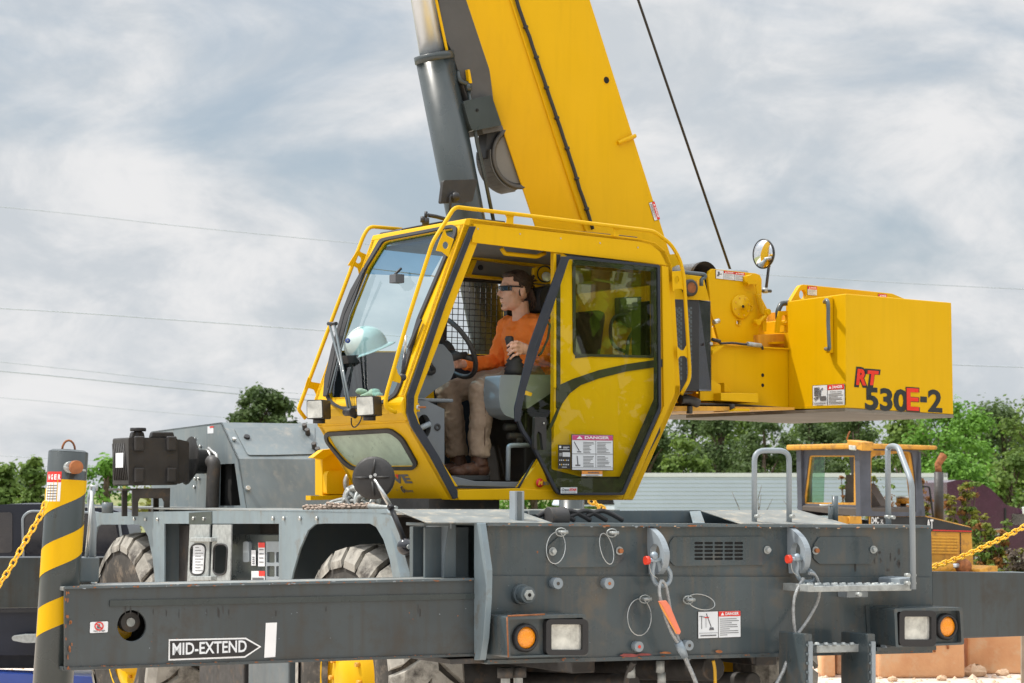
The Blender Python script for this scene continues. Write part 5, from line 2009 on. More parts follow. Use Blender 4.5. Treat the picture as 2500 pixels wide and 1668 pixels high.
b.prism([cwN[3] + Z * -.002 + S.u * -.008, cwN[2] + Z * -.002, cwN[2] + S.v * 1.6 + Z * -.002, cwN[3] + S.v * 1.6 + Z * -.002 + S.u * -.008], -Z * .02, 'underside')
b.build('base_plate', cw)
b = MB()
lugp = z9((960, 560), (1030, 445), (1045, 430), (1065, 425), (1700, 490), (1795, 530), (1795, 700), (960, 700))
lh = z9(*[(1058 + 25 * math.cos(2 * PI * k / 18), 497 + 34 * math.sin(2 * PI * k / 18)) for k in range(18)])
vl = dW + .1
b.prism(S.Vs(lugp, vl), S.v * .035, 'yellow', [S.Vs(lh, vl)])
b.build('lifting_plate', cw, .003)
b = MB()
for (a_, c_) in (((1091, 500), (1157, 437)), ((1598, 525), (1658, 492))):
    o_ = S.V(*z9(a_)[0], vl - .002)
    e_ = S.V(*z9((c_[0], a_[1] + 4))[0], vl - .002)
    h_ = S.V(*z9((a_[0], c_[1]))[0], vl - .002).z - o_.z
    decal_danger(b, o_, (e_ - o_).normalized(), Z, (e_ - o_).length, h_, head=.34 if c_[0] < 1200 else .75, n=-S.v, lines=4 if c_[0] < 1200 else 1)
b.build('danger_sticker', cw)
# crushing hazard sticker on the inner end face (u = u0)
b = MB()
o_ = S.U(1985, 993, u0 - .002)
e_ = S.U(2063, 990, u0 - .002)
h_ = S.U(1985, 942, u0 - .002).z - o_.z
xd = -S.v
decal_danger(b, o_, xd, Z, (e_ - o_).dot(xd), h_, pic=.47, head=.24, n=-S.u, lines=8, sub='CRUSHING HAZARD')
W_, H_ = (e_ - o_).dot(xd), h_


def q_(pts, m='print'):
    b.prism([o_ + xd * (W_ * x_) + Z * (H_ * y_) - S.u * .005 for x_, y_ in pts], -S.u * .001, m)


q_([(.06, .50), (.18, .50), (.18, .90), (.06, .90)])
q_([(.08, .66), (.12, .66), (.12, .62), (.16, .69), (.12, .76), (.12, .72), (.08, .72)], 'white')
q_([(.24, .28), (.43, .28), (.43, .48), (.24, .48)])
q_([(.20, .50), (.22, .50), (.22, .92), (.20, .92)])
q_([(.22, .50), (.26, .50), (.27, .74), (.34, .86), (.32, .88), (.24, .76)])
q_([(.04, .40), (.22, .48), (.22, .44), (.05, .36)])
q_([(.08, .28), (.20, .42), (.18, .44), (.06, .30)])
q_([(.0, .175), (.465, .175), (.465, .185), (.0, .185)])
b.text('SUPERSTRUCTURE', o_ + xd * (W_ * .06) + Z * (H_ * .10) - S.u * .006, xd, Z, W_ * .36, H_ * .05, 'print', .02)
b.text('ROTATION', o_ + xd * (W_ * .14) + Z * (H_ * .03) - S.u * .006, xd, Z, W_ * .2, H_ * .05, 'print', .02)
b.build('danger_sticker', cw)
# model number lettering
b = MB()


def word(s_, x0, y0, x1, h_px, m, vo, grow=0.0, bold=.06, shear=.0):
    o_ = S.V(x0, y0, vN - vo)
    e_ = S.V(x1, y0, vN - vo)
    ud = (cwN[2] - cwN[3]).normalized()
    h_ = h_px / 5600 * o_.y
    w_ = (e_ - o_).dot(ud)
    b.text(s_, o_ - ud * grow - Z * grow, ud, Z, w_ + 2 * grow, h_ + 2 * grow, m, bold, shear)


word('R', 2087, 943, 2118, 46, 'decal_black', .002, .006, .075, .15)
word('T', 2112, 944, 2149, 42, 'decal_black', .002, .006, .075, .15)
word('R', 2090, 940, 2115, 40, 'decal_red', .004, 0, .05, .15)
word('T', 2118, 940, 2146, 36, 'decal_red', .004, 0, .05, .15)
word('530', 2112, 1001, 2218, 57, 'decal_black', .0025, 0, .038)
word('E', 2213, 1003, 2245, 57, 'decal_black', .003, .004, .03)
word('E', 2214, 1002, 2244, 55, 'decal_red', .0045, 0, .02)
b.prism(S.Vs([(2247, 968), (2263, 969), (2263, 983), (2247, 982)], vN - .003), -S.v * .0005, 'decal_black')
word('2', 2266, 1006, 2301, 56, 'decal_black', .003, 0, .03)
b.build('lettering', cw)
# grab handle on a bracket of the inner face
b = MB()
hb = z9((1243, 520), (1275, 515), (1280, 918), (1250, 918))
b.prism(S.Us(hb, u0), -S.u * .035, 'yellow')
b.build('handle_bracket', cw, .004)
b = MB()
hp = [S.U(x_, y_, u0 - o__) for (x_, y_), o__ in zip([(2013, 738), (2018, 733), (2022, 745), (2022, 790), (2024, 835), (2024, 852), (2016, 852)], (.04, .09, .10, .10, .10, .09, .04))]
b.tube(bez(hp, 4), .0125, 'grey', 10)
b.build('grab_handle', cw)
# fine seam lines on the counterweight edge
b = MB()
b.prism([cwN[3] + Z * .0, S.U(1925, 999, u0), S.U(1925, 992, u0), cwN[3] + Z * .018], -S.u * .006, 'yellow')
b.build('edge_lip', cw)

# --- superstructure side frame between cab and counterweight
vs_ = .55
b = MB()
b.prism(S.Vs(zw((362, 785), (1120, 828), (1120, 1362), (362, 1340)), vs_), S.v * .03, 'yellow')
# rolled lower edge
q0 = S.Vs(zw((362, 1325), (1120, 1345)), vs_ + .03)
b.tube(q0, .03, 'yellow', 12)
b.prism(S.Vs(zw((362, 783), (800, 808), (1120, 826), (1120, 838), (362, 795)), vs_ - .02), S.v * .5, 'yellow')
for q in zw((828, 1068), (828, 1160)):
    c = on(S, q, vs_)
    b.cyl(c, c - S.v * .003, .012, 'dark_hole', 10)
b.prism(S.Vs(zw((-260, 1345), (1120, 1362), (1120, 1385), (-260, 1400)), vs_ - .25), S.v * 1.0, 'yellow_worn')
b.prism(S.Vs(zw((-260, 1345), (370, 1330), (370, 1400), (-260, 1400)), vs_ + .2), S.v * .05, 'yellow')
fs_ = b.build('superstructure_frame', crane, .004)
b = MB()
b.prism(S.Vs(zw((790, 700), (1040, 690), (1120, 700), (1120, 835), (790, 815)), vs_ + .15), S.v * .5, 'yellow_worn')
b.prism(S.Vs(zw((905, 498), (1060, 488), (1120, 488), (1120, 700), (840, 700), (880, 520)), vs_ + .55), S.v * .1, 'yellow_worn')
b.prism(S.Vs(zw((920, 765), (1030, 760), (1030, 780), (925, 785)), vs_ + .1), S.v * .06, 'yellow')
b.build('frame_ledge', fs_, .008)
b = MB()
b.prism(S.Vs(zw((368, 1112), (450, 1158), (447, 1302), (258, 1302), (258, 1140)), vs_ - .18), S.v * .02, 'yellow')
b.prism(S.Vs(zw((480, 1135), (552, 1225), (480, 1225)), vs_ - .1), S.v * .1, 'yellow')
b.prism(S.Vs(zw((448, 1228), (788, 1235), (790, 1320), (448, 1300)), vs_ - .25), S.v * .22, 'yellow')
b.build('step_bracket', fs_, .004)
b = MB()
b.prism(S.Vs(zw((372, 880), (480, 800), (440, 800), (372, 840)), vs_ - .1), S.v * .1, 'yellow')
b.tube(bez(S.Vs(zw((368, 742), (440, 762)), vs_ - .05), 3), .012, 'black', 6)
b.tube(bez(S.Vs(zw((440, 780), (560, 776), (660, 788), (750, 790), (815, 800), (830, 835)), vs_ - .03), 4), .008, 'black', 6)
b.tube(S.Vs(zw((690, 783), (812, 798)), vs_ - .04), .014, 'galv', 8)
b.tube(S.Vs(zw((385, 585), (428, 572)), vs_ - .1), .016, 'steel', 8)
b.build('wiring', fs_)
# slewing gear stuff below
b = MB()
b.tube(bez(S.Vs(zw((75, 1290), (150, 1290), (240, 1325)), .3), 4), .03, 'dark_metal', 8)
b.cyl(S.V(*zw((162, 1350))[0], .3), S.V(*zw((162, 1420))[0], .3), .02, 'dark_metal', 8)
b.cyl(S.V(*zw((548, 1335))[0], .3), S.V(*zw((548, 1392))[0], .3), .02, 'dark_metal', 8)
b.prism(S.Vs(zw((120, 1318), (540, 1325), (1060, 1362), (1060, 1375), (540, 1345), (120, 1340)), .35), S.v * .3, 'dark_metal')
b.prism(S.Vs(zw((590, 1370), (715, 1375), (715, 1398), (560, 1398)), .25), S.v * .2, 'yellow')
b.build('slew_linkage', crane, .004)

# side plate of the boom pivot with its valve bank, seen through the cab windows
b = MB()
b.prism(S.Vs([(1375, 690), (1440, 640), (1650, 620), (1700, 700), (1700, 1000), (1400, 1000), (1375, 860)], 1.045), S.v * .02, 'yellow')
pv = b.build('pivot_plate', crane, .003)
b = MB()
b.prism(S.Vs(rnd([(1512, 726), (1566, 724), (1566, 790), (1545, 800), (1512, 780)], 4), .99), S.v * .05, 'dark_metal')
b.prism(S.Vs([(1530, 728), (1556, 727), (1556, 742), (1530, 743)], .985), S.v * .004, 'sticker_white')
for pts in ([(1530, 770), (1500, 775), (1490, 810), (1500, 845), (1530, 860)], [(1545, 775), (1550, 800), (1535, 830), (1530, 870)], [(1560, 760), (1575, 790), (1570, 850)]):
    b.tube(bez(S.Vs(pts, .985), 5), .012, 'rubber', 8)
b.build('valve_bank', pv, .003)

# --- winch plates
vw = .75
pA = rnd(zw((332, 125), (345, 96), (400, 98), (800, 142), (822, 175)), 4)
wp = zw((330, 160), (345, 120), (370, 98), (770, 140), (805, 155), (822, 195), (822, 365), (868, 455), (905, 480), (845, 600), (800, 640), (790, 712), (762, 775), (440, 782), (360, 500))
b = MB()
holes_ = [S.Vs(zw(*[(cx_ + 15 * math.cos(2 * PI * k / 16), cy_ + 24 * math.sin(2 * PI * k / 16)) for k in range(16)]), vw) for cx_, cy_ in ((710, 458), (606, 588))]
b.prism(S.Vs(wp, vw), S.v * .025, 'yellow', holes_)
b.prism([p_ + S.v * .55 for p_ in S.Vs(wp, vw)], S.v * .025, 'yellow')
wn = b.build('winch_side_plate', crane, .004)
b = MB()
c = S.V(*zw((622, 445))[0], vw)
b.lathe(c, -S.v, [(0, .078), (.014, .078), (.018, .070), (.018, .020), (.03, .018), (.03, 0)], 'yellow', 32)
for k in range(8):
    a = 2 * PI * k / 8 + .3
    p_ = c - S.v * .018 + (S.u * math.cos(a) + Z * math.sin(a)) * .058
    b.cyl(p_, p_ - S.v * .004, .005, 'yellow_worn', 6)
b.cyl(c - S.v * .03, c - S.v * .034, .009, 'dark_hole', 10)
b.build('bearing_flange', wn)
b = MB()
for cx_, cy_ in ((710, 458), (606, 588)):
    c = S.V(*zw((cx_, cy_))[0], vw)
    b.lathe(c, -S.v, [(0, .024), (.006, .024), (.006, .019), (-.03, .018)], 'yellow', 20)
    b.lathe(c + S.v * .04, -S.v, [(0, 0), (.001, .02)], 'leaf_dark', 16)
b.build('sight_hole', wn)
b = MB()
sp0, sp1 = S.V(*zw((778, 330))[0], vw - .04), S.V(*zw((830, 515))[0], vw - .04)
hel = []
for k in range(150):
    t = k / 149
    a = 2 * PI * 18 * t
    hel.append(sp0 * (1 - t) + sp1 * t + S.u * (.018 * math.cos(a)) + S.v * (.018 * math.sin(a)))
b.tube(hel, .0035, 'yellow', 5)
b.build('tension_spring', wn)
b = MB()
b.tube(S.Vs(zw((770, 240), (778, 330)), vw - .04), .006, 'yellow', 6)
b.prism(S.Vs(rnd(zw((850, 470), (905, 470), (905, 510), (850, 540)), 3), vw - .06), S.v * .02, 'yellow')
b.tube(S.Vs(zw((885, 490), (792, 590)), vw - .05), .013, 'yellow', 8)
for q in zw((885, 490), (795, 585)):
    c = on(S, q, vw - .07)
    b.cyl(c, c + S.v * .04, .020, 'yellow', 14)
b.prism(S.Vs(zw((686, 165), (735, 150), (742, 205), (790, 215), (785, 232), (700, 242), (690, 220)), vw - .05), S.v * .05, 'yellow')
b.prism(S.Vs(zw((830, 580), (865, 560), (862, 670), (830, 665)), vw - .03), S.v * .02, 'yellow')
b.build('brake_linkage', wn, .003)
b = MB()
o_ = S.V(*zw((402, 186))[0], vw - .002)
e_ = S.V(*zw((664, 214))[0], vw - .002)
h_ = S.V(*zw((402, 108))[0], vw - .002).z - o_.z
xd = (e_ - o_).normalized()
W_ = (e_ - o_).length
decal_danger(b, o_, xd, Z, W_ * .63, h_, pic=.42, head=.28, n=-S.v, lines=5)
decal_danger(b, o_ + xd * (W_ * .64), xd, Z, W_ * .36, h_, head=.3, n=-S.v, lines=5, seed=3)
for pts in ([(.03, .25), (.09, .3), (.13, .55), (.1, .6), (.04, .45)], [(.11, .5), (.2, .55), (.2, .6), (.11, .58)]):
    b.prism([o_ + xd * (W_ * x_) + Z * (h_ * y_) - S.v * .004 for x_, y_ in pts], -S.v * .001, 'print')
c = o_ + xd * (W_ * .08) + Z * (h_ * .7) - S.v * .004
b.ell(c, .008, .002, .008, 'print')
b.build('danger_sticker', wn)
b = MB()
c = S.V(*zw((330, 180))[0], vw + .03)
b.lathe(c - S.u * .02, S.v, [(0, .105), (.03, .105), (.03, .09), (.48, .09), (.48, .105), (.51, .105)], 'dark_metal', 28)
b.lathe(S.V(*zw((240, 150))[0], vw + .35), S.u, [(0, 0), (0, .05), (.4, .05), (.4, 0)], 'grey_light', 16)
for k in range(26):
    b.lathe(c - S.u * .02 + S.v * (.035 + .017 * k), S.v, [(0, .092), (.0085, .102), (.017, .092)], 'rope', 28)
b.build('winch_drum', wn)
b = MB()
vp = .72
b.prism(S.Vs(zw((-80, 120), (10, 118), (60, 140), (290, 170), (350, 400), (380, 790), (-80, 790)), vp), S.v * .03, 'yellow')
b.prism(S.Vs(zw((225, 205), (245, 205), (245, 270), (225, 270)), vp - .01), S.v * .01, 'yellow_worn')
b.build('rear_side_plate', crane, .004)
b = MB()
rp_ = [S.V(x_, y_, .62) for x_, y_ in ropen(zw((-30, 118), (300, 150), (305, 180), (270, 190), (270, 255)), 5)]
b.tube(rp_, .013, 'grey', 8)
b.build('guard_rail', crane)
c = S.V(*zw((150, 275))[0], .72)
MB().lathe(c, -S.v, [(-.05, .03), (0, .055), (.03, .055), (.035, .04), (.03, .0)], 'dark_metal', 22).lathe(c - S.v * .036, -S.v, [(0, .035), (.001, 0)], 'rust', 16).build('horn', crane)

# oil cooler with its grille
vo = .16
b = MB()
b.prism(S.Vs(zw((-60, 372), (248, 384), (248, 1212), (-60, 1212)), vo), S.v * .34, 'black')
b.prism([S.V(*zw((248, 384))[0], vo), S.V(*zw((358, 392))[0], vo + .03), S.V(*zw((366, 1215))[0], vo + .03), S.V(*zw((248, 1212))[0], vo)], S.v * .3, 'black_gloss')
oc = b.build('oil_cooler', crane, .008)
b = MB()
for r_ in range(40):
    for (xa, n_) in ((35, 4), (142, 3)):
        for k in range(n_):
            c = S.V(*zw((xa + 17 * k, 458 + 16.5 * r_))[0], vo - .002)
            b.flat([c + S.u * .011 * math.cos(2 * PI * j / 6) * .75 + Z * .011 * math.sin(2 * PI * j / 6) * .8 for j in range(6)], 'grey' if (r_ * 7 + k * 3) % 5 < 3 else 'dark_metal')
b.build('cooler_grille', oc)
c = S.V(*zw((345, 783))[0], vo + .0)
MB().cyl(c, c - S.v * .02, .010, 'steel', 8).build('bolt', oc)
b = MB()
b.prism(S.Vs(zw((80, 1225), (200, 1225), (180, 1240), (100, 1240)), .2), S.v * .1, 'dark_metal')
b.build('hose_clip', oc)

# yellow bits next to the counterweight
b = MB()
br = zw((975, 485), (1058, 480), (1058, 680), (952, 682))
b.prism(S.Vs(br, .62), S.v * .02, 'yellow', [S.Vs(rnd(zw((1008, 522), (1050, 522), (1050, 588), (1000, 590)), 3), .62), S.Vs(rnd(zw((990, 615), (1045, 612), (1042, 672), (982, 674)), 3), .62)])
b.build('slotted_bracket', crane, .003)
b = MB()
hp = ropen(zw((968, 560), (968, 480), (1000, 415), (1065, 410)), 6)
b.tube([S.V(x_, y_, .64) for x_, y_ in hp], .018, 'cyl_grey', 10)
b.build('grey_hoop', crane)

# round mirror by the winch
mc = S.V(1864, 620, .95)
b = MB()
nd = Vector((-.80, -.60, -.02)).normalized()
rm_ = 37 / 5600 * mc.y
b.lathe(mc, nd, [(-.02, 0), (-.02, rm_ * .9), (-.005, rm_), (.006, rm_), (.006, rm_ * .93)], 'black', 36)
mo = b.build('convex_mirror', crane)
MB().lathe(mc, nd, [(.004, rm_ * .94), (.014, rm_ * .75), (.022, rm_ * .4), (.025, 0)], 'mirror', 32).build('mirror_glass', mo)
b = MB()
b.cyl(S.V(1877, 650, .97), S.V(1870, 708, .97), .010, 'dark_metal', 10)
b.cyl(S.V(1848, 710, .97), S.V(1882, 711, .97), .011, 'dark_metal', 10)
b.cyl(S.V(1868, 716, .97), S.V(1868, 703, .97), .018, 'galv', 8)
b.cyl(mc - nd * .02, S.V(1878, 652, .97), .010, 'dark_metal', 8)
b.build('mirror_arm', mo)
# dark box filling the shadow gap under the cab, then the revolving platform
b = MB()
zt2 = S.V(1250, 1236, .3).z
pz_ = S.V(1250, 1222, .0).z
b.box(S, -.42, .05, .12, 1.1, zt2 - .06, pz_ + .01, 'dark_metal')
b.build('revolving_platform', crane)
b = MB()
b.box(S, 1.2, 2.6, 1.0, 1.7, S.V(1800, 985, .8).z, S.V(1800, 960, .8).z, 'yellow')
b.build('revolving_platform', crane)
# yellow box left of the cab (front end of the upper frame)
b = MB()
def z5b(*p): return [(730 + X / 5.6, 980 + Y / 5.6) for X, Y in p]


vq1 = 1.22
uq1 = S.uvz(S.V(787, 1121, vq1))[0]
b.prism(S.Us(z5b((220, 760), (320, 790), (320, 1290), (220, 1280)), uq1), S.u * .03, 'yellow')
b.prism(S.Vs(z5b((320, 790), (520, 640), (900, 640), (900, 1270), (320, 1290)), vq1), S.v * .03, 'yellow')
b.prism(S.Vs(rnd(z5b((380, 1270), (380, 1000), (400, 950), (620, 950), (740, 1000), (740, 1270)), 6), vq1 - .05), S.v * .06, 'yellow')
b.prism(S.Vs(z5b((190, 770), (330, 665), (520, 640), (540, 665), (330, 795)), vq1 - .03), S.v * .06, 'yellow')
b.prism(S.Vs(z5b((160, 1290), (320, 1290), (900, 1268), (900, 1330), (320, 1350), (160, 1352)), vq1 - .06), S.v * .06, 'yellow')
b.build('front_bracket', crane, .006)
MB().tube(bez(S.Vs(z5b((760, 1000), (680, 1010), (640, 1100), (660, 1210), (700, 1260)), vq1 - .12), 5), .017, 'rope', 10).build('hose_loop', crane)
# ------------------------------------------------------------------ the crane: operator's cab


def z5(*p): return [(700 + X / 2.851, 480 + Y / 2.851) for X, Y in p]
def zc(*p): return [(1150 + X / 2.24, 550 + Y / 2.24) for X, Y in p]
def zm(*p): return [(1080 + X / 4.9, 640 + Y / 4.9) for X, Y in p]
def zf(*p): return [(980 + X / 4.481, 900 + Y / 4.481) for X, Y in p]


CW = 1.02                          # width of the cab
def sv(pts, v=0.0): return [S.V(x_, y_, v) for x_, y_ in pts]


# near side shell
outer = [(1142, 534), (1160, 540), (1585, 588)] + z_ if False else None
shell = rnd([(1140, 533), (1604, 586), (1644, 655), (1661, 963), (1546, 1222), (1112, 1222), (997, 1040), (984, 968)], 12, 5)
shell = [(1138, 534), (1150, 533), (1560, 583), (1600, 592), (1625, 612), (1640, 645), (1646, 690), (1661, 940), (1660, 963), (1546, 1221), (1108, 1221), (1000, 1030), (990, 995), (988, 965)]
door_hole = [(1168, 590), (1354, 612), (1354, 946), (1352, 1080), (1262, 1194), (1120, 1190), (1030, 1050), (1018, 1010), (1022, 968)]
b = MB()
win = rnd([(1398, 640), (1596, 648), (1597, 874), (1408, 870), (1400, 862)], 7)
ps = sv(shell)
b.prism(ps, S.v * .045, 'yellow', [sv(door_hole), sv(win)])
# far side shell with mesh window opening
off = S.v * (CW - .045)
mesh_hole = [(1093, 655), (1236, 664), (1248, 668), (1400, 690), (1400, 860), (1230, 872), (1078, 866)]


def fv(pts): return [S.V(x_, y_, CW - .045) for x_, y_ in pts]


fh = [S.V(x_, y_, CW - .045) for x_, y_ in [(1006, 680), (1090, 683), (1237, 692), (1330, 700), (1330, 884), (1237, 872), (1090, 864), (945, 880)]]
wh = [S.V(x_, y_, CW - .045) for x_, y_ in [(1096, 684), (1238, 690), (1238, 867), (1090, 863)]]
wh2 = [S.V(x_, y_, CW - .045) for x_, y_ in [(905, 655), (1082, 676), (1078, 858), (835, 856)]]
wh3 = [S.V(x_, y_, CW - .045) for x_, y_ in [(1262, 700), (1420, 712), (1430, 860), (1262, 862)]]
b.prism([p_ + off for p_ in ps], S.v * .045, 'yellow', [wh, wh2, wh3])
cab = b.build('cab', crane, .007)

# roof, front header, rear wall, nose
b = MB()
A = S.V(1138, 534, 0)
Bq = S.V(1560, 583, 0)
b.hexa([A + S.v * .0, Bq, Bq + S.v * CW, A + S.v * CW], [p_ - Z * .05 for p_ in (A, Bq, Bq + S.v * CW, A + S.v * CW)], 'yellow')
tr = sv([(1560, 583), (1600, 592), (1625, 612), (1640, 645), (1646, 690), (1661, 940), (1660, 963), (1546, 1221)])
tri = sv([(1552, 596), (1592, 604), (1612, 620), (1624, 650), (1630, 690), (1645, 940), (1644, 958), (1534, 1210)])
for i in range(len(tr) - 1):
    b.hexa([tr[i], tr[i + 1], tri[i + 1], tri[i]], [p_ + S.v * CW for p_ in (tr[i], tr[i + 1], tri[i + 1], tri[i])], 'yellow') if i not in (4,) else None
b.build('cab_roof', cab, .004)
# bright side band above the door with rivets
b = MB()
b.prism(sv([(1158, 546), (1560, 590), (1590, 598), (1612, 615), (1628, 648), (1152, 592)], -.012), S.v * .0118, 'yellow')
for k, q in enumerate(zc((38, 20), (268, 48), (490, 72), (705, 98), (912, 122))):
    c = on(S, q, -.013)
    b.cyl(c, c - S.v * .003, .005, 'steel', 6)
b.build('roof_band', cab, .003)
b = MB()
b.prism(sv([(1616, 648), (1632, 652), (1650, 940), (1648, 962), (1532, 1221), (1519, 1221), (1621, 992)], -.014), S.v * .0138, 'yellow')
b.prism(sv([(1262, 1192), (1524, 1208), (1519, 1221), (1122, 1221), (1112, 1206), (1120, 1196)], -.010), S.v * .0098, 'yellow')
b.build('side_moulding', cab, .004)
b = MB()
b.prism(sv([(1086, 1158), (1160, 1175), (1268, 1177), (1262, 1190), (1105, 1186), (1090, 1168)], .03), S.v * .95, 'interior_grey')
b.build('cab_floor', cab, .003)
# front nose panel: strips between near and far profile, lower window left open
prof = [(988, 965), (990, 995), (1000, 1030), (1108, 1221)]
pn = sv(prof)
pf = [p_ + S.v * CW for p_ in pn]
b = MB()
nose_n = (pn[3] - pn[2]).cross(S.v).normalized()
b.hexa([pn[0], pn[1], pf[1], pf[0]], [p_ + S.u * .02 for p_ in (pn[0], pn[1], pf[1], pf[0])], 'yellow')
b.hexa([pn[1], pn[2], pf[2], pf[1]], [p_ + S.u * .02 for p_ in (pn[1], pn[2], pf[2], pf[1])], 'yellow')


def np_(px, py, o=0.0): return hit(px, py, pn[2] - nose_n * 0 + noff * o, nose_n)


noff = nose_n if nose_n.dot(S.u) < 0 else -nose_n
lw_out = rnd(z2((440, 170), (810, 148), (880, 200), (962, 345), (940, 378), (590, 380), (540, 340), (445, 220)), 13, 4)
lw_in = rnd(z2((458, 190), (805, 170), (862, 212), (938, 345), (928, 362), (600, 364), (550, 325), (462, 222)), 11, 4)
lowp = [np_(x_, y_) for x_, y_ in [(773, 1068), (1000, 1030), (1108, 1221), (882, 1217)]]
quad = [pn[2], pn[3], pf[3], pf[2]]
b.prism(quad, -noff * .03, 'yellow', [[np_(x_, y_) for x_, y_ in lw_in]])
b.build('cab_nose', cab, .004)
b = MB()
b.prism([np_(x_, y_, .001) for x_, y_ in lw_out], noff * .012, 'rubber', [[np_(x_, y_, .001) for x_, y_ in lw_in]])
b.build('lower_window_seal', cab, .003)
b = MB()
b.prism([np_(x_, y_, -.012) for x_, y_ in lw_in], noff * .004, 'dust_reflection_glass')
b.build('lower_window', cab)
# bulging shelf under the windshield
b = MB()
sh = [(988, 965), (979, 982), (984, 1008), (1000, 1030)]
q1 = sv(sh)
q2 = [p_ + S.v * CW for p_ in q1]
b.hexa(q1, q2, 'yellow')
b.build('nose_shelf', cab, .015)

# windshield in the sloping plane through the near A pillar
w0, w1 = S.V(1138, 534, 0), S.V(988, 965, 0)
wn_ = (w1 - w0).cross(S.v).normalized()
if wn_.dot(S.u) > 0:
    wn_ = -wn_


def ws(px, py, o=0.0): return hit(px, py, w0 + wn_ * o, wn_)


wo = rnd(z5((655, 300), (700, 288), (1160, 200), (1190, 215), (1188, 262), (1100, 470), (935, 860), (805, 1310), (770, 1390), (690, 1440), (560, 1475), (390, 1490), (300, 1440), (262, 1360), (320, 1060), (545, 495)), 11, 4)
wi = rnd(z5((675, 318), (710, 306), (1150, 222), (1168, 230), (1168, 262), (1080, 470), (915, 855), (785, 1300), (752, 1375), (685, 1420), (560, 1455), (395, 1470), (318, 1425), (282, 1355), (338, 1065), (562, 500)), 10, 4)
b = MB()
quad = [w0, w1, w1 + S.v * CW, w0 + S.v * CW]
b.prism(quad, -wn_ * .03, 'yellow', [[ws(x_, y_) for x_, y_ in wi]])
wf = b.build('windshield_frame', cab, .006)
b = MB().prism([ws(x_, y_, .001) for x_, y_ in wo], wn_ * .012, 'rubber', [[ws(x_, y_, .001) for x_, y_ in wi]])
b.build('windshield_seal', cab, .004)
MB().flat([ws(x_, y_, -.010) for x_, y_ in wi], 'glass_clear').build('windshield', cab)
tb_ = z5((690, 312), (1152, 224), (1168, 232), (1150, 292), (1000, 560), (560, 540), (670, 325))
MB().flat([ws(x_, y_, -.018) for x_, y_ in tb_], 'glass_top').build('sun_band', cab)
b = MB()
b.prism(sv([(1138, 534), (1150, 533), (1147, 552), (1133, 548)], -.004), S.v * (CW + .008), 'yellow')
b.build('roof_header', cab, .006)

# black door seal along the A pillar
strip = [(1148, 553), (1163, 553), (1090, 740), (1012, 968), (1011, 1004), (1022, 1032), (1070, 1110), (1118, 1200), (1118, 1216), (1108, 1219), (1052, 1115), (1004, 1040), (994, 1008), (996, 962), (1074, 740)]
MB().prism(sv(strip, -.016), S.v * .0158, 'door_frame').build('door_seal', cab, .003)
# sill trim and rear lower corner
b = MB()
b.prism(sv(zf((560, 1288), (1290, 1300), (1290, 1316), (575, 1312)), -.008), S.v * .0078, 'black')
b.prism(sv(zf((1290, 1316), (1275, 1300), (1450, 1000), (1470, 990)), -.008), S.v * .0078, 'black')
b.build('sill_seal', cab)

# post behind the doorway and the fixed rear panel seen through the door glass
b = MB()
b.prism(sv(zc((453, 155), (467, 156), (467, 890), (453, 888)), -.012), S.v * .0118, 'yellow')
b.prism(sv(zc((469, 158), (490, 160), (490, 1000), (469, 1000)), -.010), S.v * .0098, 'black')
b.build('door_post', cab, .002)
b = MB()
sw = zc((490, 872), (560, 840), (700, 793), (850, 760), (1000, 738), (1050, 732), (1055, 775), (1000, 778), (850, 800), (700, 838), (600, 875), (540, 920), (500, 975), (484, 1010), (465, 1060), (440, 1110), (415, 1130), (470, 1010))
b.prism(sv(sw, -.006), S.v * .0058, 'black')
b.prism(sv([(1366, 612), (1405, 616), (1405, 875), (1450, 870), (1596, 872), (1612, 880), (1612, 650), (1390, 628)], -.004), S.v * .0038, 'black', [sv(win, -.004)])
b.build('door_track', cab, .002)
b = MB()
b.prism(sv(rnd(zc((330, 1150), (440, 1110), (440, 1335), (600, 1375), (830, 1375), (900, 1250), (1035, 1010), (1035, 1130), (850, 1478), (490, 1478), (420, 1400)), 4), -.005), S.v * .0048, 'black')
b.build('lower_seal_panel', cab)
b = MB()
b.flat(sv(win, .02), 'glass_smoke')
b.prism(sv(win, -.007), S.v * .007, 'rubber', [sv(rnd([(1404, 647), (1590, 654), (1591, 868), (1412, 864), (1406, 858)], 6), -.007)])
b.build('rear_side_window', cab)

# sliding glass door pushed back, standing off the cab side
vd = -.055
dout = [(1380, 625), (1612, 647), (1615, 998), (1524, 1209), (1366, 1209), (1356, 1200), (1300, 1090), (1275, 1055), (1264, 1030), (1261, 998), (1290, 900)]
din = [(1390, 632), (1606, 652), (1609, 996), (1519, 1203), (1370, 1203), (1361, 1194), (1307, 1088), (1281, 1050), (1271, 1026), (1269, 1000), (1299, 902)]
dout = rnd(dout, 6)
din = rnd(din, 5)
dr = MB().prism(sv(dout, vd), S.v * .02, 'door_frame', [sv(din, vd)]).build('door', crane, .003)
b = MB().prism(sv([(1372, 626), (1392, 627), (1308, 842), (1274, 998), (1270, 1030), (1258, 1030), (1257, 996), (1293, 842)], vd - .012), S.v * .0118, 'door_frame')
b.build('door_edge', dr, .002)
MB().flat(sv(din, vd + .008), 'glass_door').build('door_glass', dr)
b = MB()
b.prism(sv([(1597, 652), (1606, 652), (1609, 996), (1519, 1203), (1370, 1203), (1361, 1194), (1350, 1168), (1512, 1168), (1596, 975)], vd + .010), S.v * .002, 'black_gloss')
b.prism(sv([(1398, 634), (1600, 652), (1600, 664), (1404, 647), (1398, 646)], vd + .010), S.v * .002, 'black_gloss')
b.build('glass_border', dr)
b = MB()
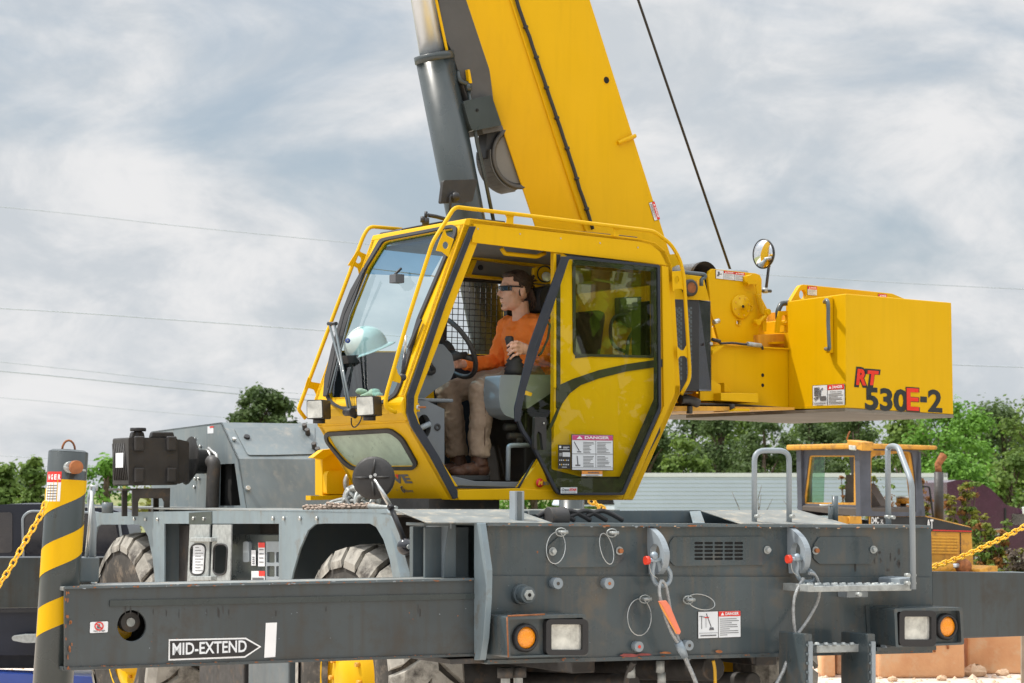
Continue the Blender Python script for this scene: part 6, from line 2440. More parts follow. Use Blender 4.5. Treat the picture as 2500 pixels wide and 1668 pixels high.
b.prism(sv(rnd(zc((350, 1048), (412, 1052), (412, 1225), (395, 1232), (385, 1140), (368, 1125), (358, 1150), (362, 1228), (345, 1220)), 3), vd - .03), S.v * .025, 'black_plastic')
c = S.V(*zc((397, 1083))[0], vd - .032)
b.cyl(c, c - S.v * .004, .006, 'steel', 8)
b.build('door_handle', dr, .004)
hp = [S.V(x_, y_, vd + .05) for x_, y_ in ropen(zc((418, 528), (432, 545), (420, 620), (385, 700), (368, 712)), 4)]
MB().tube(hp, .007, 'black', 8).build('pull_handle', dr)
b = MB()
o_ = S.V(*zc((551, 1338))[0], vd - .002)
e_ = S.V(*zc((775, 1340))[0], vd - .002)
W_, H_ = (e_ - o_).length, S.V(*zc((551, 1146))[0], vd).z - o_.z
decal_danger(b, o_, S.u, Z, W_, H_, head=.15, hc='sticker_pink', n=-S.v, lines=0)


def dq(x0, x1, y0, y1, m='print', k=3):
    b.prism([o_ + S.u * (W_ * x0) + Z * (H_ * y0) - S.v * (.001 * k), o_ + S.u * (W_ * x1) + Z * (H_ * y0) - S.v * (.001 * k), o_ + S.u * (W_ * x1) + Z * (H_ * y1) - S.v * (.001 * k), o_ + S.u * (W_ * x0) + Z * (H_ * y1) - S.v * (.001 * k)], -S.v * .0005, m)


dq(0, 1, .45, .465)
dq(.572, .58, .07, .84)
dq(.0, 1, .055, .065)
rr = random.Random(4)
for (x0, x1, y0, y1) in ((.27, .55, .49, .82), (.61, .97, .49, .82), (.27, .55, .09, .42), (.61, .97, .09, .42)):
    for k in range(8):
        yy = y0 + (y1 - y0) * k / 8
        dq(x0, x0 + (x1 - x0) * rr.uniform(.5, 1), yy, yy + .016)
b.tube([o_ + S.u * W_ * .05 + Z * H_ * .8 - S.v * .004, o_ + S.u * W_ * .17 + Z * H_ * .55 - S.v * .004], .0025, 'print', 4)
dq(.12, .22, .5, .53)
b.tube([o_ + S.u * W_ * .12 + Z * H_ * .4 - S.v * .004, o_ + S.u * W_ * .14 + Z * H_ * .15 - S.v * .004], .003, 'print', 4)
dq(.08, .2, .11, .15)
b.build('danger_sticker', dr)
b = MB()
o_ = S.V(*zc((476, 1332))[0], vd - .002)
W_, H_ = (S.V(*zc((544, 1332))[0], vd - .002) - o_).dot(S.u), S.V(*zc((476, 1200))[0], vd).z - o_.z
dq(0, 1, 0, 1, 'sticker_black', 0)
dq(.36, .95, .5, .68, 'sticker_white', 1)
for k in range(3):
    dq(.4, .9, .53 + .05 * k, .535 + .05 * k, 'print', 2)
    dq(.08, .3, .53 + .05 * k, .545 + .05 * k, 'sticker_white', 1)
dq(.08, .24, .86, .95, 'sticker_white', 1)
dq(.4, .9, .89, .91, 'sticker_white', 1)
dq(.4, .75, .85, .87, 'sticker_white', 1)
dq(.1, .9, .78, .80, 'sticker_white', 1)
for k in range(6):
    dq(.1 + .14 * k, .16 + .14 * k, .33, .38, 'sticker_white' if k != 3 else 'chain_yellow', 1)
    dq(.1 + .14 * k, .16 + .14 * k, .15, .2, 'sticker_white' if k != 1 else 'chain_yellow', 1)
dq(.3, .7, .06, .08, 'sticker_white', 1)
b.build('service_sticker', dr)
b = MB()
o_ = S.V(*zc((605, 1372))[0], vd - .002)
W_, H_ = (S.V(*zc((718, 1372))[0], vd - .002) - o_).dot(S.u), S.V(*zc((605, 1343))[0], vd).z - o_.z
dq(0, 1, 0, 1, 'sticker_white', 0)
dq(0, 1, .38, 1, 'sticker_orange', 1)
b.text('WARNING', o_ + S.u * W_ * .28 + Z * H_ * .5 - S.v * .003, S.u, Z, W_ * .55, H_ * .34, 'print', .03)
dq(.2, .8, .13, .22, 'print', 2)
b.build('warning_sticker', dr)
b = MB()
o_ = S.V(*zc((490, 1467))[0], vd - .014)
W_, H_ = (S.V(*zc((580, 1467))[0], vd - .014) - o_).dot(S.u), S.V(*zc((490, 1434))[0], vd).z - o_.z
dq(0, 1, 0, 1, 'sticker_white', 0)
b.text('Crane', o_ + S.u * W_ * .05 + Z * H_ * .42 - S.v * .003, S.u, Z, W_ * .43, H_ * .42, 'print', .03, .3)
b.text('STAR', o_ + S.u * W_ * .50 + Z * H_ * .42 - S.v * .003, S.u, Z, W_ * .45, H_ * .42, 'sticker_red', .05, .3)
b.text('EQUIPPED', o_ + S.u * W_ * .07 + Z * H_ * .10 - S.v * .003, S.u, Z, W_ * .85, H_ * .18, 'grey_light', .02)
b.build('equipped_sticker', dr)
# maker's mark half covered by the door
b = MB()
c = S.V(1318, 1179, -.013)
b.lathe(c, -S.v, [(0, .026), (.001, .026), (.001, 0)], 'sticker_red', 26)
b.text('M', c - S.u * .013 - Z * .013 - S.v * .003, S.u, Z, .032, .026, 'chain_yellow', .04, .2)
b.text('anitowoc', c + S.u * .022 - Z * .012 - S.v * .002, S.u, Z, .135, .025, 'print', .03)
b.build('maker_logo', cab)
b = MB()
xd_ = -S.v
ydn = (pn[2] - pn[3]).normalized()
o_ = np_(884, 1181, .003)
b.text('GROVE', o_, xd_, ydn, (np_(1010, 1184, .003) - o_).dot(xd_), .062, 'print', .04)
tr_ = [np_(x_, y_, .0045) for x_, y_ in z5b((1305, 1000), (1355, 1000), (1355, 1065))]
b.flat(tr_, 'sticker_red')
b.text('by', np_(969, 1199, .003), xd_, ydn, .016, .012, 'print', .01)
c = np_(985, 1196, .003)
vs = [c + xd_ * (.018 * math.cos(a)) + ydn * (.022 * math.sin(a)) for a in [2 * PI * k / 18 for k in range(14)]]
b.tube([p_ for p_ in vs[3:13]], .004, 'print', 5)
b.text('M', c - xd_ * .006 - ydn * .012, xd_, ydn, .022, .022, 'print', .03, .2)
b.text('anitowoc', np_(988, 1202, .003), xd_, ydn, .10, .020, 'print', .02)
b.build('nose_lettering', cab)

# --- tube guards round the cab
def gtube(pts, vv, r=.0115, name='guard_rail', rr_=10, parent=None):
    q = ropen(pts, rr_, 5)
    n_ = len(q)
    P_ = []
    for i, (x_, y_) in enumerate(q):
        v_ = vv if not isinstance(vv, tuple) else vv[0] + (vv[1] - vv[0]) * i / (n_ - 1)
        P_.append(S.V(x_, y_, v_))
    return MB().tube(P_, r, 'yellow', 10)


g1 = gtube([(967, 1007), (940, 996), (943, 965), (990, 800), (1056, 592), (1106, 512), (1116, 506), (1250, 522), (1575, 562)] + zc((1000, 34), (1090, 100), (1140, 180), (1163, 270), (1196, 800), (1192, 850), (1150, 925)), -.03, .0115, rr_=16)
gr1 = g1.build('guard_rail', cab)
g2 = gtube([(981, 560), (902, 553), (888, 575), (732, 990), (729, 1000), (746, 1022)], CW + .08, .0115, rr_=14)
gr2 = g2.build('guard_rail', cab)
b = MB()


def web(pts, v_, hole_c=None, hr=(7, 9)):
    tgt = MB()
    q = [S.V(x_, y_, v_) for x_, y_ in pts]
    hs2 = [[S.V(hole_c[0] + hr[0] * math.cos(2 * PI * k / 16), hole_c[1] + hr[1] * math.sin(2 * PI * k / 16), v_) for k in range(16)]] if hole_c else []
    tgt.prism(q, S.v * .006, 'yellow', hs2)
    tgt.build('rail_gusset', gr1, .002)


web(z5((500, 360), (515, 385), (560, 405), (505, 545), (495, 500), (470, 485), (425, 480), (440, 455)), CW + .07, (875, 634), (7, 9))
web(z5((150, 1255), (175, 1290), (235, 1300), (208, 1385), (190, 1345), (160, 1335), (125, 1340), (135, 1300)), CW + .07)
web(z5((1100, 225), (1115, 270), (1165, 295), (1125, 420), (1080, 385), (1040, 378), (1060, 320)), -.03, (1088, 599), (7, 9))
web(z5((765, 1190), (775, 1230), (800, 1262), (790, 1300), (740, 1285), (722, 1300), (730, 1240)), -.03)
web([(1232, 521), (1258, 524), (1254, 532), (1254, 548), (1236, 546), (1238, 532)], -.02)
web([(1496, 553), (1518, 556), (1511, 566), (1511, 578), (1500, 577), (1500, 566)], -.02)
web(zc((1100, 252), (1165, 248), (1167, 360), (1150, 348), (1118, 348), (1103, 365)), -.03, (1652, 683), (6, 9))
web(zc((1125, 660), (1150, 685), (1165, 683), (1182, 650), (1192, 735), (1168, 715), (1145, 716), (1130, 735)), -.03)
b = MB()
b.prism(sv(zc((485, 22), (765, 48), (765, 58), (485, 30)), .1), S.v * .1, 'black')
b.prism(sv(zc((805, 52), (912, 64), (912, 76), (805, 64)), .1), S.v * .1, 'black')
b.prism(sv([(1168, 533), (1234, 540), (1234, 545), (1168, 538)], .1), S.v * .1, 'black')
b.prism(sv(z5((790, 240), (800, 225), (980, 190), (1110, 165), (1110, 178), (800, 246)), CW - .2), S.v * .25, 'black')
b.build('roof_hatch', cab, .006)
b = MB()
b.cyl(S.V(*z5((967, 200))[0], .6), S.V(*z5((967, 150))[0], .6), .022, 'black', 10)
b.cyl(S.V(*z5((967, 150))[0], .6), S.V(*z5((970, 105))[0], .6), .010, 'black', 10)
b.tube([S.V(*q, .6) for q in z5((985, 130), (1040, 140), (1105, 158))], .012, 'black', 8)
b.cyl(S.V(*z5((945, 180))[0], .6), S.V(*z5((948, 140))[0], .6), .014, 'black', 10)
b.build('roof_wiper', cab)
# square mirror above the roof
b = MB()
mq = [S.V(x_, y_, .9) for x_, y_ in rnd(z8((372, 1232), (605, 1225), (572, 1378), (352, 1392)), 6)]
b.prism(mq, S.v * .03, 'black_plastic')
mr_ = b.build('rear_view_mirror', cab, .004)
b = MB()
b.tube([S.V(*q, .88) for q in ropen(z8((452, 1345), (418, 1335), (415, 1480)), 6)], .009, 'black', 8)
c = S.V(*z8((452, 1345))[0], .88)
b.ell(c, .03, .03, .03, 'black')
b.build('mirror_arm', mr_)

# --- work lamps on the nose
for (fr_, sd_) in ((z5((138, 1418), (250, 1412), (255, 1545), (140, 1550)), 53), (z5((482, 1392), (605, 1385), (612, 1522), (488, 1530)), 48)):
    v_ = .66 if sd_ == 53 else .10
    uL = -1.0
    # the lens looks left: its plane has u as normal
    base = S.V(*fr_[1], v_)
    uu = S.uvz(base)[0]
    # a lamp facing the viewer's left, turned a little to the viewer
    n_ = (-S.u * .76 - S.v * .65).normalized()
    cc = hit((fr_[0][0] + fr_[2][0]) / 2, (fr_[0][1] + fr_[2][1]) / 2, base, n_)
    q = [hit(x_, y_, cc, n_) for x_, y_ in rnd(fr_, 4)]
    bb = MB().prism(q, -n_ * .13, 'black_plastic')
    lo_ = bb.build('work_lamp', cab, .006)
    ce = sum(q, Vector()) / len(q)
    q2_ = [ce + (p_ - ce) * .90 + n_ * .002 for p_ in q]
    MB().prism(q2_, n_ * .003, 'lens').build('lamp_lens', lo_)
    c = ce - n_ * .07 - Z * .048
    MB().cyl(c + Z * .0, c - Z * .03, .035, 'black', 12).build('lamp_foot', lo_)

# --- wipers and strips at the windshield
b = MB()
for (a_, m__, e__) in (((295, 880), (375, 1180), (430, 1490)), ((332, 880), (398, 1240), (448, 1480))):
    b.tube([ws(*z5(a_)[0], .10), ws(*z5(m__)[0], .07), ws(*z5(e__)[0], .05)], .0075, 'grey', 8)
c = ws(*z5((435, 1500))[0], .04)
b.cyl(c - S.v * .04, c + S.v * .04, .022, 'black', 12)
b.cyl(c, c - wn_ * .05, .02, 'black', 10)
b.tube([ws(*z5((290, 885))[0], .10), ws(*z5((345, 885))[0], .10)], .012, 'black', 6)
b.build('wiper_arm', cab)
b = MB()
st_ = z5((540, 498), (552, 510), (420, 900), (340, 1200), (290, 1390), (262, 1395), (272, 1270), (330, 1020), (400, 790), (450, 660))
b.prism([ws(x_, y_, .022) for x_, y_ in st_], wn_ * .012, 'rubber')
b.tube([ws(x_, y_, .04) for x_, y_ in z5((560, 540), (440, 830), (360, 1130), (300, 1370))], .006, 'grey', 6)
b.tube([ws(x_, y_, .06) for x_, y_ in z5((530, 530), (400, 820), (330, 1100), (285, 1330))], .004, 'black', 6)
b.build('wiper_blade', cab, .003)
b = MB()
b.cyl(S.V(*z5((830, 965))[0], -.02), S.V(*z5((822, 1100))[0], -.02), .006, 'steel', 8)
b.cyl(S.V(*z5((822, 1095))[0], -.02), S.V(*z5((808, 1240))[0], -.02), .011, 'door_frame', 8)
c = S.V(*z5((806, 1258))[0], -.02)
b.ell(c, .022, .02, .022, 'black')
b.prism([ws(x_, y_, .02) for x_, y_ in z5((930, 850), (945, 860), (860, 1060), (845, 1055))], wn_ * .01, 'black')
b.build('gas_strut', cab)
b = MB()
b.tube(bez([np_(x_, y_, .03) for x_, y_ in z5b((715, 230), (720, 320), (760, 355), (820, 300), (860, 215))], 5), .004, 'black', 6)
b.build('washer_hose', cab)
b = MB()
q = sv(zf((150, 350), (195, 385), (205, 470), (120, 475), (128, 400)), .02)
b.prism(q, S.v * .01, 'yellow')
c = S.V(*zf((165, 425))[0], .018)
b.cyl(c, c - S.v * .02, .014, 'steel', 10)
b.cyl(c - S.v * .02, c - S.v * .05 + S.u * .03, .006, 'rust', 8)
b.build('door_striker', cab, .003)

# ------------------------------------------------------------------ inside the cab
inn = MB()
# headliner panel with yellow frames, under the roof
hz0 = S.V(1200, 600, .5).z
hl = [(1, 2)]
b = MB()
b.prism([S.V(x_, y_, .9) for x_, y_ in [(1112, 606), (1356, 636), (1356, 700), (1300, 690), (1112, 664)]], S.v * .05, 'headliner')
b.prism([S.V(x_, y_, .86) for x_, y_ in z5((1225, 405), (1568, 450)) + [(1352, 648), (1352, 655)] + z5((1568, 468), (1215, 425))], S.v * .05, 'yellow')
b.prism([S.V(x_, y_, .86) for x_, y_ in z5((1168, 532), (1480, 560)) + [(1240, 684)] + z5((1480, 578), (1160, 550))], S.v * .05, 'yellow')
b.prism([S.V(x_, y_, .85) for x_, y_ in z5((1298, 440), (1325, 445), (1285, 545), (1255, 540))], S.v * .05, 'yellow')
c = S.V(*z5((1347, 495))[0], .89)
b.cyl(c, c - S.v * .01, .016, 'black', 14)
b.build('headliner_frame', cab, .003)
b = MB()
b.hexa([S.w(S.uvz(A)[0] + .05, .05, A.z - .09), S.w(S.uvz(Bq)[0], .05, Bq.z - .09), S.w(S.uvz(Bq)[0], CW - .05, Bq.z - .09), S.w(S.uvz(A)[0] + .05, CW - .05, A.z - .09)],
       [S.w(S.uvz(A)[0] + .05, .05, A.z - .07), S.w(S.uvz(Bq)[0], .05, Bq.z - .07), S.w(S.uvz(Bq)[0], CW - .05, Bq.z - .07), S.w(S.uvz(A)[0] + .05, CW - .05, A.z - .07)], 'headliner')
b.build('headliner', cab)
MB().tube([S.V(x_, y_, .10) for x_, y_ in ropen(zc((165, 125), (185, 155), (360, 172), (405, 152)), 4)], .013, 'yellow', 10).build('overhead_handle', cab)
b = MB()
b.prism([S.V(x_, y_, .55) for x_, y_ in rnd(zm((1105, 60), (1330, 50), (1330, 240), (1290, 262), (1110, 245), (1098, 150)), 5)], S.v * .03, 'yellow')
c = S.V(*zm((1222, 145))[0], .545)
b.lathe(c, (-S.v - S.u * .3).normalized(), [(0, .052), (.015, .052), (.015, .045), (.005, .042)], 'black', 24)
b.lathe(S.V(*zm((1245, 175))[0], .53), (-S.v - S.u * .3).normalized(), [(0, .030), (.004, .028), (.006, 0)], 'lens', 20)
b.build('cab_speaker', cab, .003)
# window guard mesh on the far side
b = MB()
vm = CW - .01


def mp(i, j): return S.V(*[lin(lin((1094, 682), (1240, 690), i), lin((1088, 866), (1240, 872), i), j)][0], vm)


for k in range(12):
    b.tube([mp(k / 11, 0), mp(k / 11, 1)], .0026, 'black', 4)
for k in range(14):
    b.tube([mp(0, k / 13), mp(1, k / 13)], .0026, 'black', 4)
b.build('window_mesh', cab)
b = MB()
b.prism([S.V(x_, y_, vm - .05) for x_, y_ in [(1082, 676), (1094, 678), (1090, 866), (1076, 870)]], S.v * .04, 'black')
b.prism([S.V(x_, y_, vm - .05) for x_, y_ in [(1085, 672), (1245, 682), (1245, 694), (1085, 684)]], S.v * .04, 'black')
b.prism([S.V(x_, y_, vm - .05) for x_, y_ in [(1078, 864), (1245, 868), (1245, 900), (1078, 880)]], S.v * .04, 'black')
b.prism([S.V(x_, y_, vm - .05) for x_, y_ in [(1238, 684), (1262, 690), (1262, 900), (1238, 900)]], S.v * .04, 'black')
b.build('window_frame', cab)
# dashboard / steering column
vcol = .46
b = MB()
colp = [(1008, 978), (1034, 848), (1050, 838), (1082, 841), (1104, 866), (1111, 903), (1100, 928), (1062, 952), (1030, 978)]
b.prism([S.V(x_, y_, vcol - .16) for x_, y_ in rnd(colp, 5)], S.v * .30, 'interior_grey')
b.build('steering_console', cab, .018, seg=3)
b = MB()
wc_ = S.V(1100, 846, vcol)
wnr = (S.u * .84 + Z * .54).normalized()
wx = wnr.cross(S.v).normalized()
R_ = .205
ring_ = [wc_ + (S.v * math.cos(2 * PI * k / 40) + wx * math.sin(2 * PI * k / 40)) * R_ for k in range(40)]
b.tube(ring_, .015, 'black_plastic', 10, closed=True)
for a in (R(90), R(210), R(330)):
    d_ = S.v * math.cos(a) + wx * math.sin(a)
    b.tube([wc_ - wnr * .04 + d_ * .03, wc_ - wnr * .02 + d_ * .12, wc_ + d_ * R_], [.022, .016, .012], 'black_plastic', 8)
b.cyl(wc_ - wnr * .22, wc_ - wnr * .01, .05, 'black_plastic', 16)
b.build('steering_wheel', cab)
b = MB()
b.tube([S.V(*q, vcol - .12) for q in zm((20, 1165), (60, 1150), (180, 1125), (285, 1110))], [.034, .03, .022, .020], 'black_plastic', 10)
b.build('column_stalk', cab)
b = MB()
c = S.V(*z5((1000, 1210))[0], vcol - .17)
b.lathe(c, -S.v, [(0, .03), (.02, .026), (.03, .015), (.03, 0)], 'black', 14)
b.tube([c - S.v * .03, S.V(*z5((978, 1125))[0], vcol - .2)], [.014, .010], 'black', 8)
b.build('dash_lever', cab)
# grey lower kick panel by the door with a round vent
kp = [(1010, 972), (1032, 974), (1085, 999), (1085, 1157), (1076, 1150), (1010, 1040)]
b = MB()
kh = [(1031 + 19 * math.cos(2 * PI * k / 24), 1040 + 32 * math.sin(2 * PI * k / 24)) for k in range(24)]
b.prism([S.V(x_, y_, .06) for x_, y_ in kp], S.v * .05, 'interior_grey', [[S.V(1035 + 17 * math.cos(2 * PI * k / 24), 1042 + 30 * math.sin(2 * PI * k / 24), .06) for k in range(24)]])
kpo = b.build('kick_panel', cab, .004)
b = MB()
b.prism([S.V(x_, y_, .12) for x_, y_ in [(1010, 1000), (1060, 1000), (1060, 1085), (1010, 1085)]], S.v * .03, 'dark_hole')
b.tube([S.V(*q, .06) for q in zf((170, 670), (310, 605))], .016, 'grey_light', 8)
c = S.V(*zf((393, 640))[0], .058)
b.lathe(c, -S.v, [(0, .020), (.003, .020), (.003, .008), (-.005, .006)], 'black', 16)
b.build('air_vent', kpo)
# dashboard top / low side yellow wall seen beyond the knees
b = MB()
b.prism([S.V(x_, y_, CW - .06) for x_, y_ in [(838, 860), (1078, 862), (1240, 880), (1350, 880), (1350, 1180), (1110, 1190), (1000, 1030), (800, 985)]], S.v * .02, 'interior_dark')
b.prism([S.V(x_, y_, .62) for x_, y_ in zf((230, 330), (350, 230), (365, 380), (300, 370))], S.v * .02, 'yellow')
b.build('inner_wall', cab)
b = MB()
rw = sv([(1552, 610), (1600, 640), (1622, 700), (1636, 950), (1530, 1200), (1500, 1200), (1500, 610)], .05)
b.box(S, S.uvz(S.V(1420, 800, .5))[0], S.uvz(S.V(1425, 800, .5))[0], .1, CW - .06, S.V(1420, 1190, .5).z, S.V(1420, 885, .5).z, 'interior')
b.build('rear_bulkhead', cab)
# seat
b = MB()
useat0, useat1 = S.uvz(S.V(1200, 950, .5))[0], S.uvz(S.V(1370, 950, .5))[0]
zs = S.V(1250, 958, .5).z
b.box(S, useat0, useat1, .24, .76, zs - .12, zs, 'seat_black')
b.build('seat_cushion', cab, .04, seg=3)
b = MB()
zk = S.V(1340, 760, .5).z
b.prism([S.w(useat1 - .06, .25, zs - .05), S.w(useat1 + .08, .25, zs - .05), S.w(useat1 + .17, .25, zk), S.w(useat1 + .06, .25, zk)], S.v * .5, 'seat_black')
b.build('seat_backrest', cab, .04, seg=3)
b = MB()
hr = [S.V(x_, y_, .38) for x_, y_ in rnd(zm((1200, 300), (1330, 270), (1400, 300), (1400, 590), (1200, 590), (1165, 500), (1170, 380)), 8)]
b.prism(hr, S.v * .24, 'seat_black')
b.build('headrest', cab, .03, seg=3)
b = MB()
zf0 = S.V(1250, 1176, .3).z
b.box(S, useat0 + .1, useat1 - .02, .3, .7, zf0, zs - .12, 'black_plastic')
for (q, l_) in ((zf((1160, 740))[0], .12), (zf((1120, 640))[0], .08), (zf((1240, 780))[0], .05)):
    c = S.V(*q, .27)
    b.cyl(c, c + S.u * l_, .022, 'dark_metal', 10)
b.build('seat_base', cab, .01)
MB().tube([S.V(*q, .12) for q in ropen(zf((1165, 1225), (1170, 850), (1220, 840), (1400, 840)), 9)], .014, 'grey_light', 10).build('grab_bar', cab)
# joystick console
b = MB()
pp = rnd(zf((1085, 72), (1225, 68), (1350, 80), (1340, 300), (1290, 560), (1250, 555), (1130, 510), (1085, 440), (1068, 330), (1070, 200)), 6)
b.prism([S.V(x_, y_, .13) for x_, y_ in pp], S.v * .16, 'grey_pod')
b.prism([S.V(x_, y_, .15) for x_, y_ in rnd([(1285, 915), (1350, 915), (1370, 940), (1345, 960), (1285, 1000)], 8)], S.v * .13, 'grey_pod')
jp = b.build('armrest_console', cab, .022, seg=3)
b = MB()
cj = S.V(1256, 914, .21)
bz = [(0, .062), (.02, .055), (.03, .062), (.045, .048), (.055, .056), (.07, .042), (.08, .048), (.095, .034), (.12, .022)]
b.lathe(cj, Z, [(0, 0)] + bz, 'rubber', 24)
top_ = S.V(1243, 826, .21)
low_ = cj + Z * .10
b.tube([low_, S.V(1249, 865, .21), S.V(1246, 846, .21), top_, top_ + Z * .012], [.017, .018, .021, .026, .018], 'black_plastic', 14)
b.build('joystick', cab)
b = MB()
b.prism([S.V(x_, y_, .12) for x_, y_ in rnd([(1276, 951), (1299, 960), (1296, 968), (1274, 962)], 2)], -S.v * .004, 'chain_yellow')
b.build('caution_sticker', jp)
# monitor posts the hard hat rests on
b = MB()
hx = S.V(860, 880, .78)
for q in ((856, 872), (866, 872)):
    b.tube([S.V(q[0], q[1], .78), S.V(q[0] + 16, 990, .78)], .014, 'black', 8)
b.prism([S.V(x_, y_, .74) for x_, y_ in [(846, 868), (900, 866), (900, 884), (850, 888)]], S.v * .12, 'black')
b.build('monitor_stand', cab, .004)
b = MB()
b.prism([S.V(x_, y_, .05) for x_, y_ in [(820, 1002), (980, 968), (1040, 940), (1040, 1020), (1000, 1025), (835, 1012)]], S.v * .01, 'dark_hole')
u_a = S.uvz(S.V(990, 990, .0))[0]
b = MB().box(S, u_a + .03, u_a + .35, .06, CW - .06, S.V(990, 988, .5).z, S.V(990, 980, .5).z, 'interior_grey')
b.build('dash_shelf', cab, .006)
b = MB()
c = S.V(964, 683, .5)
b.box(S, S.uvz(c)[0] - .02, S.uvz(c)[0] + .04, .46, .53, c.z - .02, c.z + .03, 'interior')
b.tube([c + Z * .03, S.V(980, 655, .5)], .008, 'black', 8)
b.build('camera_unit', cab, .006)
# ------------------------------------------------------------------ the operator, seated and facing left
FW = (-S.u * math.cos(R(8)) + S.v * math.sin(R(8))).normalized()
SD = Vector((0, 0, 1)).cross(FW).normalized()
if SD.dot(S.v) > 0:
    SD = -SD                                  # his left side, towards the viewer


def basis(f, s): return Matrix((f, s, Z)).transposed()


MH = basis(FW, SD)
FT = -S.u
MTs = basis(FT, -S.v)
HC = S.V(1259, 712, .5)


def hp(f, s_, z): return HC + FW * f + SD * s_ + Z * z


def head_geo(b, m='skin', k=1.0):
    b.ell(hp(-.004, 0, .032), .094 * k, .076 * k, .094 * k, m, MH)
    b.ell(hp(.030, 0, -.030), .066 * k, .062 * k, .085 * k, m, MH)
    b.ell(hp(.018, 0, -.070), .066 * k, .055 * k, .040 * k, m, MH)
    b.ell(hp(.070, 0, -.098), .024, .028, .020, m, MH)
    b.ell(hp(.078, 0, .030), .018, .052, .016, m, MH)
    b.tube([hp(.088, 0, .022), hp(.103, 0, -.002), hp(.114, 0, -.020), hp(.100, 0, -.028)], [.008, .010, .0125, .010], m, 8)
    b.ell(hp(.096, 0, -.024), .013, .018, .008, m, MH)
    b.ell(hp(.090, 0, -.050), .011, .024, .008, m, MH)
    b.ell(hp(.088, 0, -.063), .011, .022, .008, m, MH)
    for sg in (1, -1):
        b.ell(hp(.052, .048 * sg, -.012), .028, .018, .022, m, MH)
        b.ell(hp(-.006, .078 * sg, -.004), .018, .009, .031, m, MH)
        b.ell(hp(-.012, .084 * sg, .010), .010, .006, .018, m, MH)
        b.ell(hp(.082, .028 * sg, .008), .010, .014, .009, m, MH)


neck0, neck1 = hp(-.025, 0, -.06), S.V(1275, 790, .5)


def E(b, px, py, v, rf, rs, rz, m):
    b.ell(S.V(px, py, v), rf, rs, rz, m, MTs)


sh_n, el_n, wr_n = S.V(1324, 800, .31), S.V(1346, 872, .30), S.V(1294, 860, .20)
sh_f, el_f, wr_f = S.V(1240, 800, .69), S.V(1211, 889, .73), S.V(1130, 889, .64)
hipn, kn_n, an_n = S.V(1312, 925, .38), S.V(1170, 951, .36), S.V(1168, 1120, .33)
hipf, kn_f, an_f = S.V(1264, 925, .62), S.V(1091, 956, .62), S.V(1117, 1120, .60)
bd = MB()
head_geo(bd)
bd.tube([neck0, (neck0 + neck1) / 2, neck1, neck1 - Z * .05], [.054, .053, .060, .075], 'skin', 14)
E(bd, 1284, 828, .5, .10, .165, .15, 'skin')
E(bd, 1296, 890, .5, .10, .145, .13, 'skin')
E(bd, 1304, 922, .5, .12, .155, .08, 'skin')
bd.tube([sh_f, sh_n], .05, 'skin', 12)
for a_, e_, w_ in ((sh_n, el_n, wr_n), (sh_f, el_f, wr_f)):
    bd.tube([a_, e_], [.045, .036], 'skin', 10)
    bd.ell(e_, .036, .036, .036, 'skin')
    bd.tube([e_, w_], [.036, .025], 'skin', 10)
    bd.ell(w_, .026, .026, .026, 'skin')
for h_, k_, a_ in ((hipn, kn_n, an_n), (hipf, kn_f, an_f)):
    bd.tube([h_, k_], [.07, .05], 'skin', 12)
    bd.ell(k_, .05, .05, .05, 'skin')
    bd.tube([k_, a_, a_ - Z * .04], [.048, .034, .036], 'skin', 12)
# near hand closed on the joystick
bd.ell(S.V(1279, 852, .195), .040, .026, .034, 'skin', MTs)
bd.ell(S.V(1270, 850, .185), .026, .018, .034, 'skin', MTs)
for k_, pts in enumerate((((1272, 839, .185), (1262, 835, .165), (1249, 837, .16), (1239, 845, .185)), ((1270, 847, .18), (1260, 845, .158), (1248, 848, .155), (1239, 856, .18)),
                          ((1270, 856, .18), (1260, 855, .16), (1250, 858, .155), (1241, 866, .178)), ((1271, 864, .185), (1263, 865, .166), (1254, 868, .162), (1246, 876, .182)))):
    bd.tube([S.V(*q) for q in pts], [.0105, .0098, .0092, .0075] if k_ < 3 else [.009, .0085, .008, .007], 'skin', 8)
    bd.ell(S.V(*pts[-1]), .0078, .0078, .0078, 'skin')
    bd.ell(S.V(*pts[1]), .0105, .0105, .0105, 'skin')
    bd.ell(S.V(*pts[2]), .0098, .0098, .0098, 'skin')
bd.tube([S.V(1278, 843, .21), S.V(1266, 836, .235), S.V(1254, 834, .24)], [.014, .011, .009], 'skin', 8)
# far hand on the wheel rim
bd.ell(S.V(1119, 888, .62), .038, .022, .030, 'skin', MTs)
for k_ in range(4):
    y_ = 879 + 6 * k_
    bd.tube([S.V(1116, y_, .60), S.V(1107, y_ - 1, .585), S.V(1101, y_ + 3, .60), S.V(1104, y_ + 7, .615)], [.0095, .009, .0085, .007], 'skin', 8)
bd.tube([S.V(1122, 880, .60), S.V(1114, 873, .58), S.V(1108, 871, .575)], [.012, .010, .008], 'skin', 8)
man = bd.build('person')
tag(man, None, 'person')
man['label'] = 'man in orange shirt, brown trousers and sunglasses seated in the cab, holding a joystick'


def organic(o, vox, sm=3, disp=None):
    r = o.modifiers.new('remesh', 'REMESH')
    r.mode = 'VOXEL'
    r.voxel_size = vox
    r.use_smooth_shade = True
    s_ = o.modifiers.new('smooth', 'SMOOTH')
    s_.iterations = sm
    s_.factor = .5
    if disp:
        for sc_, st_ in disp:
            tx = bpy.data.textures.new('folds', 'CLOUDS')
            tx.noise_scale = sc_
            d = o.modifiers.new('displace', 'DISPLACE')
            d.texture = tx
            d.texture_coords = 'LOCAL'
            d.strength = st_
            d.mid_level = .5
    return o


organic(man, .0045, 3)
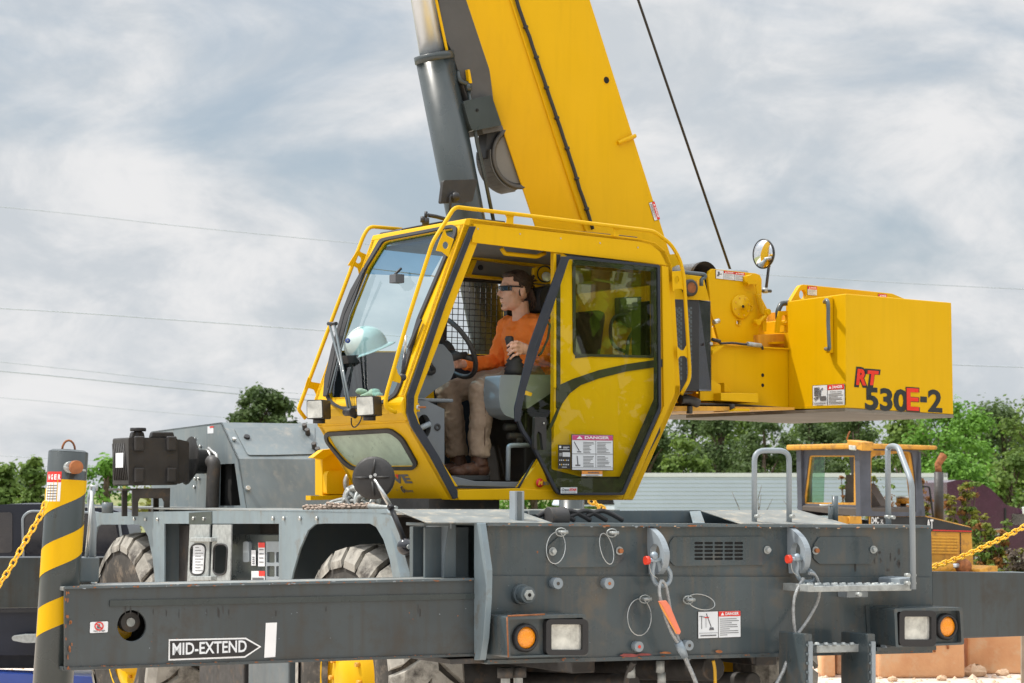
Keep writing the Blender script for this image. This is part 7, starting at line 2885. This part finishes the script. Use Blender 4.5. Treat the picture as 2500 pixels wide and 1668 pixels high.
# shirt
b = MB()
E(b, 1284, 832, .5, .125, .19, .155, 'shirt')
E(b, 1290, 880, .5, .135, .175, .14, 'shirt')
E(b, 1296, 912, .5, .14, .18, .09, 'shirt')
b.tube([sh_f + Z * .0, (sh_f + sh_n) / 2 + Z * .012, sh_n], [.062, .080, .064], 'shirt', 14)
b.tube([neck1 - Z * .03, neck1 + Z * .012], [.10, .066], 'shirt', 14)
b.ell(sh_n, .068, .068, .068, 'shirt')
b.ell(sh_f, .066, .066, .066, 'shirt')
for a_, e_, w_ in ((sh_n, el_n, wr_n), (sh_f, el_f, wr_f)):
    d_ = (w_ - e_).normalized()
    b.tube([a_, (a_ + e_) / 2, e_], [.066, .060, .054], 'shirt', 12)
    b.ell(e_, .055, .055, .055, 'shirt')
    b.tube([e_, (e_ + w_) / 2, w_ - d_ * .02, w_ - d_ * .008], [.054, .050, .038, .034], 'shirt', 12)
o = b.build('shirt', man)
organic(o, .008, 4, [(.07, .024), (.035, .012)])
# trousers
b = MB()
b.ell(S.V(1304, 928, .5), .15, .17, .085, 'trousers', MTs)
for h_, k_, a_ in ((hipn, kn_n, an_n), (hipf, kn_f, an_f)):
    b.tube([h_, (h_ + k_) / 2, k_], [.088, .080, .068], 'trousers', 14)
    b.ell(k_ + Z * .0, .068, .066, .068, 'trousers')
    b.tube([k_, k_ * .6 + a_ * .4 + FT * -.012, a_ + Z * .012], [.066, .066, .063], 'trousers', 14)
o = b.build('trousers', man)
organic(o, .008, 3, [(.08, .030), (.03, .012)])
b = MB()
b.tube([(k_ * .92 + a_ * .08) - S.v * .066 for k_, a_ in ((kn_n, an_n),)] + [an_n - S.v * .064 + Z * .02], .0022, 'boot', 4)
b.build('side_seam', man)
# boots
for an, nm in ((an_n, 0), (an_f, 1)):
    b = MB()
    zf_ = S.V(1250, 1172, .2).z if nm == 0 else S.V(1250, 1172, .2).z
    zb0 = zf_ + .012
    toe = FT if nm == 0 else FT
    c0 = Vector((an.x, an.y, zb0))
    b.tube([an + Z * .02, c0 + Z * .07 - toe * .01], [.046, .052], 'boot', 14)
    b.ell(c0 + Z * .045 - toe * .015, .058, .044, .045, 'boot', MTs)
    b.ell(c0 + Z * .045 + toe * .06, .075, .046, .040, 'boot', MTs)
    b.ell(c0 + Z * .035 + toe * .135, .062, .048, .034, 'boot', MTs)
    o = b.build('boot', man)
    organic(o, .006, 3, [(.03, .005)])
    b = MB()
    pts = []
    for k in range(22):
        a = 2 * PI * k / 22
        pts.append(c0 + Z * -.012 + toe * (.062 + .140 * math.cos(a)) - S.v * (.050 * math.sin(a)))
    b.prism(pts, Z * .026, 'sole')
    for k in range(4):
        q = c0 + toe * (.02 + .022 * k) + Z * (.100 - .014 * k)
        b.tube([q - S.v * .03, q + Z * .010, q + S.v * .03], .0035, 'sole', 5)
    b.build('boot_sole', o, .004)
# hair with a bun and loose ends at the nape
b = MB()
b.ell(hp(-.014, 0, .048), .090, .080, .086, 'hair', MH)
b.ell(hp(-.046, 0, .022), .052, .072, .062, 'hair', MH)
b.ell(hp(-.085, 0, .065), .030, .028, .030, 'hair', MH)
b.ell(hp(.042, 0, .094), .040, .056, .024, 'hair', MH)
rh = random.Random(9)
for k in range(34):
    a = rh.uniform(-1, 1)
    p0_ = hp(-.075 + .01 * rh.random(), .065 * a, .01)
    p1_ = hp(-.098 + rh.uniform(-.01, .01), .06 * a + rh.uniform(-.01, .01), -.045)
    p2_ = hp(-.098 + rh.uniform(-.035, .03), .055 * a + rh.uniform(-.02, .02), -.085 + rh.uniform(-.03, .02))
    b.tube(bez([p0_, p1_, p2_], 3), [.008, .008, .007, .006, .004, .003, .0015], 'hair', 5)
for k in range(30):
    a = rh.uniform(0, 2 * PI)
    q = hp(-.085, 0, .060)
    d_ = Vector((math.cos(a), 0, math.sin(a)))
    b.tube([q, q + MH @ Vector((d_.x * .04 - .01, rh.uniform(-.03, .03), d_.z * .045))], [.008, .003], 'hair', 4)
o = b.build('hair', man)
# moustache, goatee, sideburn
b = MB()
b.tube([hp(.096, -.022, -.046), hp(.102, 0, -.042), hp(.096, .022, -.046)], [.002, .0035, .002], 'hair', 6)
b.ell(hp(.093, 0, -.092), .003, .008, .006, 'hair', MH)
b.ell(hp(.008, .077, -.012), .010, .003, .022, 'hair', MH)
b.build('facial_hair', man)
# sunglasses
b = MB()
arc = []
for k in range(13):
    a = R(-62 + 124 * k / 12)
    arc.append((.024 + .082 * math.cos(a), .078 * math.sin(a)))
vs, fs = [], []
for (f_, s_) in arc:
    hh = .011 if abs(s_) > .010 else .007
    for zz_ in (.024, .008 - hh * .9):
        vs.append(hp(f_, s_, zz_))
for k in range(12):
    fs.append((2 * k, 2 * k + 1, 2 * k + 3, 2 * k + 2))
vs2 = [p_ - FW * .004 for p_ in vs]
b.add(vs, fs, 'shades', True).add(vs2, fs, 'shades', True)
b.tube([hp(f_, s_, .026) for f_, s_ in arc], .0035, 'black', 6)
for sg in (1, -1):
    b.tube([hp(arc[0][0], .078 * sg * .9, .024), hp(.02, .082 * sg, .022), hp(-.02, .084 * sg, .016)], .0045, 'black', 6)
b.build('sunglasses', man)

# ------------------------------------------------------------------ hard hat behind the windshield, cloth on the shelf
hc = ws(893, 846)
hc = hc + (hc - EYE).normalized() * .20
axh = (Z * .92 - Vector((1, 0, 0)) * .34 + Vector((0, -.18, 0))).normalized()
xh = (Vector((1, 0, 0)) - axh * axh.x).normalized()
yh = axh.cross(xh)
b = MB()
vs, fs = [], []
nn = 32
prof_ = [(.0, 1.0), (.03, .985), (.06, .93), (.09, .80), (.110, .60), (.122, .36), (.127, .0)]
for (t_, k_) in prof_:
    for j in range(nn):
        a = 2 * PI * j / nn
        vs.append(hc + axh * (t_ * 1.05 - .02) + xh * (.128 * k_ * math.cos(a)) + yh * (.108 * k_ * math.sin(a)))
for i in range(len(prof_) - 1):
    for j in range(nn):
        fs.append((i * nn + j, i * nn + (j + 1) % nn, (i + 1) * nn + (j + 1) % nn, (i + 1) * nn + j))
b.add(vs, fs, 'hat', True)
vs, fs = [], []
for (e_, dz) in ((.0, -.02), (1.0, -.032), (1.0, -.036), (0, -.025)):
    for j in range(nn):
        a = 2 * PI * j / nn
        br_ = (.018 + .028 * max(0, math.cos(a)) ** 2) * e_
        vs.append(hc + axh * dz + xh * ((.127 + br_) * math.cos(a)) + yh * ((.107 + br_) * math.sin(a)))
for i in range(3):
    for j in range(nn):
        fs.append((i * nn + j, i * nn + (j + 1) % nn, (i + 1) * nn + (j + 1) % nn, (i + 1) * nn + j))
b.add(vs, fs, 'hat', True)
ridge = []
for k in range(13):
    a = PI * k / 12
    ridge.append(hc + axh * (.118 * math.sin(a) - .005) + xh * (.122 * math.cos(a)))
b.tube(ridge, .008, 'hat', 8)
hat = b.build('hard_hat')
tag(hat, 'white hard hat resting behind the windshield of the crane cab', 'hard hat')
b = MB()
c = hc - xh * .105 - yh * .0 + axh * .02
dd = (c - hc - axh * .02).normalized()
vq_ = hit(849, 832, hc - (hc - EYE).normalized() * .10, (hc - EYE).normalized())
b.lathe(vq_, -(hc - EYE).normalized(), [(-.0, .015), (.001, .015), (.001, 0)], 'truck_blue', 20)
b.lathe(vq_, -(hc - EYE).normalized(), [(.0015, .006), (.002, .006), (.002, 0)], 'grey_light', 16)
b.build('round_badge', hat)
b = MB()
rc = random.Random(11)
cb = ws(918, 968)
cb = cb + (cb - EYE).normalized() * .10
for k in range(6):
    b.ell(cb + Vector((rc.uniform(-.09, .08), rc.uniform(-.03, .03), rc.uniform(-.025, .03))), rc.uniform(.025, .045), .03, rc.uniform(.010, .022), 'cloth_green')
o = b.build('cleaning_cloth')
organic(o, .006, 2, [(.04, .02)])
tag(o, 'crumpled pale green cloth lying on the dash shelf behind the windshield', 'cloth')

# ------------------------------------------------------------------ shackles and wire slings on the front lugs


def strands(b, path, r, m='rope', pitch=.07, ns=5):
    P_ = [Vector(p) for p in path]
    # resample
    out_, L_ = [P_[0]], [0]
    seg = .008
    for i in range(len(P_) - 1):
        d = P_[i + 1] - P_[i]
        n_ = max(1, int(d.length / seg))
        for k in range(1, n_ + 1):
            q = P_[i] + d * (k / n_)
            L_.append(L_[-1] + (q - out_[-1]).length)
            out_.append(q)
    for s_ in range(ns):
        pts = []
        for i, q in enumerate(out_):
            t = (out_[min(i + 1, len(out_) - 1)] - out_[max(i - 1, 0)]).normalized()
            x = t.cross(Vector((0, 1, 0))).normalized()
            y = t.cross(x)
            a = 2 * PI * (L_[i] / pitch + s_ / ns)
            pts.append(q + (x * math.cos(a) + y * math.sin(a)) * r * .6)
        b.tube(pts, r * .52, m, 5)
    return b


def shackle(bow, pinp, v_, label):
    e = empty('shackle', C.V(*bow[len(bow) // 2], v_), label, 'shackle', 'tow shackles hanging from the front lugs')
    b = MB()
    n_ = len(bow)
    b.tube(bez([C.V(x_, y_, v_ + .02 * math.sin(PI * i / (n_ - 1))) for i, (x_, y_) in enumerate(bow)], 5), .0115, 'shackle', 12)
    b.ell(C.V(*bow[0], v_), .021, .021, .023, 'shackle')
    b.build('bow', e)
    b = MB()
    c = C.V(*pinp, v_)
    b.cyl(c - C.u * .035, c + C.u * .06, .011, 'shackle', 12)
    b.cyl(c - C.u * .052, c - C.u * .032, .022, 'red_paint', 14)
    b.cyl(c + C.u * .05, c + C.u * .062, .015, 'red_paint', 6)
    b.build('shackle_pin', e)
    b = MB().tube(bez([c - C.u * .03 - Z * -.01, c - C.u * .02 - Z * .06, c + C.u * .02 - Z * .09], 4), .002, 'steel', 5)
    b.build('cotter_pin', e)
    return e


shackle([(1597, 1358), (1596, 1378), (1593, 1400), (1599, 1422), (1616, 1431), (1633, 1422), (1637, 1402), (1628, 1384)], (1597, 1368), -.13, 'galvanised shackle with a red pin on the left lug, above the orange tag')
shackle([(1946, 1362), (1948, 1380), (1945, 1398), (1953, 1414), (1970, 1421), (1986, 1416), (1988, 1404), (1975, 1392)], (1942, 1365), -.13, 'galvanised shackle with a red pin on the right lug beside the step tread')


def sling(paths, fer, tail, v_, label):
    e = empty('wire_sling', C.V(*fer[0], v_), label, 'wire sling', 'wire rope slings hanging from the front shackles')
    b = MB()
    for pth, vv in paths:
        strands(b, bez([C.V(x_, y_, v_ + vv * math.sin(PI * i / (len(pth) - 1) * .9)) for i, (x_, y_) in enumerate(pth)], 5), .0085)
    b.build('rope_eye', e)
    b = MB()
    strands(b, [C.V(x_, y_, v_) for x_, y_ in tail], .0105)
    b.build('rope', e)
    b = MB().tube([C.V(*fer[0], v_), C.V(*lin(fer[0], fer[1], .5), v_), C.V(*fer[1], v_)], [.021, .023, .016], 'shackle', 16)
    b.build('ferrule', e)
    return e


s1 = sling([([(1616, 1418), (1610, 1430), (1612, 1460), (1624, 1505), (1640, 1545), (1656, 1572)], -.015), ([(1616, 1418), (1626, 1432), (1633, 1470), (1642, 1515), (1652, 1550), (1660, 1572)], .012)],
           [(1655, 1568), (1673, 1605)], [(1670, 1600), (1690, 1645), (1720, 1720)], -.15, 'wire sling on the left lug with an orange tag wrapped round it')
s2 = sling([([(1962, 1412), (1950, 1432), (1939, 1462), (1937, 1500), (1941, 1550)], -.01), ([(1975, 1400), (1990, 1405), (2000, 1432), (1997, 1466), (1976, 1508), (1955, 1538), (1944, 1552)], .02)],
           [(1943, 1548), (1933, 1588)], [(1935, 1582), (1912, 1640), (1880, 1700)], -.15, 'wire sling hanging in an open loop from the right lug, without a tag')
b = MB()
tg = [(1608, 1468), (1627, 1466), (1636, 1478), (1663, 1542), (1660, 1549), (1652, 1548), (1618, 1482)]
b.prism([C.V(x_, y_, -.185) for x_, y_ in tg], C.v * .012, 'orange_tag')
b.prism([C.V(x_, y_, -.19) for x_, y_ in [(1608, 1469), (1616, 1478), (1655, 1549), (1650, 1546), (1614, 1484)]], C.v * .006, 'sticker_orange')
b.build('orange_tag', s1, .003)

# ------------------------------------------------------------------ chains


def chain(name, path, pitch, r, m, label, cat, group=None, obj=None, jit=0.0, wdt=.42):
    P_ = bez(path, 12)
    pts, acc = [P_[0]], 0
    for i in range(1, len(P_)):
        d = (P_[i] - P_[i - 1])
        L_ = d.length
        while acc + L_ >= pitch:
            t = (pitch - acc) / L_
            q = P_[i - 1] + d * t
            pts.append(q)
            P_[i - 1] = q
            d = P_[i] - q
            L_ = d.length
            acc = 0
        acc += L_
    b = obj or MB()
    rj_ = random.Random(5)
    for i in range(len(pts) - 1):
        c = (pts[i] + pts[i + 1]) / 2
        t = (pts[i + 1] - pts[i]).normalized()
        s_ = t.cross(Vector((0, 1, 0))).normalized()
        w_ = t.cross(s_)
        a0 = (PI / 2 if i % 2 else 0) + .35 + rj_.uniform(-jit, jit)
        x = s_ * math.cos(a0) + w_ * math.sin(a0)
        hl, hw = pitch * .5 + r * .9, pitch * wdt
        lp = []
        for k in range(12):
            a = 2 * PI * k / 12
            cx_ = math.copysign(max(0, hl - hw), math.cos(a))
            lp.append(c + t * (cx_ + hw * math.cos(a)) + x * (hw * math.sin(a)))
        b.tube(lp, r, m, 6, closed=True)
    if obj is None:
        return tag(b.build(name), label, cat, group)
    return b


yj = .16 - rj
chain('plastic_chain', [C.V(x_, y_, yj) for x_, y_ in [(112, 1226), (97, 1262), (64, 1318), (32, 1375), (0, 1424), (-60, 1495), (-140, 1570)]], .029, .0042, 'chain_yellow', 'yellow barrier chain hanging left from the striped post', 'chain', 'yellow barrier chains strung from the crane')
chain('plastic_chain', [C.V(x_, y_, .5) for x_, y_ in [(2255, 1392), (2300, 1377), (2350, 1359), (2420, 1327), (2500, 1286), (2600, 1225)]], .034, .0052, 'chain_yellow', 'yellow barrier chain rising to the right edge in front of the bulldozer', 'chain', 'yellow barrier chains strung from the crane')
chain('plastic_chain', [C.V(x_, y_, 6.2) for x_, y_ in [(1440, 1222), (1458, 1233), (1480, 1248), (1500, 1262)]], .05, .009, 'chain_yellow', 'short bit of yellow chain glimpsed under the crane cab', 'chain', 'yellow barrier chains strung from the crane')
# rusty chain and rigging heaped on the fender
b = MB()
ft = lambda x_, y_, u_=.08: C.U(x_, y_, u_)
for (pth, p_) in (([(742, 1241), (790, 1242), (840, 1241), (890, 1242), (935, 1240)], .030), ([(748, 1238), (800, 1238), (860, 1239), (905, 1239)], .026), ([(800, 1232), (850, 1236), (900, 1234), (925, 1238)], .028)):
    chain('', [ft(x_, y_, .05 + .02 * i) for i, (x_, y_) in enumerate(pth)], p_, .0065, 'chain_steel', '', '', obj=b, jit=.5)
tag(b.build('rusty_chain'), 'rusty steel chain lying along the left fender below the round mirror', 'chain')
b = MB()
rr = random.Random(21)
for k in range(12):
    px, py = rr.uniform(848, 900), rr.uniform(1208, 1236)
    if py < 1215 and px > 885:
        py += 12
    c = ft(px, py, .14)
    d1 = Vector((rr.gauss(0, 1), rr.gauss(0, 1), rr.gauss(0, .6))).normalized()
    d2 = d1.cross(Vector((rr.gauss(0, 1), rr.gauss(0, 1), rr.gauss(0, 1)))).normalized()
    ra = rr.uniform(.035, .055)
    b.tube([c + (d1 * math.cos(2 * PI * j / 12) * ra * 1.3 + d2 * math.sin(2 * PI * j / 12) * ra) for j in range(12)], .011, 'galv', 7, closed=True)
b.tube(bez([ft(785, 1240, .12), ft(815, 1224, .14), ft(850, 1216, .14)], 4), .010, 'galv', 6)
b.tube(bez([ft(790, 1238, .10), ft(820, 1230, .12), ft(870, 1222, .12), ft(900, 1232, .12)], 4), .011, 'galv', 6)
b.tube([ft(903, 1236, .06), ft(930, 1238, .06), ft(968, 1240, .06)], [.016, .012, .010], 'galv', 8)
tag(b.build('rigging_links'), 'heap of grey rigging links and hooks on the fender behind the round mirror', 'rigging')
# far outrigger jack glimpsed under the cab
b = MB()
c = C.V(1396, 1300, 6.1)
b.cyl((c.x, c.y, .3), (c.x, c.y, 1.74), .10, 'cyl_grey', 20)
fj = b.build('outrigger_jack', crane)
b = MB()
vs, fs = [], []
for i in range(61):
    a = 2 * PI * i / 24
    for dz in (-.06, .06):
        vs.append(Vector((c.x + .102 * math.cos(a), c.y + .102 * math.sin(a), 1.0 + i / 24 * .27 + dz)))
fs = [(2 * i, 2 * i + 1, 2 * i + 3, 2 * i + 2) for i in range(60)]
b.add(vs, fs, 'yellow', True)
b.build('yellow_stripe', fj)
